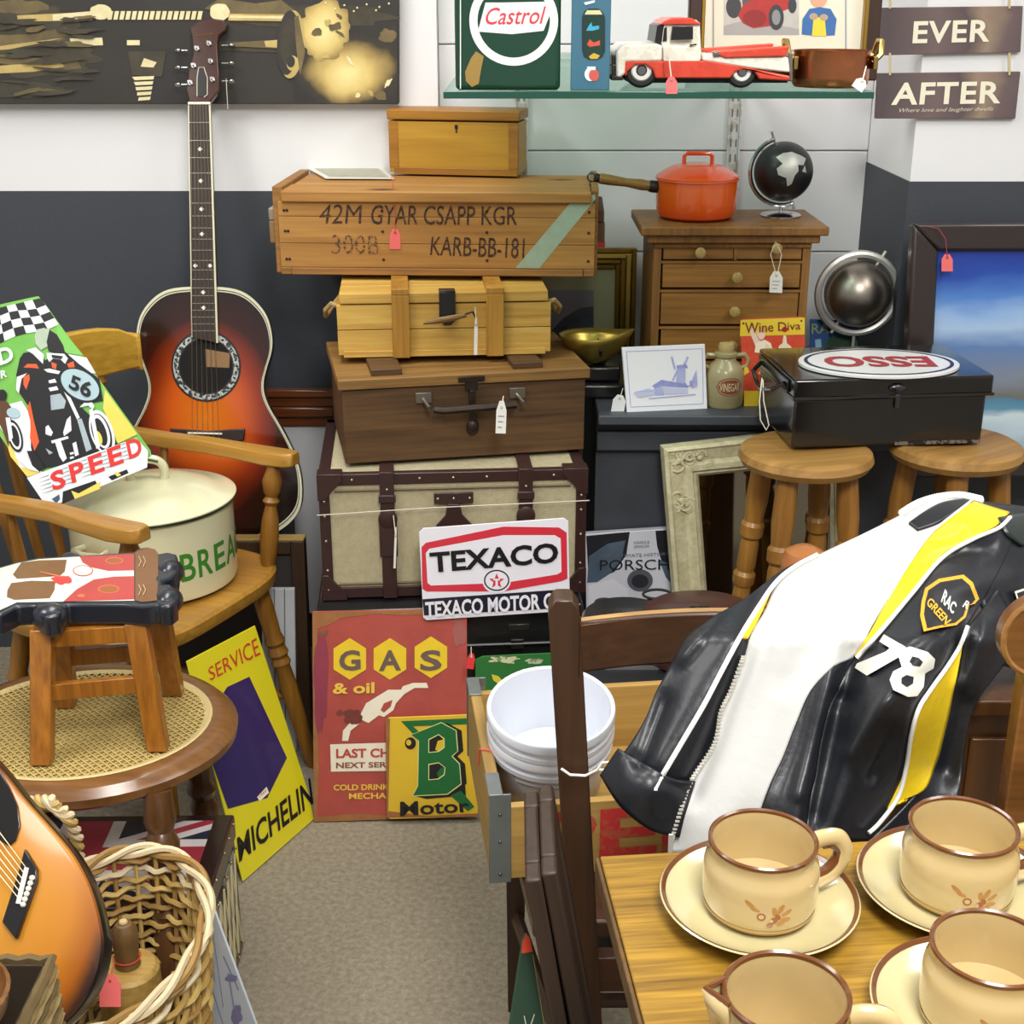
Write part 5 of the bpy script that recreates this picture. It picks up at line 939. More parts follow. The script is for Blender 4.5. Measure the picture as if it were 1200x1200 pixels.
for k, (x, y) in enumerate([(232, 58), (228, 78), (224, 98), (246, 52), (248, 73), (250, 94)]):
    a = loc((x, y)); ex = -.026 if k < 3 else .026
    tn_ = part('tuning_peg', t, chrome, lambda b: (b.tubep([Vector((*a, .006 + c)) for c in (0, .004, .004, .016)], [.006, .005, .0028, .0028], Vector((0, 0, 1)), 12)))
    ed = loc((219 if k < 3 else 259, y)); part('peg_button', tn_, chrome, lambda b: (b.tube([(ed[0], ed[1], -.008), (ed[0] + math.copysign(.014, ex), ed[1], -.008)], .002, 6), b.ball((ed[0] + math.copysign(.02, ex), ed[1], -.008), .0075, 12, 8, (1, .6, .9))))
brd = [(200, 502), (220, 503), (245, 505), (270, 503), (288, 502), (287, 515), (270, 522), (220, 522), (203, 515)]
part('bridge', t, M('2a1a16', .4), lambda b: b.prism([loc(p) for p in brd], .003, .012), bevel=.002); part('saddle', t, M('e8e4d4', .4), lambda b: b.prism(P((222, 506), (262, 507), (262, 509), (222, 508)), .012, .0155))
for k in range(6):
    f = (k - 2.5) / 5
    part('guitar_string', t, M('c8b894', .3, .9), lambda b: b.tube([(*loc((234.5 + f * 17, 122)), .0155), (*loc((243 + f * 31, 508)), .0165), (*loc((243 + f * 31, 515)), .013)], .0005, 4))
# low dark cabinet the guitar stands on (seen between the chair and the trunks)
gb_ = oy(250, 634, Yb); zg = gb_.z - .004
t = emp('low_cabinet', 'dark low cabinet behind the spindle chair, under the guitar', 'cabinet', TR(gb_.x, 2.88, 0))
dw_ = wood('33241c', '191211', 'X', .6, 8)
part('body', t, dw_, lambda b: b.box(-.16, .13, -.17, .16, 0, zg - .02), bevel=.003); part('top', t, dw_, lambda b: b.box(-.17, .135, -.18, .16, zg - .019, zg - .001), bevel=.003)
# thin string and tag from the tuning peg
b = MB(); p0 = oy(265, 92, 2.96); p1 = oy(267, 128, 2.96); b.tube([p0 - p0, p1 - p0], .0006, 5); build('peg_thread', b, STRC, Mx=Matrix.Translation(p0), label='fine white thread hanging from the guitar tuning pegs', cat='thread')
# wooden framed picture right of the guitar
pl = Pl(oy(330, 640, 2.98), (1, 0, 0), (0, .05, 1)); mh = wood('8a4a28', '4e2412', 'X', .3, 8, coat=.6)
t = emp('framed_print', 'glossy brown moulded picture frame between the guitar and the stack', 'picture frame', pl.M)
def rail_(y0, y1, c): return lambda b: b.prism([pl.px(x, y) for x, y in ((300, y0), (392, y0), (392, y1), (300, y1))], -.015, c)
part('frame_moulding', t, mh, rail_(456, 465, .012), bevel=.003); part('frame_moulding', t, mh, rail_(465.3, 476, .003), bevel=.002); part('frame_moulding', t, mh, rail_(476.3, 488, .012), bevel=.004); part('frame_moulding', t, mh, rail_(488.3, 500, .0), bevel=.003)
part('mount', t, M('d8d8da', .6), lambda b: b.prism([pl.px(x, y) for x, y in ((300, 500), (392, 500), (392, 720), (300, 720))], -.015, -.008))
# frame below right arm of the chair
pl = Pl(oy(356, 635, 2.62), Vector((1, .0, 0)), (0, .08, 1))
t = emp('framed_canvas', 'dark wood picture frame with worn gilt top edge behind the spindle chair', 'picture frame', pl.M); w0, h0 = .36, pl.px(356, 635)[1]; hb = -oy(356, 635, 2.62).z / pl.v.z
dfm = wood('4e3322', '281a12', 'Y', .5, 9)
part('frame_rail', t, dfm, lambda b: b.box(-.028, 0, hb, 0, -.035, 0), bevel=.002); part('frame_rail', t, dfm, lambda b: b.box(-w0, -w0 + .028, hb, 0, -.035, 0), bevel=.002)
part('frame_rail', t, dfm, lambda b: b.box(-w0 + .0285, -.0285, -.028, 0, -.035, -.001), bevel=.002); part('gilt_edge', t, M('b79a58', .5, .3, var=.6, sc=30), lambda b: b.box(-w0, 0, .0005, .006, -.035, 0), bevel=.001)
part('canvas_back', t, M('34302e', .8), lambda b: b.box(-w0 + .0285, -.0285, hb + .03, -.0285, -.02, -.012))
t = plate('white_board', 'white panelled board standing on the floor behind the chair leg', 'board', Pl(oy(330, 700, 2.57), (1, 0, 0), (0, .06, 1)), [(309, 880), (348, 880), (345, 690), (306, 690)], .012, M('cfd2d6', .5, var=.3, sc=8), .002)
for x in (322, 334): build('groove', (lambda b: b.prism([Pl(oy(330, 700, 2.57), (1, 0, 0), (0, .06, 1)).px(*p) for p in ((x, 880), (x + 1.2, 880), (x, 690), (x - 1.2, 690))], 0, .0006))(MB()), M('6a6c70', .6), t)
# ================================================================ SPINDLE-BACK ARMCHAIR
WC = TR(-.715, 2.41, 0, -25.7); pinew = wood('c08a3e', '855420', 'X', .35, 8, coat=.3, con=.22); pint = wood('a8702c', '6e4218', 'Z', .35, 9, coat=.3, con=.22)
t = emp('spindle_armchair', 'honey pine spindle-back armchair holding the bread pot', 'chair', WC); zs_ = .45
def seatpts(k=1):
    out = []
    for i in range(40):
        a = 2 * math.pi * i / 40; c, s = math.cos(a), math.sin(a); e = .55
        x = math.copysign(abs(c) ** e, c) * .212; y = math.copysign(abs(s) ** e, s) * (.232 + .012 * (c > 0) * c)
        out.append((x * k, y * k))
    return out
mb = MB(); mb.rings([[(x, y, zs_ + z) for x, y in seatpts(k)] for k, z in ((.93, -.036), (.985, -.030), (1, -.02), (1, -.006), (.975, 0), (.6, -.006), (.02, -.008))]); build('seat', mb, pinew, t)
TP = [(0, .011), (.12, .014), (.3, .017), (.45, .018), (.55, .0155), (.57, .02), (.60, .016), (.62, .021), (.66, .016), (.68, .021), (.72, .017), (.85, .019), (1, .017)]
legs = [((.15, .165), (.235, .20)), ((.15, -.165), (.215, -.215)), ((-.15, .15), (-.235, .20)), ((-.15, -.15), (-.235, -.2))]
for (a, b_) in legs: part('leg', t, pint, lambda b: b.turned((*b_, 0), (*a, zs_ - .03), TP, 16))
def at_(k, f): a, b_ = legs[k]; return Vector((*b_, 0)).lerp(Vector((*a, zs_ - .03)), f)
for k0, k1, f in ((0, 2, .38), (1, 3, .38)): part('stretcher', t, pint, lambda b: b.turned(at_(k0, f), at_(k1, f), [(0, .009), (.3, .012), (.5, .016), (.7, .012), (1, .009)], 12))
part('stretcher', t, pint, lambda b: b.turned((at_(0, .38) + at_(2, .38)) / 2, (at_(1, .38) + at_(3, .38)) / 2, [(0, .009), (.3, .012), (.5, .016), (.7, .012), (1, .009)], 12))
za = .672
arm = [(-.20, .005, .016), (-.08, -.002, .018), (.02, .0, .019), (.10, .006, .022), (.16, .008, .027), (.205, .008, .024), (.222, .008, .014)]
for sg in (1, -1):
    mb = MB(); rr = []
    for x, dy, w in arm:
        zt = za - .004 + .003 * math.cos(x * 20)
        rr.append([(x, sg * (.213 + dy) - w, zt - .013), (x, sg * (.213 + dy) + w, zt - .013), (x, sg * (.213 + dy) + w * 1.05, zt), (x, sg * (.213 + dy) + w * .8, zt + .013), (x, sg * (.213 + dy) - w * .8, zt + .013), (x, sg * (.213 + dy) - w * 1.05, zt)])
    mb.rings(rr, flip=False); build('arm', mb, pinew, t, bevel=.003)
    part('arm_post', t, pint, lambda b: b.turned((.165, sg * .185, zs_ - .01), (.175, sg * .213, za - .008), [(0, .011), (.1, .016), (.3, .019), (.45, .017), (.58, .011), (.62, .017), (.66, .011), (.7, .0165), (.8, .02), (.9, .013), (1, .012)], 14))
    for x in (-.09,): part('arm_spindle', t, pint, lambda b: b.turned((x, sg * .19, zs_ - .01), (x, sg * .211, za - .01), [(0, .008), (.5, .012), (1, .007)], 10))
    part('back_post', t, pint, lambda b: b.turned((-.175, sg * .19, zs_ - .01), (-.245, sg * .205, .79), [(0, .014), (.3, .018), (.5, .014), (.62, .0175), (.66, .014), (.7, .021), (.73, .014), (.8, .019), (.92, .013), (.94, .018), (1, .015)], 14))
for y in (-.12, -.06, 0, .06, .12): part('back_spindle', t, pint, lambda b: b.turned((-.185, y * .9, zs_ - .01), (-.25, y, .80), [(0, .008), (.5, .012), (1, .007)], 10))
mb = MB(); rr = []
for i in range(17):
    y = -.285 + .57 * i / 16; e = abs(y / .285); top = .885 - .030 * e ** 8; bot = .782 + .006 * e ** 3; x = -.265 + .045 * (y / .25) ** 2
    rr.append([(x - .011, y, bot), (x + .011, y, bot), (x + .011, y, top), (x - .011, y, top)])
mb.rings(rr, flip=True); build('crest_rail', mb, wood('c9983f', '9a6c26', 'Y', .3, 7, coat=.4, con=.16), t, bevel=.005)
# bread pot
pc = oz(186, 690, zs_); BC = Vector((-.688, 2.44, zs_ + .001)); R = .154; ce = M('e3dfba', .2, coat=.6, var=.15, sc=5, c2='d8cf9a')
t = emp('bread_pot', 'large cream enamel BREAD bin with lid on the spindle armchair', 'bread bin', TR(BC.x, BC.y, BC.z)); hp_ = .158
part('pot', t, ce, lambda b: b.lathe([(.001, 0), (R * .92, 0), (R * .985, .005), (R, .015), (R * 1.0, hp_), (R * .985, hp_), (R * .97, .02), (.001, .012)], 72))
def tilt(b): b.T = Matrix.Translation((0, 0, hp_)) @ Matrix.Rotation(math.radians(-1.5), 4, 'Y')
part('lid', t, ce, lambda b: (tilt(b), b.lathe([(.001, .003), (R * 1.03, .003), (R * 1.05, .005), (R * 1.05, .008), (R * 1.0, .011), (R * .85, .014), (R * .7, .028), (R * .4, .041), (.001, .045)], 72)))
part('lid_rim', t, M('22301e', .3, coat=.4), lambda b: (tilt(b), b.lathe([(R * .99, .0), (R * 1.052, .0015), (R * 1.056, .004), (R * 1.052, .006), (R, .003)], 72)))
hnd = part('lid_handle', t, ce, lambda b: (tilt(b), b.tube(crs([(-.03, -.0, .038), (-.034, -.0, .062), (-.024, 0, .078), (0, 0, .083), (.024, 0, .078), (.034, 0, .062), (.03, 0, .038)]), .0085, 10)))
part('handle_trim', hnd, M('2e4427', .35, coat=.4), lambda b: (tilt(b), b.tube([(-.036, -.008, .06), (-.026, -.008, .079), (0, -.008, .086), (.026, -.008, .079)], .0022, 6)))
th0 = math.atan2(-BC.x, BC.y); face = -th0  # direction towards the camera
def potp(a, z, k=1.004): return (R * k * math.sin(th0 + a), -R * k * math.cos(th0 + a), z)
gl_ = M('3f8a2e', .35, var=.3, sc=40); 
for s, a0, a1 in (('B', .27, .46), ('R', .50, .71), ('E', .75, .95), ('A', .98, 1.26), ('D', 1.31, 1.56)): 
    txtf(t, s, lambda u, v: potp(a0 + u * (a1 - a0) - th0 * 0 - .0, .045 + v * .054), gl_, bold=.025, cuts=4)
part('side_handle', t, ce, lambda b: b.tube([potp(-.95 + k * .06, z, r) for k, z, r in ((0, .11, 1.0), (0, .11, 1.14), (3, .112, 1.2), (6, .11, 1.14), (6, .11, 1.0))], .006, 8))
# motorcycle poster sign
pl = Pl(oy(110, 470, 2.36), Vector((1, -.10, -.0)), Vector((-.15, .42, 1)))
q = [(57, 596), (177, 534), (176, 528), (48, 350), (44, 347), (-70, 372), (-75, 400)]
grn2 = M('55a83a', .45, var=.8, sc=4, c2='9ad06a', coat=.3); K = M('17161b', .4, coat=.3); Wp = M('e6ebee', .4, coat=.3, var=.2, sc=30, c2='b8c4cc'); orr = M('dd5a2a', .45, coat=.2); yel = M('e8cc34', .45, var=.5, sc=10, c2='e8e0a0', coat=.3); sil = M('93a4ae', .35, coat=.3, var=.4, sc=30, c2='d8e2e8'); cyn = M('a9c4cc', .4)
t = plate('motorcycle_sign', 'motorcycle racing tin sign with chequered flag and SPEED banner on the armchair', 'sign', pl, q, .003, grn2, .0006)
P_ = lambda pts: [(x / 4.615, 340 + y / 4.615) for x, y in pts]
it = []
# chequered flag
def flag(i, j):
    def f(u, v):
        x = -150 + u * (375 + v * 95); y = 130 - u * 87 + v * (205 - 65 * u) + (10 * math.sin(u * 9) if v > .1 else 0)
        return (x, y)
    return P_([f(i / 8, j / 4), f((i + 1) / 8, j / 4), f((i + 1) / 8, (j + 1) / 4), f(i / 8, (j + 1) / 4)])
for i in range(8):
    for j in range(4): it.append((K if (i + j) % 2 else Wp, flag(i, j)))
it += [(M('7cc35a', .45, coat=.3), P_([(310, 180), (455, 355), (350, 340), (310, 250)])), (Wp, P_([(360, 345), (470, 365), (520, 450), (480, 450), (400, 400)])), (yel, P_([(570, 540), (745, 780), (640, 830), (560, 640)])), (yel, P_([(0, 700), (110, 740), (230, 985), (150, 1010), (60, 900)])), (Wp, P_([(0, 740), (60, 820), (110, 960), (170, 960), (240, 960), (230, 780), (120, 600), (40, 620)])),
  (K, P_([(130, 340), (190, 330), (250, 380), (330, 300), (350, 330), (430, 400), (540, 480), (560, 600), (430, 620), (640, 830), (560, 860), (420, 920), (330, 950), (200, 970), (170, 850), (165, 640), (110, 560), (90, 460), (110, 370)])),
  (Wp, P_([(145, 325), (195, 310), (240, 350), (235, 400), (180, 345)])), (M('b8c8b0', .4, var=.5, sc=20, c2='8a9a88'), P_([(190, 250), (200, 215), (240, 205), (275, 215), (270, 300), (225, 325), (195, 290)])), (K, P_([(270, 215), (310, 240), (345, 300), (355, 340), (300, 345), (265, 330), (255, 280)])), (Wp, P_([(255, 340), (350, 345), (370, 370), (355, 400), (330, 375), (290, 370), (270, 390), (258, 370)])), (K, P_([(280, 350), (345, 358), (335, 375), (285, 368)])), (orr, P_([(280, 390), (310, 400), (305, 430), (285, 420)])), (orr, P_([(365, 400), (400, 385), (410, 430), (380, 430)])),
  (orr, P_([(130, 420), (150, 400), (200, 400), (215, 425), (160, 420)])), (orr, P_([(130, 470), (160, 455), (165, 480), (145, 540), (130, 510)])), (orr, P_([(150, 640), (165, 600), (185, 700), (215, 820), (190, 870), (165, 800), (170, 720)])), (Wp, P_([(95, 470), (150, 450), (120, 480), (105, 560), (90, 540)])), (Wp, P_([(240, 430), (270, 425), (330, 440), (320, 455), (260, 445)])),
  (sil, P_([(275, 570), (330, 560), (360, 600), (350, 640), (280, 650)])), (Wp, P_([(265, 490), (300, 480), (310, 500), (270, 505)])), (Wp, P_([(265, 530), (310, 520), (320, 540), (275, 548)])), (Wp, P_([(345, 540), (365, 540), (435, 690), (420, 700)])), (sil, P_([(420, 700), (445, 695), (500, 860), (470, 875)])), (Wp, P_([(365, 700), (385, 680), (390, 760), (350, 790), (345, 770)])), (Wp, P_([(250, 740), (265, 730), (290, 770), (280, 790), (250, 780)])), (Wp, P_([(300, 820), (330, 810), (365, 910), (345, 930), (325, 900)])), (Wp, P_([(395, 830), (415, 820), (430, 890), (410, 900)])), (Wp, P_([(280, 815), (370, 790), (375, 803), (285, 830)])), (sil, P_([(250, 855), (290, 880), (270, 890)])), (Wp, P_([(380, 880), (400, 875), (405, 885), (385, 892)])), (Wp, P_([(380, 905), (400, 898), (405, 908), (385, 915)])),
  (Wp, P_([(435, 635), (460, 608), (500, 605), (515, 630), (505, 645), (480, 625)]))]
for (cx, cy, rx, ry, rot, m) in ((555, 770, 62, 125, -18, Wp), (553, 772, 50, 108, -18, K), (550, 765, 42, 96, -18, Wp), (548, 768, 30, 78, -18, K), (535, 800, 20, 40, -18, yel)): it.append((m, P_(ell(cx, cy, rx, ry, 30, rot))))
it.append((Wp, P_([(485, 650), (505, 640), (545, 850), (525, 860)])))
it += [(K, P_(ell(437, 515, 122, 84, 34, 32))), (cyn, P_(ell(437, 513, 113, 72, 34, 32)))]
it += [(K, P_(ell(15, 570, 28, 32))), (M('5a3a24', .5), P_([(0, 600), (40, 600), (70, 640), (50, 850), (20, 760), (0, 720)])), (cyn, P_(ell(78, 665, 38, 28, 20, 15))), (K, P_(ell(85, 790, 40, 90, 24, -15))), (Wp, P_(ell(85, 790, 30, 75, 24, -15))), (K, P_(ell(85, 790, 22, 60, 24, -15))), (Wp, P_([(35, 690), (60, 690), (75, 800), (55, 820)])), (Wp, P_([(80, 900), (190, 950), (240, 990), (160, 970)])), (K, P_([(150, 870), (190, 870), (250, 960), (220, 985), (180, 950)])),
  (Wp, P_([(150, 1015), (740, 800), (805, 870), (800, 960), (260, 1180), (235, 1140)])), (K, P_([(345, 1090), (520, 1030), (540, 1070), (340, 1160)])), (yel, P_([(390, 1085), (430, 1100), (550, 1035), (545, 1075), (410, 1130)])), (M('41587a', .4), P_([(285, 1130), (325, 1105), (330, 1130), (310, 1155)])), (K, P_([(590, 1010), (690, 970), (700, 990), (610, 1030)])), (yel, P_([(620, 990), (640, 985), (660, 1000), (640, 1010)])), (Wp, P_([(232, 1135), (250, 1140), (275, 1175), (255, 1175)]))]
prn(t, pl, it, step=.00004)
rt = M('d8322e', .45, coat=.2)
for k, s in enumerate('SPEED'):
    x0 = 272 + k * 103; y0 = 1000 - k * 43
    txt(t, pl, s, P_([(x0 + 22, y0 + 88), (x0 + 95, y0 + 62), (x0 + 75, y0 - 38), (x0, y0 - 10)]), rt, .005, bold=.05)
    for j in range(5): prn(t, pl, [(M('6a6a70', .5), P_([(x0 - 62 + j * 5, y0 + 22 + j * 20), (x0 - 4 + j * 6, y0 + 0 + j * 20), (x0 - 3 + j * 6, y0 + 4 + j * 20)]))], c=.0045, name='speed_line')
txt(t, pl, '56', P_([(375, 530), (490, 590), (510, 505), (395, 455)]), K, .005, bold=.05)
txt(t, pl, 'ED', P_([(-50, 430), (90, 380), (60, 300), (-60, 340)]), Wp, .005, bold=.06); txt(t, pl, 'OR', P_([(-30, 500), (45, 470), (40, 430), (-35, 450)]), Wp, .005, bold=.06)
# ================================================================ CANE CHAIR AND PAINTED STOOL
cz2 = .45; CC = Vector((-.665, 1.865)); Rx, Ry = .235, .205
old = wood('8a5a34', '452614', 'X', .3, 7, coat=.5, con=.25); oldz = wood('5e3a22', '2e1a10', 'Z', .3, 9, coat=.5)
t = emp('cane_chair', 'old round-seated cane chair carrying the small painted stool', 'chair', TR(CC.x, CC.y, 0))
def cel(kx, ky=None): ky = kx if ky is None else ky; return ell(0, 0, Rx * kx, Ry * ky, 56)
mb = MB(); mb.rings([[(x, y, cz2 + z) for x, y in cel(k)] for k, z in ((.80, -.002), (.80, -.03), (.93, -.036), (1.0, -.024), (1.01, -.01), (.96, .002), (.88, .006), (.82, .004))], cap=False, closed=True); build('seat_frame', mb, old, t)
mb = MB(); mb.rings([[(x, y, cz2 + z) for x, y in cel(k)] for k, z in ((.79, .004), (.83, .007), (.845, .0055), (.79, .0035))], cap=False, closed=True); build('cane_border', mb, M('c9b47c', .6, bump=.6, bsc=300), t)
mb = MB(); rx, ry = Rx * .81, Ry * .81
def strip(p, d, w, z):
    # clip the line p + s d to the ellipse
    a = (d[0] / rx) ** 2 + (d[1] / ry) ** 2; b_ = 2 * (p[0] * d[0] / rx ** 2 + p[1] * d[1] / ry ** 2); c_ = (p[0] / rx) ** 2 + (p[1] / ry) ** 2 - 1; D = b_ * b_ - 4 * a * c_
    if D <= 0: return
    s0, s1 = (-b_ - math.sqrt(D)) / 2 / a, (-b_ + math.sqrt(D)) / 2 / a; nx, ny = -d[1] * w / 2, d[0] * w / 2
    e = [(p[0] + d[0] * s, p[1] + d[1] * s) for s in (s0, s1)]
    mb.add([(e[0][0] + nx, e[0][1] + ny, z), (e[0][0] - nx, e[0][1] - ny, z), (e[1][0] - nx, e[1][1] - ny, z), (e[1][0] + nx, e[1][1] + ny, z), (e[0][0] + nx, e[0][1] + ny, z - .001), (e[0][0] - nx, e[0][1] - ny, z - .001), (e[1][0] - nx, e[1][1] - ny, z - .001), (e[1][0] + nx, e[1][1] + ny, z - .001)], [(0, 1, 2, 3), (4, 7, 6, 5), (0, 4, 5, 1), (2, 6, 7, 3), (1, 5, 6, 2), (3, 7, 4, 0)])
g = .0125
for i in range(-16, 17):
    for o_ in (-.0017, .0017): strip((i * g + o_, 0), (0, 1), .0022, cz2 + .0025); strip((0, i * g + o_), (1, 0), .0022, cz2 + .0012)
for i in range(-24, 25):
    r2 = math.sqrt(.5); strip((i * g + g / 2, 0), (r2, r2), .0022, cz2 + .004); strip((i * g + g / 2, 0), (r2, -r2), .0022, cz2 + .005)
build('cane_weave', mb, M('c8b06e', .55, var=.3, sc=30, c2='96783c'), t, smooth=False, kind='stuff')
LP2 = [(0, .012), (.15, .016), (.4, .02), (.5, .024), (.54, .018), (.58, .026), (.62, .018), (.7, .023), (.82, .026), (.86, .018), (.9, .024), (1, .02)]
CL = [(.15, -.15), (-.13, -.15), (.13, .13), (-.12, .13)]
for x, y in CL: part('leg', t, oldz, lambda b: b.turned((x * 1.15, y * 1.7 if y < 0 else y * 1.2, 0), (x, y, cz2 - .025), LP2, 18))
for (a, b_) in ((0, 1), (2, 3), (0, 2), (1, 3)): part('stretcher', t, oldz, lambda b: b.turned((CL[a][0] * 1.1, CL[a][1] * 1.1, .15), (CL[b_][0] * 1.1, CL[b_][1] * 1.1, .15), [(0, .009), (.5, .014), (1, .009)], 10))
part('back_post', t, oldz, lambda b: b.turned((-.20, .08, cz2), (-.235, .10, .9), [(0, .016), (.5, .018), (1, .015)], 12)); part('back_post', t, oldz, lambda b: b.turned((-.22, -.08, cz2), (-.25, -.1, .9), [(0, .016), (.5, .018), (1, .015)], 12)); part('crest_rail', t, old, lambda b: b.box(-.265, -.225, -.13, .13, .84, .93), bevel=.012, seg=3)
# painted animal stool
zt3 = .685; hp = hpl(100, 670, zt3); sc3 = lambda pts: [(x / 3, 620 + y / 3) for x, y in pts]
outl = [(-70, 290), (-85, 200), (-40, 140), (60, 112), (130, 98), (215, 92), (225, 80), (245, 76), (265, 80), (290, 90), (380, 84), (472, 78), (482, 66), (520, 60), (548, 68), (560, 84), (590, 78), (622, 86), (628, 112), (625, 150), (600, 168), (572, 178), (572, 192), (600, 190), (620, 205), (622, 250), (600, 268), (565, 270), (553, 262), (500, 268), (430, 262), (330, 262), (235, 262), (205, 300), (160, 308), (130, 290), (125, 264), (60, 268), (0, 300)]
t = emp('painted_stool', 'small wooden stool with a top painted as an animal in red and white', 'stool', hp.M); navy = M('1a1e28', .35, coat=.5)
part('top', t, navy, lambda b: b.prism([hp.px(*p) for p in sc3(outl)], -.034, -.0005), bevel=.006, seg=3)
whp = M('e2ddd0', .4, coat=.3); brp = M('7d542c', .45, coat=.3, var=.4, sc=40); rdp = M('b8403a', .45, coat=.3, var=.3, sc=30); lnp = M('c96a4a', .5)
prn(t, hp, [(whp, sc3([(-72, 275), (-76, 205), (-35, 148), (62, 120), (140, 106), (280, 97), (470, 88), (472, 252), (300, 254), (60, 258), (0, 285)])), (brp, sc3([(75, 118), (140, 110), (235, 108), (228, 150), (210, 166), (60, 176), (45, 160)])), (brp, sc3([(40, 190), (110, 182), (195, 184), (192, 215), (175, 244), (50, 250), (24, 240), (26, 215)])),
   (rdp, sc3([(280, 97), (472, 88), (472, 146), (380, 148), (320, 135), (290, 118)])), (rdp, sc3([(472, 166), (472, 248), (222, 256), (270, 212), (330, 178), (400, 168)])), (brp, sc3([(476, 80), (520, 66), (545, 72), (556, 90), (556, 165), (548, 176), (555, 190), (552, 252), (500, 258), (476, 252)])), (lnp, sc3(ell(402, 112, 32, 12))), (M('9a5a30', .5), sc3(ell(402, 112, 27, 9))), (lnp, sc3(ell(382, 212, 38, 15))), (M('9a5a30', .5), sc3(ell(382, 212, 33, 12))), (lnp, sc3(ell(285, 236, 14, 6))), (M('d4413c', .5), sc3(blob(215, 180, 34, 15, 22, .3, 5))), (lnp, sc3([(140, 150), (200, 162), (230, 172), (200, 168), (140, 154)])), (lnp, sc3(ell(292, 148, 36, 19))), (whp, sc3(ell(292, 148, 32, 16)))], c=.0002, name='painting')
part('painted_line', t, M('c9a888', .5), lambda b: [b.tube([(*hp.px(*p), .002) for p in sc3([(488 + 16 * k, 100 + q), (496 + 16 * k, 118 + q), (488 + 16 * k, 136 + q)])], .0008, 5) for k in (0, 1) for q in (0, 100)])
part('foot', t, navy, lambda b: b.ball((*hp.px(*sc3([(596, 128)])[0]), -.012), .021, 18, 10, (1, 1.3, .95)), kind=None); part('foot', t, navy, lambda b: b.ball((*hp.px(*sc3([(590, 228)])[0]), -.012), .021, 18, 10, (1, 1.3, .95)))
part('hand', t, navy, lambda b: b.ball((*hp.px(*sc3([(172, 278)])[0]), -.014), .024, 18, 10, (1.1, .9, .85))); part('hand', t, navy, lambda b: b.ball((*hp.px(*sc3([(245, 86)])[0]), -.012), .016, 18, 10, (1.2, .8, .8)))
ol = wood('b8722c', '7a4516', 'Z', .3, 9, coat=.4, con=.18); oo = hp.o
lw_ = lambda p: Vector(p) - oo
ft3 = [(oz(50, 893, .457), oz(50, 735, zt3 - .034)), (oz(186, 877, .457), oz(160, 728, zt3 - .034)), (oz(204, 812, .457), oz(185, 712, zt3 - .036)), (oz(78, 826, .457), oz(70, 716, zt3 - .036))]
tops = [Vector((-.075, -.055, -.034)), Vector((.075, -.055, -.034)), Vector((.075, .055, -.034)), Vector((-.075, .055, -.034))]
for k, (p0, p1) in enumerate(ft3):
    a = lw_(p0); c_ = lw_(p1); w1, d1 = .015, .012
    mb = MB(); mb.add([tuple(a + Vector((x * w1, y * d1, 0))) for x, y in ((-1, -1), (1, -1), (1, 1), (-1, 1))] + [tuple(c_ + Vector((x * w1 * 1.05, y * d1, 0))) for x, y in ((-1, -1), (1, -1), (1, 1), (-1, 1))], [(3, 2, 1, 0), (4, 5, 6, 7), (0, 1, 5, 4), (1, 2, 6, 5), (2, 3, 7, 6), (3, 0, 4, 7)]); build('leg', mb, ol, t, bevel=.002)
ff = [lw_(a).lerp(lw_(b_), .52) for a, b_ in ft3]; fg = [lw_(a).lerp(lw_(b_), .93) for a, b_ in ft3]
for a, b_ in ((0, 1), (3, 2)):
    part('stretcher', t, ol, lambda b: b.add([tuple(p + Vector((0, y, z))) for p in (ff[a], ff[b_]) for y, z in ((-.006, -.013), (.006, -.013), (.006, .013), (-.006, .013))], [(0, 3, 2, 1), (4, 5, 6, 7), (0, 1, 5, 4), (1, 2, 6, 5), (2, 3, 7, 6), (3, 0, 4, 7)]), bevel=.001)
for a, b_ in ((0, 1), (3, 2), (1, 2), (0, 3)):
    dv = (fg[b_] - fg[a]).normalized().cross(Vector((0, 0, 1))) * .006
    part('apron', t, ol, lambda b: b.add([tuple(p + dv * y + Vector((0, 0, z))) for p in (fg[a], fg[b_]) for y, z in ((-1, -.016), (1, -.016), (1, .01), (-1, .01))], [(0, 3, 2, 1), (4, 5, 6, 7), (0, 1, 5, 4), (1, 2, 6, 5), (2, 3, 7, 6), (3, 0, 4, 7)]), bevel=.001)
# ================================================================ UNION FLAG TRUNK
zu = .26; p1, p0 = oz(277, 957, zu), oz(243, 1048, zu)
dkb = M('2a1614', .35, coat=.4, var=.3, sc=20); UM = TR(p1.x - .44, p1.y - .245, 0, 1)
t = emp('flag_trunk', 'dark trunk with a red, white and blue flag lid under the cane chair', 'trunk', UM)
part('body', t, dkb, lambda b: b.box(.003, .437, .003, .242, 0, zu - .045), bevel=.003); part('lid', t, dkb, lambda b: b.box(0, .44, 0, .245, zu - .043, zu), bevel=.004)
fx0, fx1, fy0, fy1 = .03, .41, .02, .225; zf = zu + .0008
nb = M('1f2436', .5, var=.3, sc=30, coat=.2); fwt = M('cfc6c4', .5, var=.3, sc=30, coat=.2); frd = M('9a2c3c', .5, var=.3, sc=30, coat=.2)
mb = MB(); cx, cy = (fx0 + fx1) / 2, (fy0 + fy1) / 2
mb.m = 0; mb.flat([(fx0, fy0), (fx1, fy0), (fx1, fy1), (fx0, fy1)], zf)
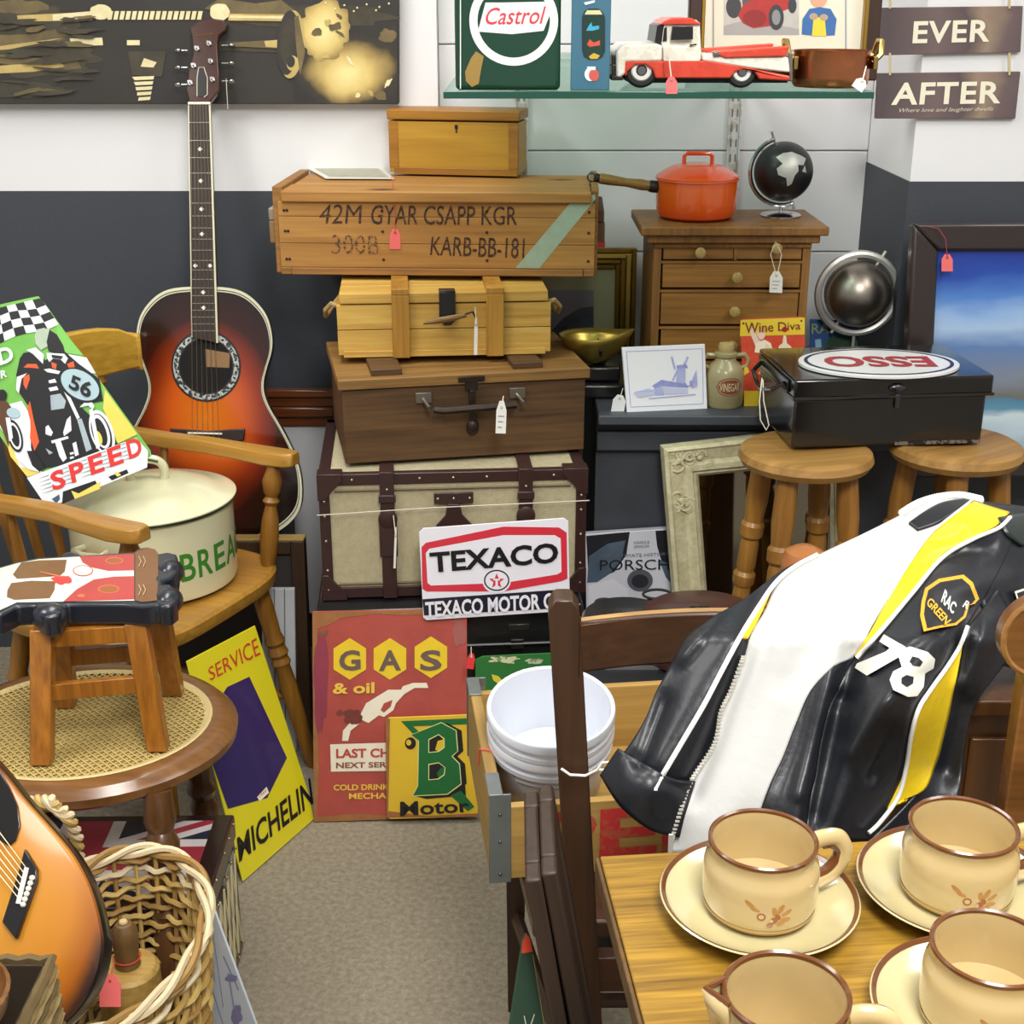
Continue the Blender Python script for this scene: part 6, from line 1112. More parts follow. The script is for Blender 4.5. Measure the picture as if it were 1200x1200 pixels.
def diag(w, z, m):
    mb.m = m; dx, dy = fx1 - fx0, fy1 - fy0; k = w * math.hypot(dx, dy) / dy / 2; k2 = w * math.hypot(dx, dy) / dx / 2
    mb.flat([(fx0, fy0), (fx0 + k, fy0), (fx1, fy1 - k2), (fx1, fy1), (fx1 - k, fy1), (fx0, fy0 + k2)], z); mb.flat([(fx1, fy0), (fx1, fy0 + k2), (fx0 + k, fy1), (fx0, fy1), (fx0, fy1 - k2), (fx1 - k, fy0)], z + .00005)
diag(.045, zf + .0002, 1); diag(.015, zf + .0004, 2)
for w, z, m in ((.10, zf + .0006, 1), (.06, zf + .0008, 2)): mb.m = m; mb.box(cx - w / 2, cx + w / 2, fy0, fy1, z - .0001, z); mb.box(fx0, fx1, cy - w / 2, cy + w / 2, z - .0001, z + .00005)
build('flag_print', mb, [nb, fwt, frd], t, smooth=False)
part('side_panel', t, M('8a8478', .6, var=1, sc=14, c2='34241c', sharp=1), lambda b: b.box(.437, .4385, .03, .225, .03, zu - .055)); part('stud', t, M('a89468', .4, .8), lambda b: [b.ball((.44, y, z), .003, 8, 6) for y in (.02, .08, .15, .19, .23) for z in (.02, zu - .055, zu - .01)], kind='stuff')
part('diamond_lattice', t, M('c2b68e', .5), lambda b: [b.tube([(.4395, .03 + .032 * k, .03 if (k + s) % 2 else zu - .06), (.4395, .062 + .032 * k, zu - .06 if (k + s) % 2 else .03)], .002, 5) for k in range(6) for s in (0, 1)], kind='stuff')
# ================================================================ WICKER BASKET AND SPOOL
zr = .36; a = oz(150, 993, zr); b_ = oz(135, 1212, zr); BC = Vector((oz(130, 1085, zr).x + .0, (a.y + b_.y) / 2)); ry = (a.y - b_.y) / 2; rx = oz(238, 1088, zr).x - BC.x
wk = [M('b59453', .6, var=.4, sc=30, c2='8a6a30', bump=.3), M('c9ac68', .55, var=.4, sc=30, c2='9a7a3c', bump=.3), M('a07c42', .6, var=.4, sc=30, bump=.3), M('d8c9a4', .6, var=.4, sc=20, c2='b8956a')]
t = emp('wicker_basket', 'round pale wicker basket with twisted handle in the lower left', 'basket', TR(BC.x, BC.y, 0))
def bs(a, z, o=0): k = .72 + .28 * (z / zr) ** .7; return Vector(((rx * k + o) * math.cos(a), (ry * k + o) * math.sin(a), z))
NS = 26
for k in range(NS):
    a = 2 * math.pi * k / NS; part('stake', t, wk[k % 3], lambda b: b.tube([bs(a, z) for z in (.004, .06, .12, .18, .24, .30, zr)], .0034, 6))
for r in range(23):
    z = .02 + r * .0146; ph = (r % 2) * math.pi
    part('weaver', t, wk[(r * 7) % 4 if r > 18 else r % 3], lambda b: b.tube([bs(2 * math.pi * i / 104, z + .002 * math.sin(i * 1.7 + r), .0055 * math.cos(NS / 2 * 2 * math.pi * i / 104 + ph)) for i in range(104)], .0042, 6, closed=True))
for r in range(3):
    part('rim_strand', t, wk[(r + 1) % 4 if r else 3], lambda b: b.tube([bs(2 * math.pi * i / 96, zr - .004 + .006 * math.sin(i * math.pi / 8 + r * 2.1), .007 * math.cos(i * math.pi / 8 + r * 2.1)) for i in range(96)], .0052, 6, closed=True))
part('base', t, wk[2], lambda b: b.prism([tuple(bs(2 * math.pi * i / 40, .003))[:2] for i in range(40)], .001, .006))
hpw = [oz(38, 940, .46), oz(60, 940, .475), oz(80, 957, .455), oz(90, 980, .41), oz(92, 1008, .355)]
hc = [Vector((-rx * .92, ry * .62, zr - .02))] + [Vector((p.x - BC.x, p.y - BC.y, p.z)) for p in hpw]
for s in range(3):
    pts = []
    for i in range(41):
        u = i / 40 * (len(hpw) - 1); j = min(int(u), len(hpw) - 2); f = u - j; p = hpw[j].lerp(hpw[j + 1], f) - Vector((BC.x, BC.y, 0)); an = i * .55 + s * 2.09
        pts.append(p + Vector((.005 * math.cos(an), .005 * math.sin(an) * .4, .006 * math.sin(an))))
    part('handle_strand', t, wk[3 if s else 1], lambda b: b.tube(pts, .0052, 7))
# wooden spool thing
pc = oz(150, 1128, .275); wsp = wood('c29a5c', '86602f', 'X', .5, 14, con=.2); ws2 = wood('7c5a38', '4c3420', 'Z', .5, 12)
t = emp('wooden_spool', 'round turned wooden block with upright knob inside the wicker basket', 'wooden block', TR(pc.x, pc.y, .0065) @ Matrix.Translation((0, 0, .0)) )
part('block', t, wsp, lambda b: b.lathe([(.001, 0), (.034, 0), (.04, .004), (.043, .18), (.041, .258), (.036, .264), (.001, .266)], 36)); part('knob', t, ws2, lambda b: b.lathe([(.017, .266), (.0155, .28), (.018, .305), (.0175, .322), (.011, .332), (.001, .335)], 24)); part('knob_end', t, M('c8ae7c', .6), lambda b: b.lathe([(.0035, .334), (.006, .3345), (.005, .337), (.001, .3375)][1:], 12))
part('red_string', t, M('c0402c', .7), lambda b: b.tube([(.0175 * math.cos(a), .0175 * math.sin(a), .278) for a in [k * math.pi / 8 for k in range(16)]], .0012, 5, closed=True))
price_tag(129, 1142, pc.y - .055, 25, 38, label='large pink price tag on the turned wooden block in the basket', string=[(133, 1130, pc.y - .035)], scol='c0402c', lean=25)
# ================================================================ SECOND GUITAR (LOWER LEFT)
P0 = oz(60, 1190, .40); pl = Pl(P0, Vector((1, -.28, .0)), Vector((-.25, .75, .75)))
C2 = [(-60, 870), (-20, 882), (2, 903), (28, 936), (57, 968), (85, 1002), (105, 1041), (116, 1081), (119, 1109), (113, 1142), (98, 1172), (75, 1198), (40, 1222), (-20, 1240), (-90, 1235), (-150, 1190), (-170, 1120), (-160, 1040), (-120, 950)]
bp = [pl.px(*p) for p in C2]; bp = crs(bp, 4, True); n = len(bp); cx = sum(p[0] for p in bp) / n; cy = sum(p[1] for p in bp) / n
ins = lambda k: [(cx + (x - cx) * k, cy + (y - cy) * k) for x, y in bp]
w_ = max(p[0] for p in bp) - cx; h_ = max(p[1] for p in bp) - cy
t = emp('archtop_guitar', 'amber sunburst guitar with black pickguard lying across the lower left corner', 'guitar', pl.M)
am = ramp('amber_burst', 'Y', 0, 1, [(0, 'c88a24'), (.6, 'b8741a'), (.84, '94500f'), (.95, '3a2014'), (1, '17110f')], .1, 12, .35, radial=((cx, cy, 0), (w_ * 1.03, h_ * 1.06, 1)), coat=.6)
mb = MB(); mb.rings([[(x, y, c) for x, y in ins(k)] for k, c in ((.05, -.037), (.9, -.035), (.985, -.030), (1, -.024), (1, -.008), (.985, -.002), (.93, 0), (.02, .001))]); build('body', mb, am, t)
mb = MB(); mb.rings([[(x, y, c) for x, y in ins(k)] for k, c in ((1.002, -.006), (1.004, -.01), (1.002, -.026), (.99, -.028), (.99, -.006))], cap=False, closed=True); build('side_band', mb, M('17120f', .3, coat=.5), t)
part('pickguard', t, M('0f0e10', .25, coat=.5), lambda b: b.prism([pl.px(*p) for p in ((-40, 890), (0, 902), (12, 922), (22, 945), (25, 968), (20, 985), (12, 992), (0, 984), (-40, 960))], .001, .0035), bevel=.001)
part('bridge', t, M('151316', .3, coat=.3), lambda b: b.prism([pl.px(*p) for p in ((33, 996), (47, 1019), (47, 1033), (23, 1101), (7, 1081), (28, 1016))], .002, .009), bevel=.001)
part('saddle', t, M('ece9dc', .4), lambda b: b.tube([(*pl.px(37, 1018), .011), (*pl.px(27, 1060), .011)], .003, 8))
part('bridge_pin', t, M('ece9dc', .4), lambda b: [b.ball((*pl.px(43 - k * 2.1, 1030 + k * 6.2), .0105), .0036, 8, 6) for k in range(6)], kind='stuff')
for k in range(6): part('guitar_string', t, M('c8b894', .3, .9), lambda b: b.tube([(*pl.px(-30 - k * 3, 930 + k * 7), .011), (*pl.px(38 - k * 1.8, 1020 + k * 7), .0125)], .0006, 4))
# seagrass box and brown bowl
zq = .50; a0 = oz(60, 1118, zq)
gm = [M('8c7448', .8, var=.6, sc=60, c2='4a3a20'), M('6e5a34', .8, var=.6, sc=60), M('a08a5a', .8, var=.6, sc=60)]
t = emp('seagrass_box', 'small woven seagrass box in the bottom left corner', 'basket', TR(a0.x - .20, a0.y - .26, 0, 0)); 
def sq(z, o=0): x0, x1, y0, y1 = -.0 - o, .20 + o, -.0 - o, .26 + o; return [(x0, y0, z), (x1, y0, z), (x1, y1, z), (x0, y1, z)]
part('lining', t, M('3a2c1c', .9), lambda b: (b.box(.004, .196, .004, .008, 0, zq - .01), b.box(.004, .196, .252, .256, 0, zq - .01), b.box(.004, .008, .004, .256, 0, zq - .01), b.box(.192, .196, .004, .256, 0, zq - .01), b.box(.004, .196, .004, .256, 0, .004)))
for r in range(50):
    z = .006 + r * .0099; pts = []
    cs = sq(z)
    for k in range(4):
        p, q_ = Vector(cs[k]), Vector(cs[(k + 1) % 4]); m_ = 16
        for i in range(m_): pts.append(p.lerp(q_, i / m_) + Vector((0, 0, .0018 * ((i + r) % 2))) + (Vector((0, -1, 0)), Vector((1, 0, 0)), Vector((0, 1, 0)), Vector((-1, 0, 0)))[k] * .002 * ((i + r) % 2))
    part('seagrass_row', t, gm[r % 3], lambda b: b.tube(pts, .0056, 5, closed=True))
pc = oz(-66, 1185, .535)
t = emp('brown_bowl', 'dark brown turned wooden bowl at the very bottom left edge', 'bowl', TR(pc.x, pc.y, .502)); part('bowl', t, old, lambda b: b.lathe([(.001, 0), (.03, 0), (.04, .004), (.062, .03), (.067, .052), (.063, .054), (.055, .03), (.03, .01), (.001, .009)], 36)); part('foot_ring', t, old, lambda b: b.lathe([(.028, -.0005), (.034, 0), (.034, .004), (.028, .004)], 30))
# white drawing board right of the basket
pl = Pl(oz(262, 1200, .06), Vector((1, -.5, 0)), Vector((-.12, .10, 1)))
t = plate('drawing_board', 'pale board with faint blue line drawing leaning beside the wicker basket', 'picture', pl, [(240, 1036), (262, 1098), (302, 1206), (312, 1240), (214, 1240), (222, 1130), (234, 1060)], .004, M('c9d0d8', .5, var=.2, sc=10), .0006)
bl3 = M('7e88a8', .7)
prn(t, pl, [ln_(244, 1095, 252, 1150, .8, bl3), ln_(250, 1095, 262, 1180, .8, bl3), ln_(236, 1120, 240, 1200, .8, bl3), ln_(262, 1120, 280, 1160, 1.2, bl3), ln_(268, 1140, 276, 1190, 2, M('9a94b8', .7)), ln_(246, 1150, 262, 1200, .8, bl3), (M('a8aec8', .7), ell(246, 1138, 3, 6)), (M('8c86ae', .7, var=.5, sc=60), blob(272, 1146, 7, 4, 16, .4, 3)), (M('8c86ae', .7, var=.5, sc=60), blob(278, 1190, 6, 12, 16, .4, 6))], name='drawing')
# ================================================================ DARK CHAIR UNDER THE CRATE
dkw = wood('4e3020', '24150e', 'Z', .4, 9, coat=.25, con=.25); dkx = wood('553424', '28170f', 'X', .4, 8, coat=.25, con=.25); edg = wood('b98a4a', '6a4422', 'X', .4, 8, coat=.3)
po = oy(660, 700, 1.36)
t = emp('dark_chair', 'dark brown wooden chair holding the bottle crate, jacket over its back', 'chair', TR(po.x, 1.36, 0)); W2C = Matrix.Translation((-po.x, -1.36, 0))
def post(name, x0, x1, Y, ztop, rightside=0):
    def fn(b):
        hw = .0175
        prof = [(0, hw), (.30, hw), (.46, hw), (.7, hw * 1.0), (ztop - .03, hw * 1.0), (ztop - .012, hw * .95), (ztop - .002, hw * .6), (ztop, hw * .3)]
        rr = []
        for z, w in prof:
            x = x0 + (x1 - x0) * z / ztop; y = -.0 + .02 * abs(z - .45); rr.append([(x - w, y - .016, z), (x + w, y - .016, z), (x + w, y + .016, z), (x - w, y + .016, z)])
        b.rings(rr, flip=False)
    part(name, t, dkw, fn, bevel=.003)
X1 = oy(700, 1150, 1.36).x - po.x
post('back_post', X1 + .01, 0.0, 1.36, po.z); post('back_post', .355, .35, 1.36, po.z)
def rail(name, pts_top, hgt, th_, mat, Y0, bow=.03, edge=True):
    def fn(b):
        rr = []; n_ = 16
        for i in range(n_ + 1):
            u = i / n_; p = pts_top[0] + (pts_top[1] - pts_top[0]) * u; y = bow * 4 * u * (1 - u)
            x = p.x; z = p.z - .004 * 4 * u * (1 - u)
            rr.append([(x, y - th_ / 2, z - hgt), (x, y + th_ / 2, z - hgt), (x, y + th_ / 2, z), (x, y - th_ / 2, z)])
        b.rings(rr, flip=True)
    return part(name, t, mat, fn, bevel=.003)
zr1 = oy(680, 722, 1.37).z; r_ = rail('top_rail', [Vector((.018, 0, zr1)), Vector((.35, 0, zr1))], .062, .016, dkx, 1.36, .035)
part('worn_edge', r_, edg, lambda b: b.rings([[(.02 + .33 * u, .035 * 4 * u * (1 - u) - .0075, zr1 - .016 * 4 * u * (1 - u) * .25 + .0005 - .004), (.02 + .33 * u, .035 * 4 * u * (1 - u) + .0075, zr1 - .004 * 4 * u * (1 - u) + .0004 - .001), (.02 + .33 * u, .035 * 4 * u * (1 - u), zr1 + .0028 - .004 * 4 * u * (1 - u))] for u in [i / 16 for i in range(17)]]))
part('seat', t, dkx, lambda b: b.prism([(-.03, .02), (.37, .02), (.385, .42), (.37, .44), (-.07, .44), (-.085, .42)], .425, .4505), bevel=.004)
part('seat_rail', t, dkx, lambda b: (b.box(-.0, .36, -.01, .012, .37, .42)), bevel=.002)
for x in (-.05, .36): part('front_leg', t, dkw, lambda b: b.add([(x - .016, .38, .425), (x + .016, .38, .425), (x + .016, .41, .425), (x - .016, .41, .425), (x - .012, .385, 0), (x + .012, .385, 0), (x + .012, .41, 0), (x - .012, .41, 0)], [(0, 3, 2, 1), (4, 5, 6, 7), (0, 1, 5, 4), (1, 2, 6, 5), (2, 3, 7, 6), (3, 0, 4, 7)][::1]), bevel=.001)
part('side_stretcher', t, dkw, lambda b: b.tube([(X1 * .7, .0, .18), (-.05, .395, .18)], .010, 8)); part('side_stretcher', t, dkw, lambda b: b.tube([(.352, .0, .18), (.36, .395, .18)], .010, 8)); part('cross_stretcher', t, dkw, lambda b: b.tube([(.0, .2, .18), (.356, .2, .18)], .010, 8))
# white string around the post
b = MB(); pts = [oy(658, 901, 1.335), oy(668, 908, 1.335), oy(686, 909, 1.335), oy(700, 902, 1.33), oy(706, 893, 1.33), oy(715, 893, 1.33), oy(712, 902, 1.33), oy(702, 902, 1.33)]; o = Vector(pts[0]); b.tube([p - o for p in pts], .0016, 6)
build('white_string', b, M('f0ede4', .7), Mx=Matrix.Translation(o), label='white string tied round the upright of the dark chair', cat='string')
# ================================================================ FRAMES LEANING UNDER THE CHAIR
fdk = wood('3e2a22', '241814', 'Y', .5, 9)
def leanframe(label, xb, xt, yb, yt, Y, thick, depth, glassm, extra=None):
    top = oy(xt, yt, Y); bot = oy(xb, yb, Y); v = top - bot; 
    pl = Pl(Vector((bot.x + v.x * (-bot.z / v.z if 0 else 0), bot.y, bot.z)), (0, 1, 0), v)     # u runs back into the room, v up the leaning edge, n to the right
    L = v.length; lo = -bot.z / pl.v.z + .004
    t = emp('framed_picture', label, 'framed picture', pl.M)
    e = .03
    part('frame_rail', t, fdk, lambda b: b.box(0, e, lo, L, -thick, 0), bevel=.003); part('frame_rail', t, fdk, lambda b: b.box(depth - e, depth, lo, L, -thick, 0), bevel=.003)
    part('frame_rail', t, fdk, lambda b: b.box(e + .0005, depth - e - .0005, lo, lo + e, -thick, -.0005), bevel=.003); part('frame_rail', t, fdk, lambda b: b.box(e + .0005, depth - e - .0005, L - e, L, -thick, -.0005), bevel=.003)
    part('picture', t, glassm, lambda b: b.box(e, depth - e, lo + e, L - e, -thick * .7, -thick * .5)); part('gilt_slip', t, M('a8883e', .4, .6), lambda b: (b.box(e, e + .006, lo + e, L - e, -thick * .95, -thick * .6), b.box(depth - e - .006, depth - e, lo + e, L - e, -thick * .95, -thick * .6), b.box(e, depth - e, L - e - .006, L - e, -thick * .95, -thick * .6)))
    return t
leanframe('outer of two dark picture frames leaning under the dark chair, nearer its leg', 686, 653, 1200, 1022, 1.12, .016, .16, M('5a6a70', .15))
leanframe('inner dark picture frame with pale glass leaning under the dark chair', 664, 634, 1200, 1030, 1.115, .016, .16, M('8d9ca0', .1, coat=.8))
pl = Pl(oy(620, 1200, 1.13), Vector((1, .35, 0)), Vector((-.05, .28, 1)))
t = plate('green_pennant', 'dark green triangular pennant board with a red tip under the crate', 'pennant', pl, [(588, 1262), (650, 1262), (622, 1100), (617, 1094), (612, 1104)], .004, M('26402f', .6, var=.3, sc=20), .0008)
prn(t, pl, [(M('d8482c', .5), [(611, 1117), (624, 1115), (621, 1100), (617, 1094), (612, 1104)]), (M('c8c8b0', .6), ln_(614, 1190, 616, 1200, 1, M('c8c8b0', .6))[1]), (M('c8c8b0', .6), ln_(626, 1188, 622, 1200, 1, M('c8c8b0', .6))[1]), (M('8a7a50', .6), ln_(624, 1118, 644, 1240, 1.2, M('8a7a50', .6))[1])])
# ================================================================ OAK TABLE
zt = .78; A = oz(703, 1003, zt); B_2 = oz(770, 1200, zt); Cc = oz(1198, 975, zt)
oak = wood('a67b2e', '553610', 'X', .4, 22, coat=.25, con=.2); oakd = wood('6a4a2a', '3a2616', 'Z', .5, 9)
ang = math.degrees(math.atan2(Cc.y - A.y, Cc.x - A.x)); t = emp('oak_table', 'oak table in the foreground carrying the stoneware cups', 'table', TR(A.x, A.y, 0, ang))
TWd, TD = .95, .62; nP = 4
for k in range(1): part('tabletop', t, oak, lambda b: b.box(0, TWd, -TD, 0, zt - .02, zt), bevel=.0015)
part('end_edge', t, oakd, lambda b: b.box(-.0045, -.0005, -TD, 0, zt - .021, zt - .001), bevel=.0015)
part('apron', t, oakd, lambda b: b.box(.06, TWd - .06, -.055, -.035, zt - .10, zt - .021), bevel=.001); part('apron', t, oakd, lambda b: b.box(.06, TWd - .06, -TD + .035, -TD + .055, zt - .10, zt - .021), bevel=.001)
for x in (.06, TWd - .06):
    for y in (-.06, -TD + .06): part('leg', t, oakd, lambda b: b.box(x - .022, x + .022, y - .022, y + .022, 0, zt - .0215), bevel=.003)
# cups and saucers
cre = M('c4ad7c', .18, coat=.8, var=.12, sc=6, c2='bfa26a'); crs_ = M('bdb388', .2, coat=.8, var=.12, sc=6, c2='b5a470'); brm = M('6a3d1c', .25, coat=.6, var=.4, sc=60, c2='42240f'); flr = M('a87436', .35, coat=.5, var=.5, sc=80, c2='c89a5a'); fl2 = M('9a5a34', .35, coat=.5)
def saucer(x, y, label):
    c = oz(x, y, zt); R = .083; t = emp('saucer', label, 'saucer', TR(c.x, c.y, zt + .0005), 'saucers on the oak table')
    part('plate', t, crs_, lambda b: b.lathe([(.001, 0), (R * .52, 0), (R * .58, .003), (R * .8, .007), (R * .97, .016), (R, .0185), (R * .985, .0195), (R * .9, .0145), (R * .7, .0085), (R * .55, .006), (.001, .0055)], 72)); part('rim_band', t, brm, lambda b: b.lathe([(R * .955, .0176), (R * .975, .0194), (R * .985, .0200), (R * .972, .0199), (R * .94, .0175)], 72))
    return c
def cup(c, label, R=.0465, hgt=.066, z0=.0065, ha=0, jug=False, name='cup', group='cups on the saucers', flowers=True):
    t = emp(name, label, 'jug' if jug else 'cup', TR(c.x, c.y, zt + z0 + .0005), None if jug else group); q = hgt
    part('bowl', t, cre, lambda b: b.lathe([(.001, 0), (R * .82, 0), (R * .9, .002), (R * .985, .007), (R * 1.02, .014), (R * 1.035, q * .35), (R * 1.03, q * .62), (R * 1.0, q * .72), (R * .955, q * .79), (R * .94, q * .85), (R * .94, q * .9), (R * .955, q * .97), (R * .95, q), (R * .90, q * .99), (R * .88, q * .8), (R * .95, q * .6), (R * .96, .016), (R * .8, .006), (.001, .005)], 72))
    part('rim_band', t, brm, lambda b: b.lathe([(R * .948, q * .945), (R * .968, q * .965), (R * .968, q * 1.0), (R * .935, q * 1.018), (R * .895, q * 1.0), (R * .893, q * .965)], 72)); part('foot_band', t, M('b08d56', .3), lambda b: b.lathe([(R * .94, .0028), (R * 1.0, .0065), (R * 1.0, .0085), (R * .93, .0045)], 72))
    ca, sa = math.cos(math.radians(ha)), math.sin(math.radians(ha)); hp_ = [(.97, .80), (1.22, .83), (1.5, .80), (1.66, .62), (1.62, .42), (1.45, .27), (1.2, .2), (1.0, .22)]
    hh_ = part('handle', t, cre, lambda b: b.tube(crs([(R * r * ca, R * r * sa, q * z) for r, z in hp_]), .0062, 12, flat=1.3)); part('handle_trim', hh_, brm, lambda b: b.tube(crs([(R * (r - (.0 if i == 0 else .10)) * ca, R * (r - (.0 if i == 0 else .10)) * sa, q * (z + (-.09, -.075, -.03, .03, .06, .09)[i])) for i, (r, z) in enumerate(hp_[1:-1])]), .0046, 8))
    th = math.atan2(-c.x, c.y)
    if flowers:
        def F_(b, cx, cz, rx, rz, rot=0, k=1.036):
            pts = ell(0, 0, rx, rz, 12, rot); b.add([((R * k) * math.sin((cx + x) / R - .0), -(R * k) * math.cos((cx + x) / R), cz + z) for x, z in pts], [tuple(range(12))])
        part('leaf_decal', t, flr, lambda b: [F_(b, *a) for a in ((-.016, .034, .0055, .0018, -40), (-.012, .030, .004, .0016, -20), (.008, .031, .0022, .005, -25), (.013, .027, .002, .005, -60), (.003, .029, .002, .0045, 10), (.009, .018, .004, .002, 30), (.0125, .021, .0042, .002, -10))])
        part('berry_decal', t, fl2, lambda b: [F_(b, *a) for a in ((-.007, .024, .0036, .0036, 0, 1.038), (.003, .021, .0032, .003, 20, 1.038), (.0, .016, .0025, .002, 0, 1.038), (.006, .024, .002, .003, 30, 1.038))]); part('berry_centre', t, cre, lambda b: [F_(b, -.007, .024, .0022, .0022, 0, 1.04), F_(b, .001, .0205, .0014, .0018, 0, 1.04)])
    if jug:
        part('spout', t, cre, lambda b: b.add([(-R * .86, -R * .32, q * .8), (-R * .86, R * .32, q * .8), (-R * 1.22, -.0, q * 1.03), (-R * .9, -R * .28, q * .99), (-R * .9, R * .28, q * .99), (-R * 1.02, 0, q * .62)], [(0, 5, 2, 3), (5, 1, 4, 2)]), solid=.003)
        part('spout_trim', t, brm, lambda b: b.tube([(-R * .9, -R * .29, q * 1.0), (-R * 1.07, -R * .13, q * 1.02), (-R * 1.22, 0, q * 1.035), (-R * 1.07, R * .13, q * 1.02), (-R * .9, R * .29, q * 1.0)], .0022, 6))
c = saucer(888, 1069, 'saucer under the left cup, near the table corner'); cup(c, 'cream cup with brown rim on the saucer nearest the table corner', ha=18)
c = saucer(1118, 1052, 'saucer under the back right cup, by the table edge'); cup(c, 'cream cup with brown rim on the back right saucer in front of the jacket', ha=8)
c = saucer(1150, 1203, 'saucer under the nearest cup at the bottom right'); cup(c, 'cream cup with brown rim closest to the camera at the bottom right', ha=5)
pj = oz(912, 1276, zt); cup(pj, 'cream milk jug with small spout at the bottom edge of the table', R=.0455, hgt=.084, z0=0, ha=-6, jug=True, name='milk_jug', flowers=False)
# ================================================================ WOODEN BOX AND ROUND CHAIR BACK ON THE RIGHT
p0 = oy(1128, 985, 1.24); brb = wood('70431f', '3a2010', 'Z', .35, 7, coat=.3, con=.25)
t = emp('wooden_locker', 'brown wooden cupboard behind the table at the right edge', 'cupboard', TR(.452, 1.26, 0)); ztp = oy(1150, 815, 1.26).z
part('body', t, brb, lambda b: b.box(0, .40, .004, .30, 0, ztp - .02), bevel=.003); part('top', t, brb, lambda b: b.box(-.01, .41, -.012, .305, ztp - .0195, ztp), bevel=.003)
for k in range(2): part('front_panel', t, brb, lambda b: b.box(.03 + k * .18, .19 + k * .18, -.003, .004, .05, ztp - .05), bevel=.002)
pc = oy(1226, 748, 1.14); lo_ = wood('84532c', '4e2d16', 'X', .35, 8, coat=.4)
t = emp('round_chair_back', 'rounded brown wooden chair back at the right edge in front of the jacket', 'chair', TR(pc.x, pc.y, 0))
part('back_disc', t, lo_, lambda b: b.tubep([Vector((0, y, pc.z)) for y in (0, .004, .016, .02)], [.037, .0415, .0415, .037], Vector((0, 1, 0)), 40)); part('back_rim', t, wood('a87440', '6e4420', 'X', .35, 8, coat=.4), lambda b: b.tube([(.039 * math.cos(a), .001, pc.z + .039 * math.sin(a)) for a in [k * math.pi / 20 for k in range(40)]], .003, 6, closed=True)); part('post', t, lo_, lambda b: b.box(-.012, .012, .006, .03, 0, pc.z - .03), bevel=.002)
part('seat', t, lo_, lambda b: b.box(-.02, .36, .0, .03, .42, .45), bevel=.004)
# ================================================================ THE RACING JACKET
def seg_d(x, y, p, q):
    dx, dy = q[0] - p[0], q[1] - p[1]; L2 = dx * dx + dy * dy; u = max(0, min(1, ((x - p[0]) * dx + (y - p[1]) * dy) / L2)); return math.hypot(x - p[0] - dx * u, y - p[1] - dy * u), u
FOLD = [((1150, 640), (1050, 820), 62, -.050), ((1050, 820), (960, 960), 55, -.042), ((1060, 600), (1180, 600), 45, -.03), ((890, 700), (760, 920), 40, -.03), ((1000, 650), (840, 960), 60, -.022), ((905, 690), (812, 930), 12, .010), ((1004, 765), (955, 960), 14, .018), ((1125, 760), (1105, 900), 22, .022), ((935, 930), (985, 740), 10, -.006),
        ((1000, 880), (1050, 800), 12, -.010), ((1020, 910), (1045, 860), 8, .010), ((985, 820), (1090, 790), 9, .007), ((1010, 640), (1040, 700), 9, .009), ((1050, 645), (1125, 625), 7, .008), ((1100, 690), (1180, 680), 14, -.012), ((1090, 660), (1160, 640), 9, .008), ((780, 820), (750, 900), 8, .008), ((800, 770), (840, 720), 9, -.009), ((740, 890), (800, 925), 6, .006),
        ((1060, 770), (1100, 740), 7, .006), ((990, 870), (1010, 830), 6, .006), ((1130, 800), (1160, 730), 14, -.014), ((985, 700), (925, 800), 16, .004)]
def Yj(x, y):
    Y = 1.17 + (1000 - y) * .00042 if y >= 750 else 1.275 + (750 - y) * .0014
    k = max(0, min(1, (790 - y) / 60)); 
    for p, q, w, a in FOLD:
        d, u = seg_d(x, y, p, q)
        if d < 3.2 * w: Y += a * math.exp(-(d / w) ** 2)
    n1 = noise.noise(Vector((x * .012 + y * .006, y * .004 - x * .003, 1.3))); n2 = noise.noise(Vector((x * .03 + y * .016, y * .012 - x * .008, 7.3)))
    Y += .003 * n1 + .0012 * n2
    Y += .00025 * max(0, x - 1150) + max(0, 735 - x) * .0004
    return Y
def rs(pts, n):
    d = [0]
    for a, b_ in zip(pts, pts[1:]): d.append(d[-1] + math.hypot(a[0] - b_[0], a[1] - b_[1]))
    def cr(i, t_):
        p0_, p1_, p2_, p3_ = pts[max(i - 1, 0)], pts[i], pts[i + 1], pts[min(i + 2, len(pts) - 1)]
        return tuple(.5 * (2 * p1_[k] + (p2_[k] - p0_[k]) * t_ + (2 * p0_[k] - 5 * p1_[k] + 4 * p2_[k] - p3_[k]) * t_ ** 2 + (3 * p1_[k] - p0_[k] - 3 * p2_[k] + p3_[k]) * t_ ** 3) for k in (0, 1))
    out = []
    for k in range(n + 1):
        s = d[-1] * k / n; i = 0
        while i < len(d) - 2 and d[i + 1] < s: i += 1
        out.append(cr(i, (s - d[i]) / max(1e-6, d[i + 1] - d[i])))
    return out
jo = oy(950, 800, 1.3); t = emp('racing_jacket', 'black, white and yellow leather racing jacket with number 78, draped over the dark chair', 'jacket', Matrix.Translation(jo))
lea = M('14161c', .42, coat=.08, var=.25, sc=8, c2='20232b', bump=.35, bsc=90); lew = M('bdbdba', .6, var=.12, sc=6, c2='b0b0b2', bump=.3, bsc=80); ley = M('e3c31c', .42, coat=.15, var=.15, sc=8, c2='c8a610', bump=.35, bsc=80); wpi = M('e9e9e6', .5)
def jp(x, y, o=0): return oy(x, y, Yj(x, y) - o) - jo
def panel(name, Lp, Rp, mat, m=20, n=48, o=0, solid=.004):
    a, b_ = rs(Lp, n), rs(Rp, n); mb = MB()
    mb.grid(lambda u, v: jp(a[round(v * n)][0] * (1 - u) + b_[round(v * n)][0] * u, a[round(v * n)][1] * (1 - u) + b_[round(v * n)][1] * u, o), m, n, flip=True)
    return build(name, mb, mat, t, ang=180, solid=solid)
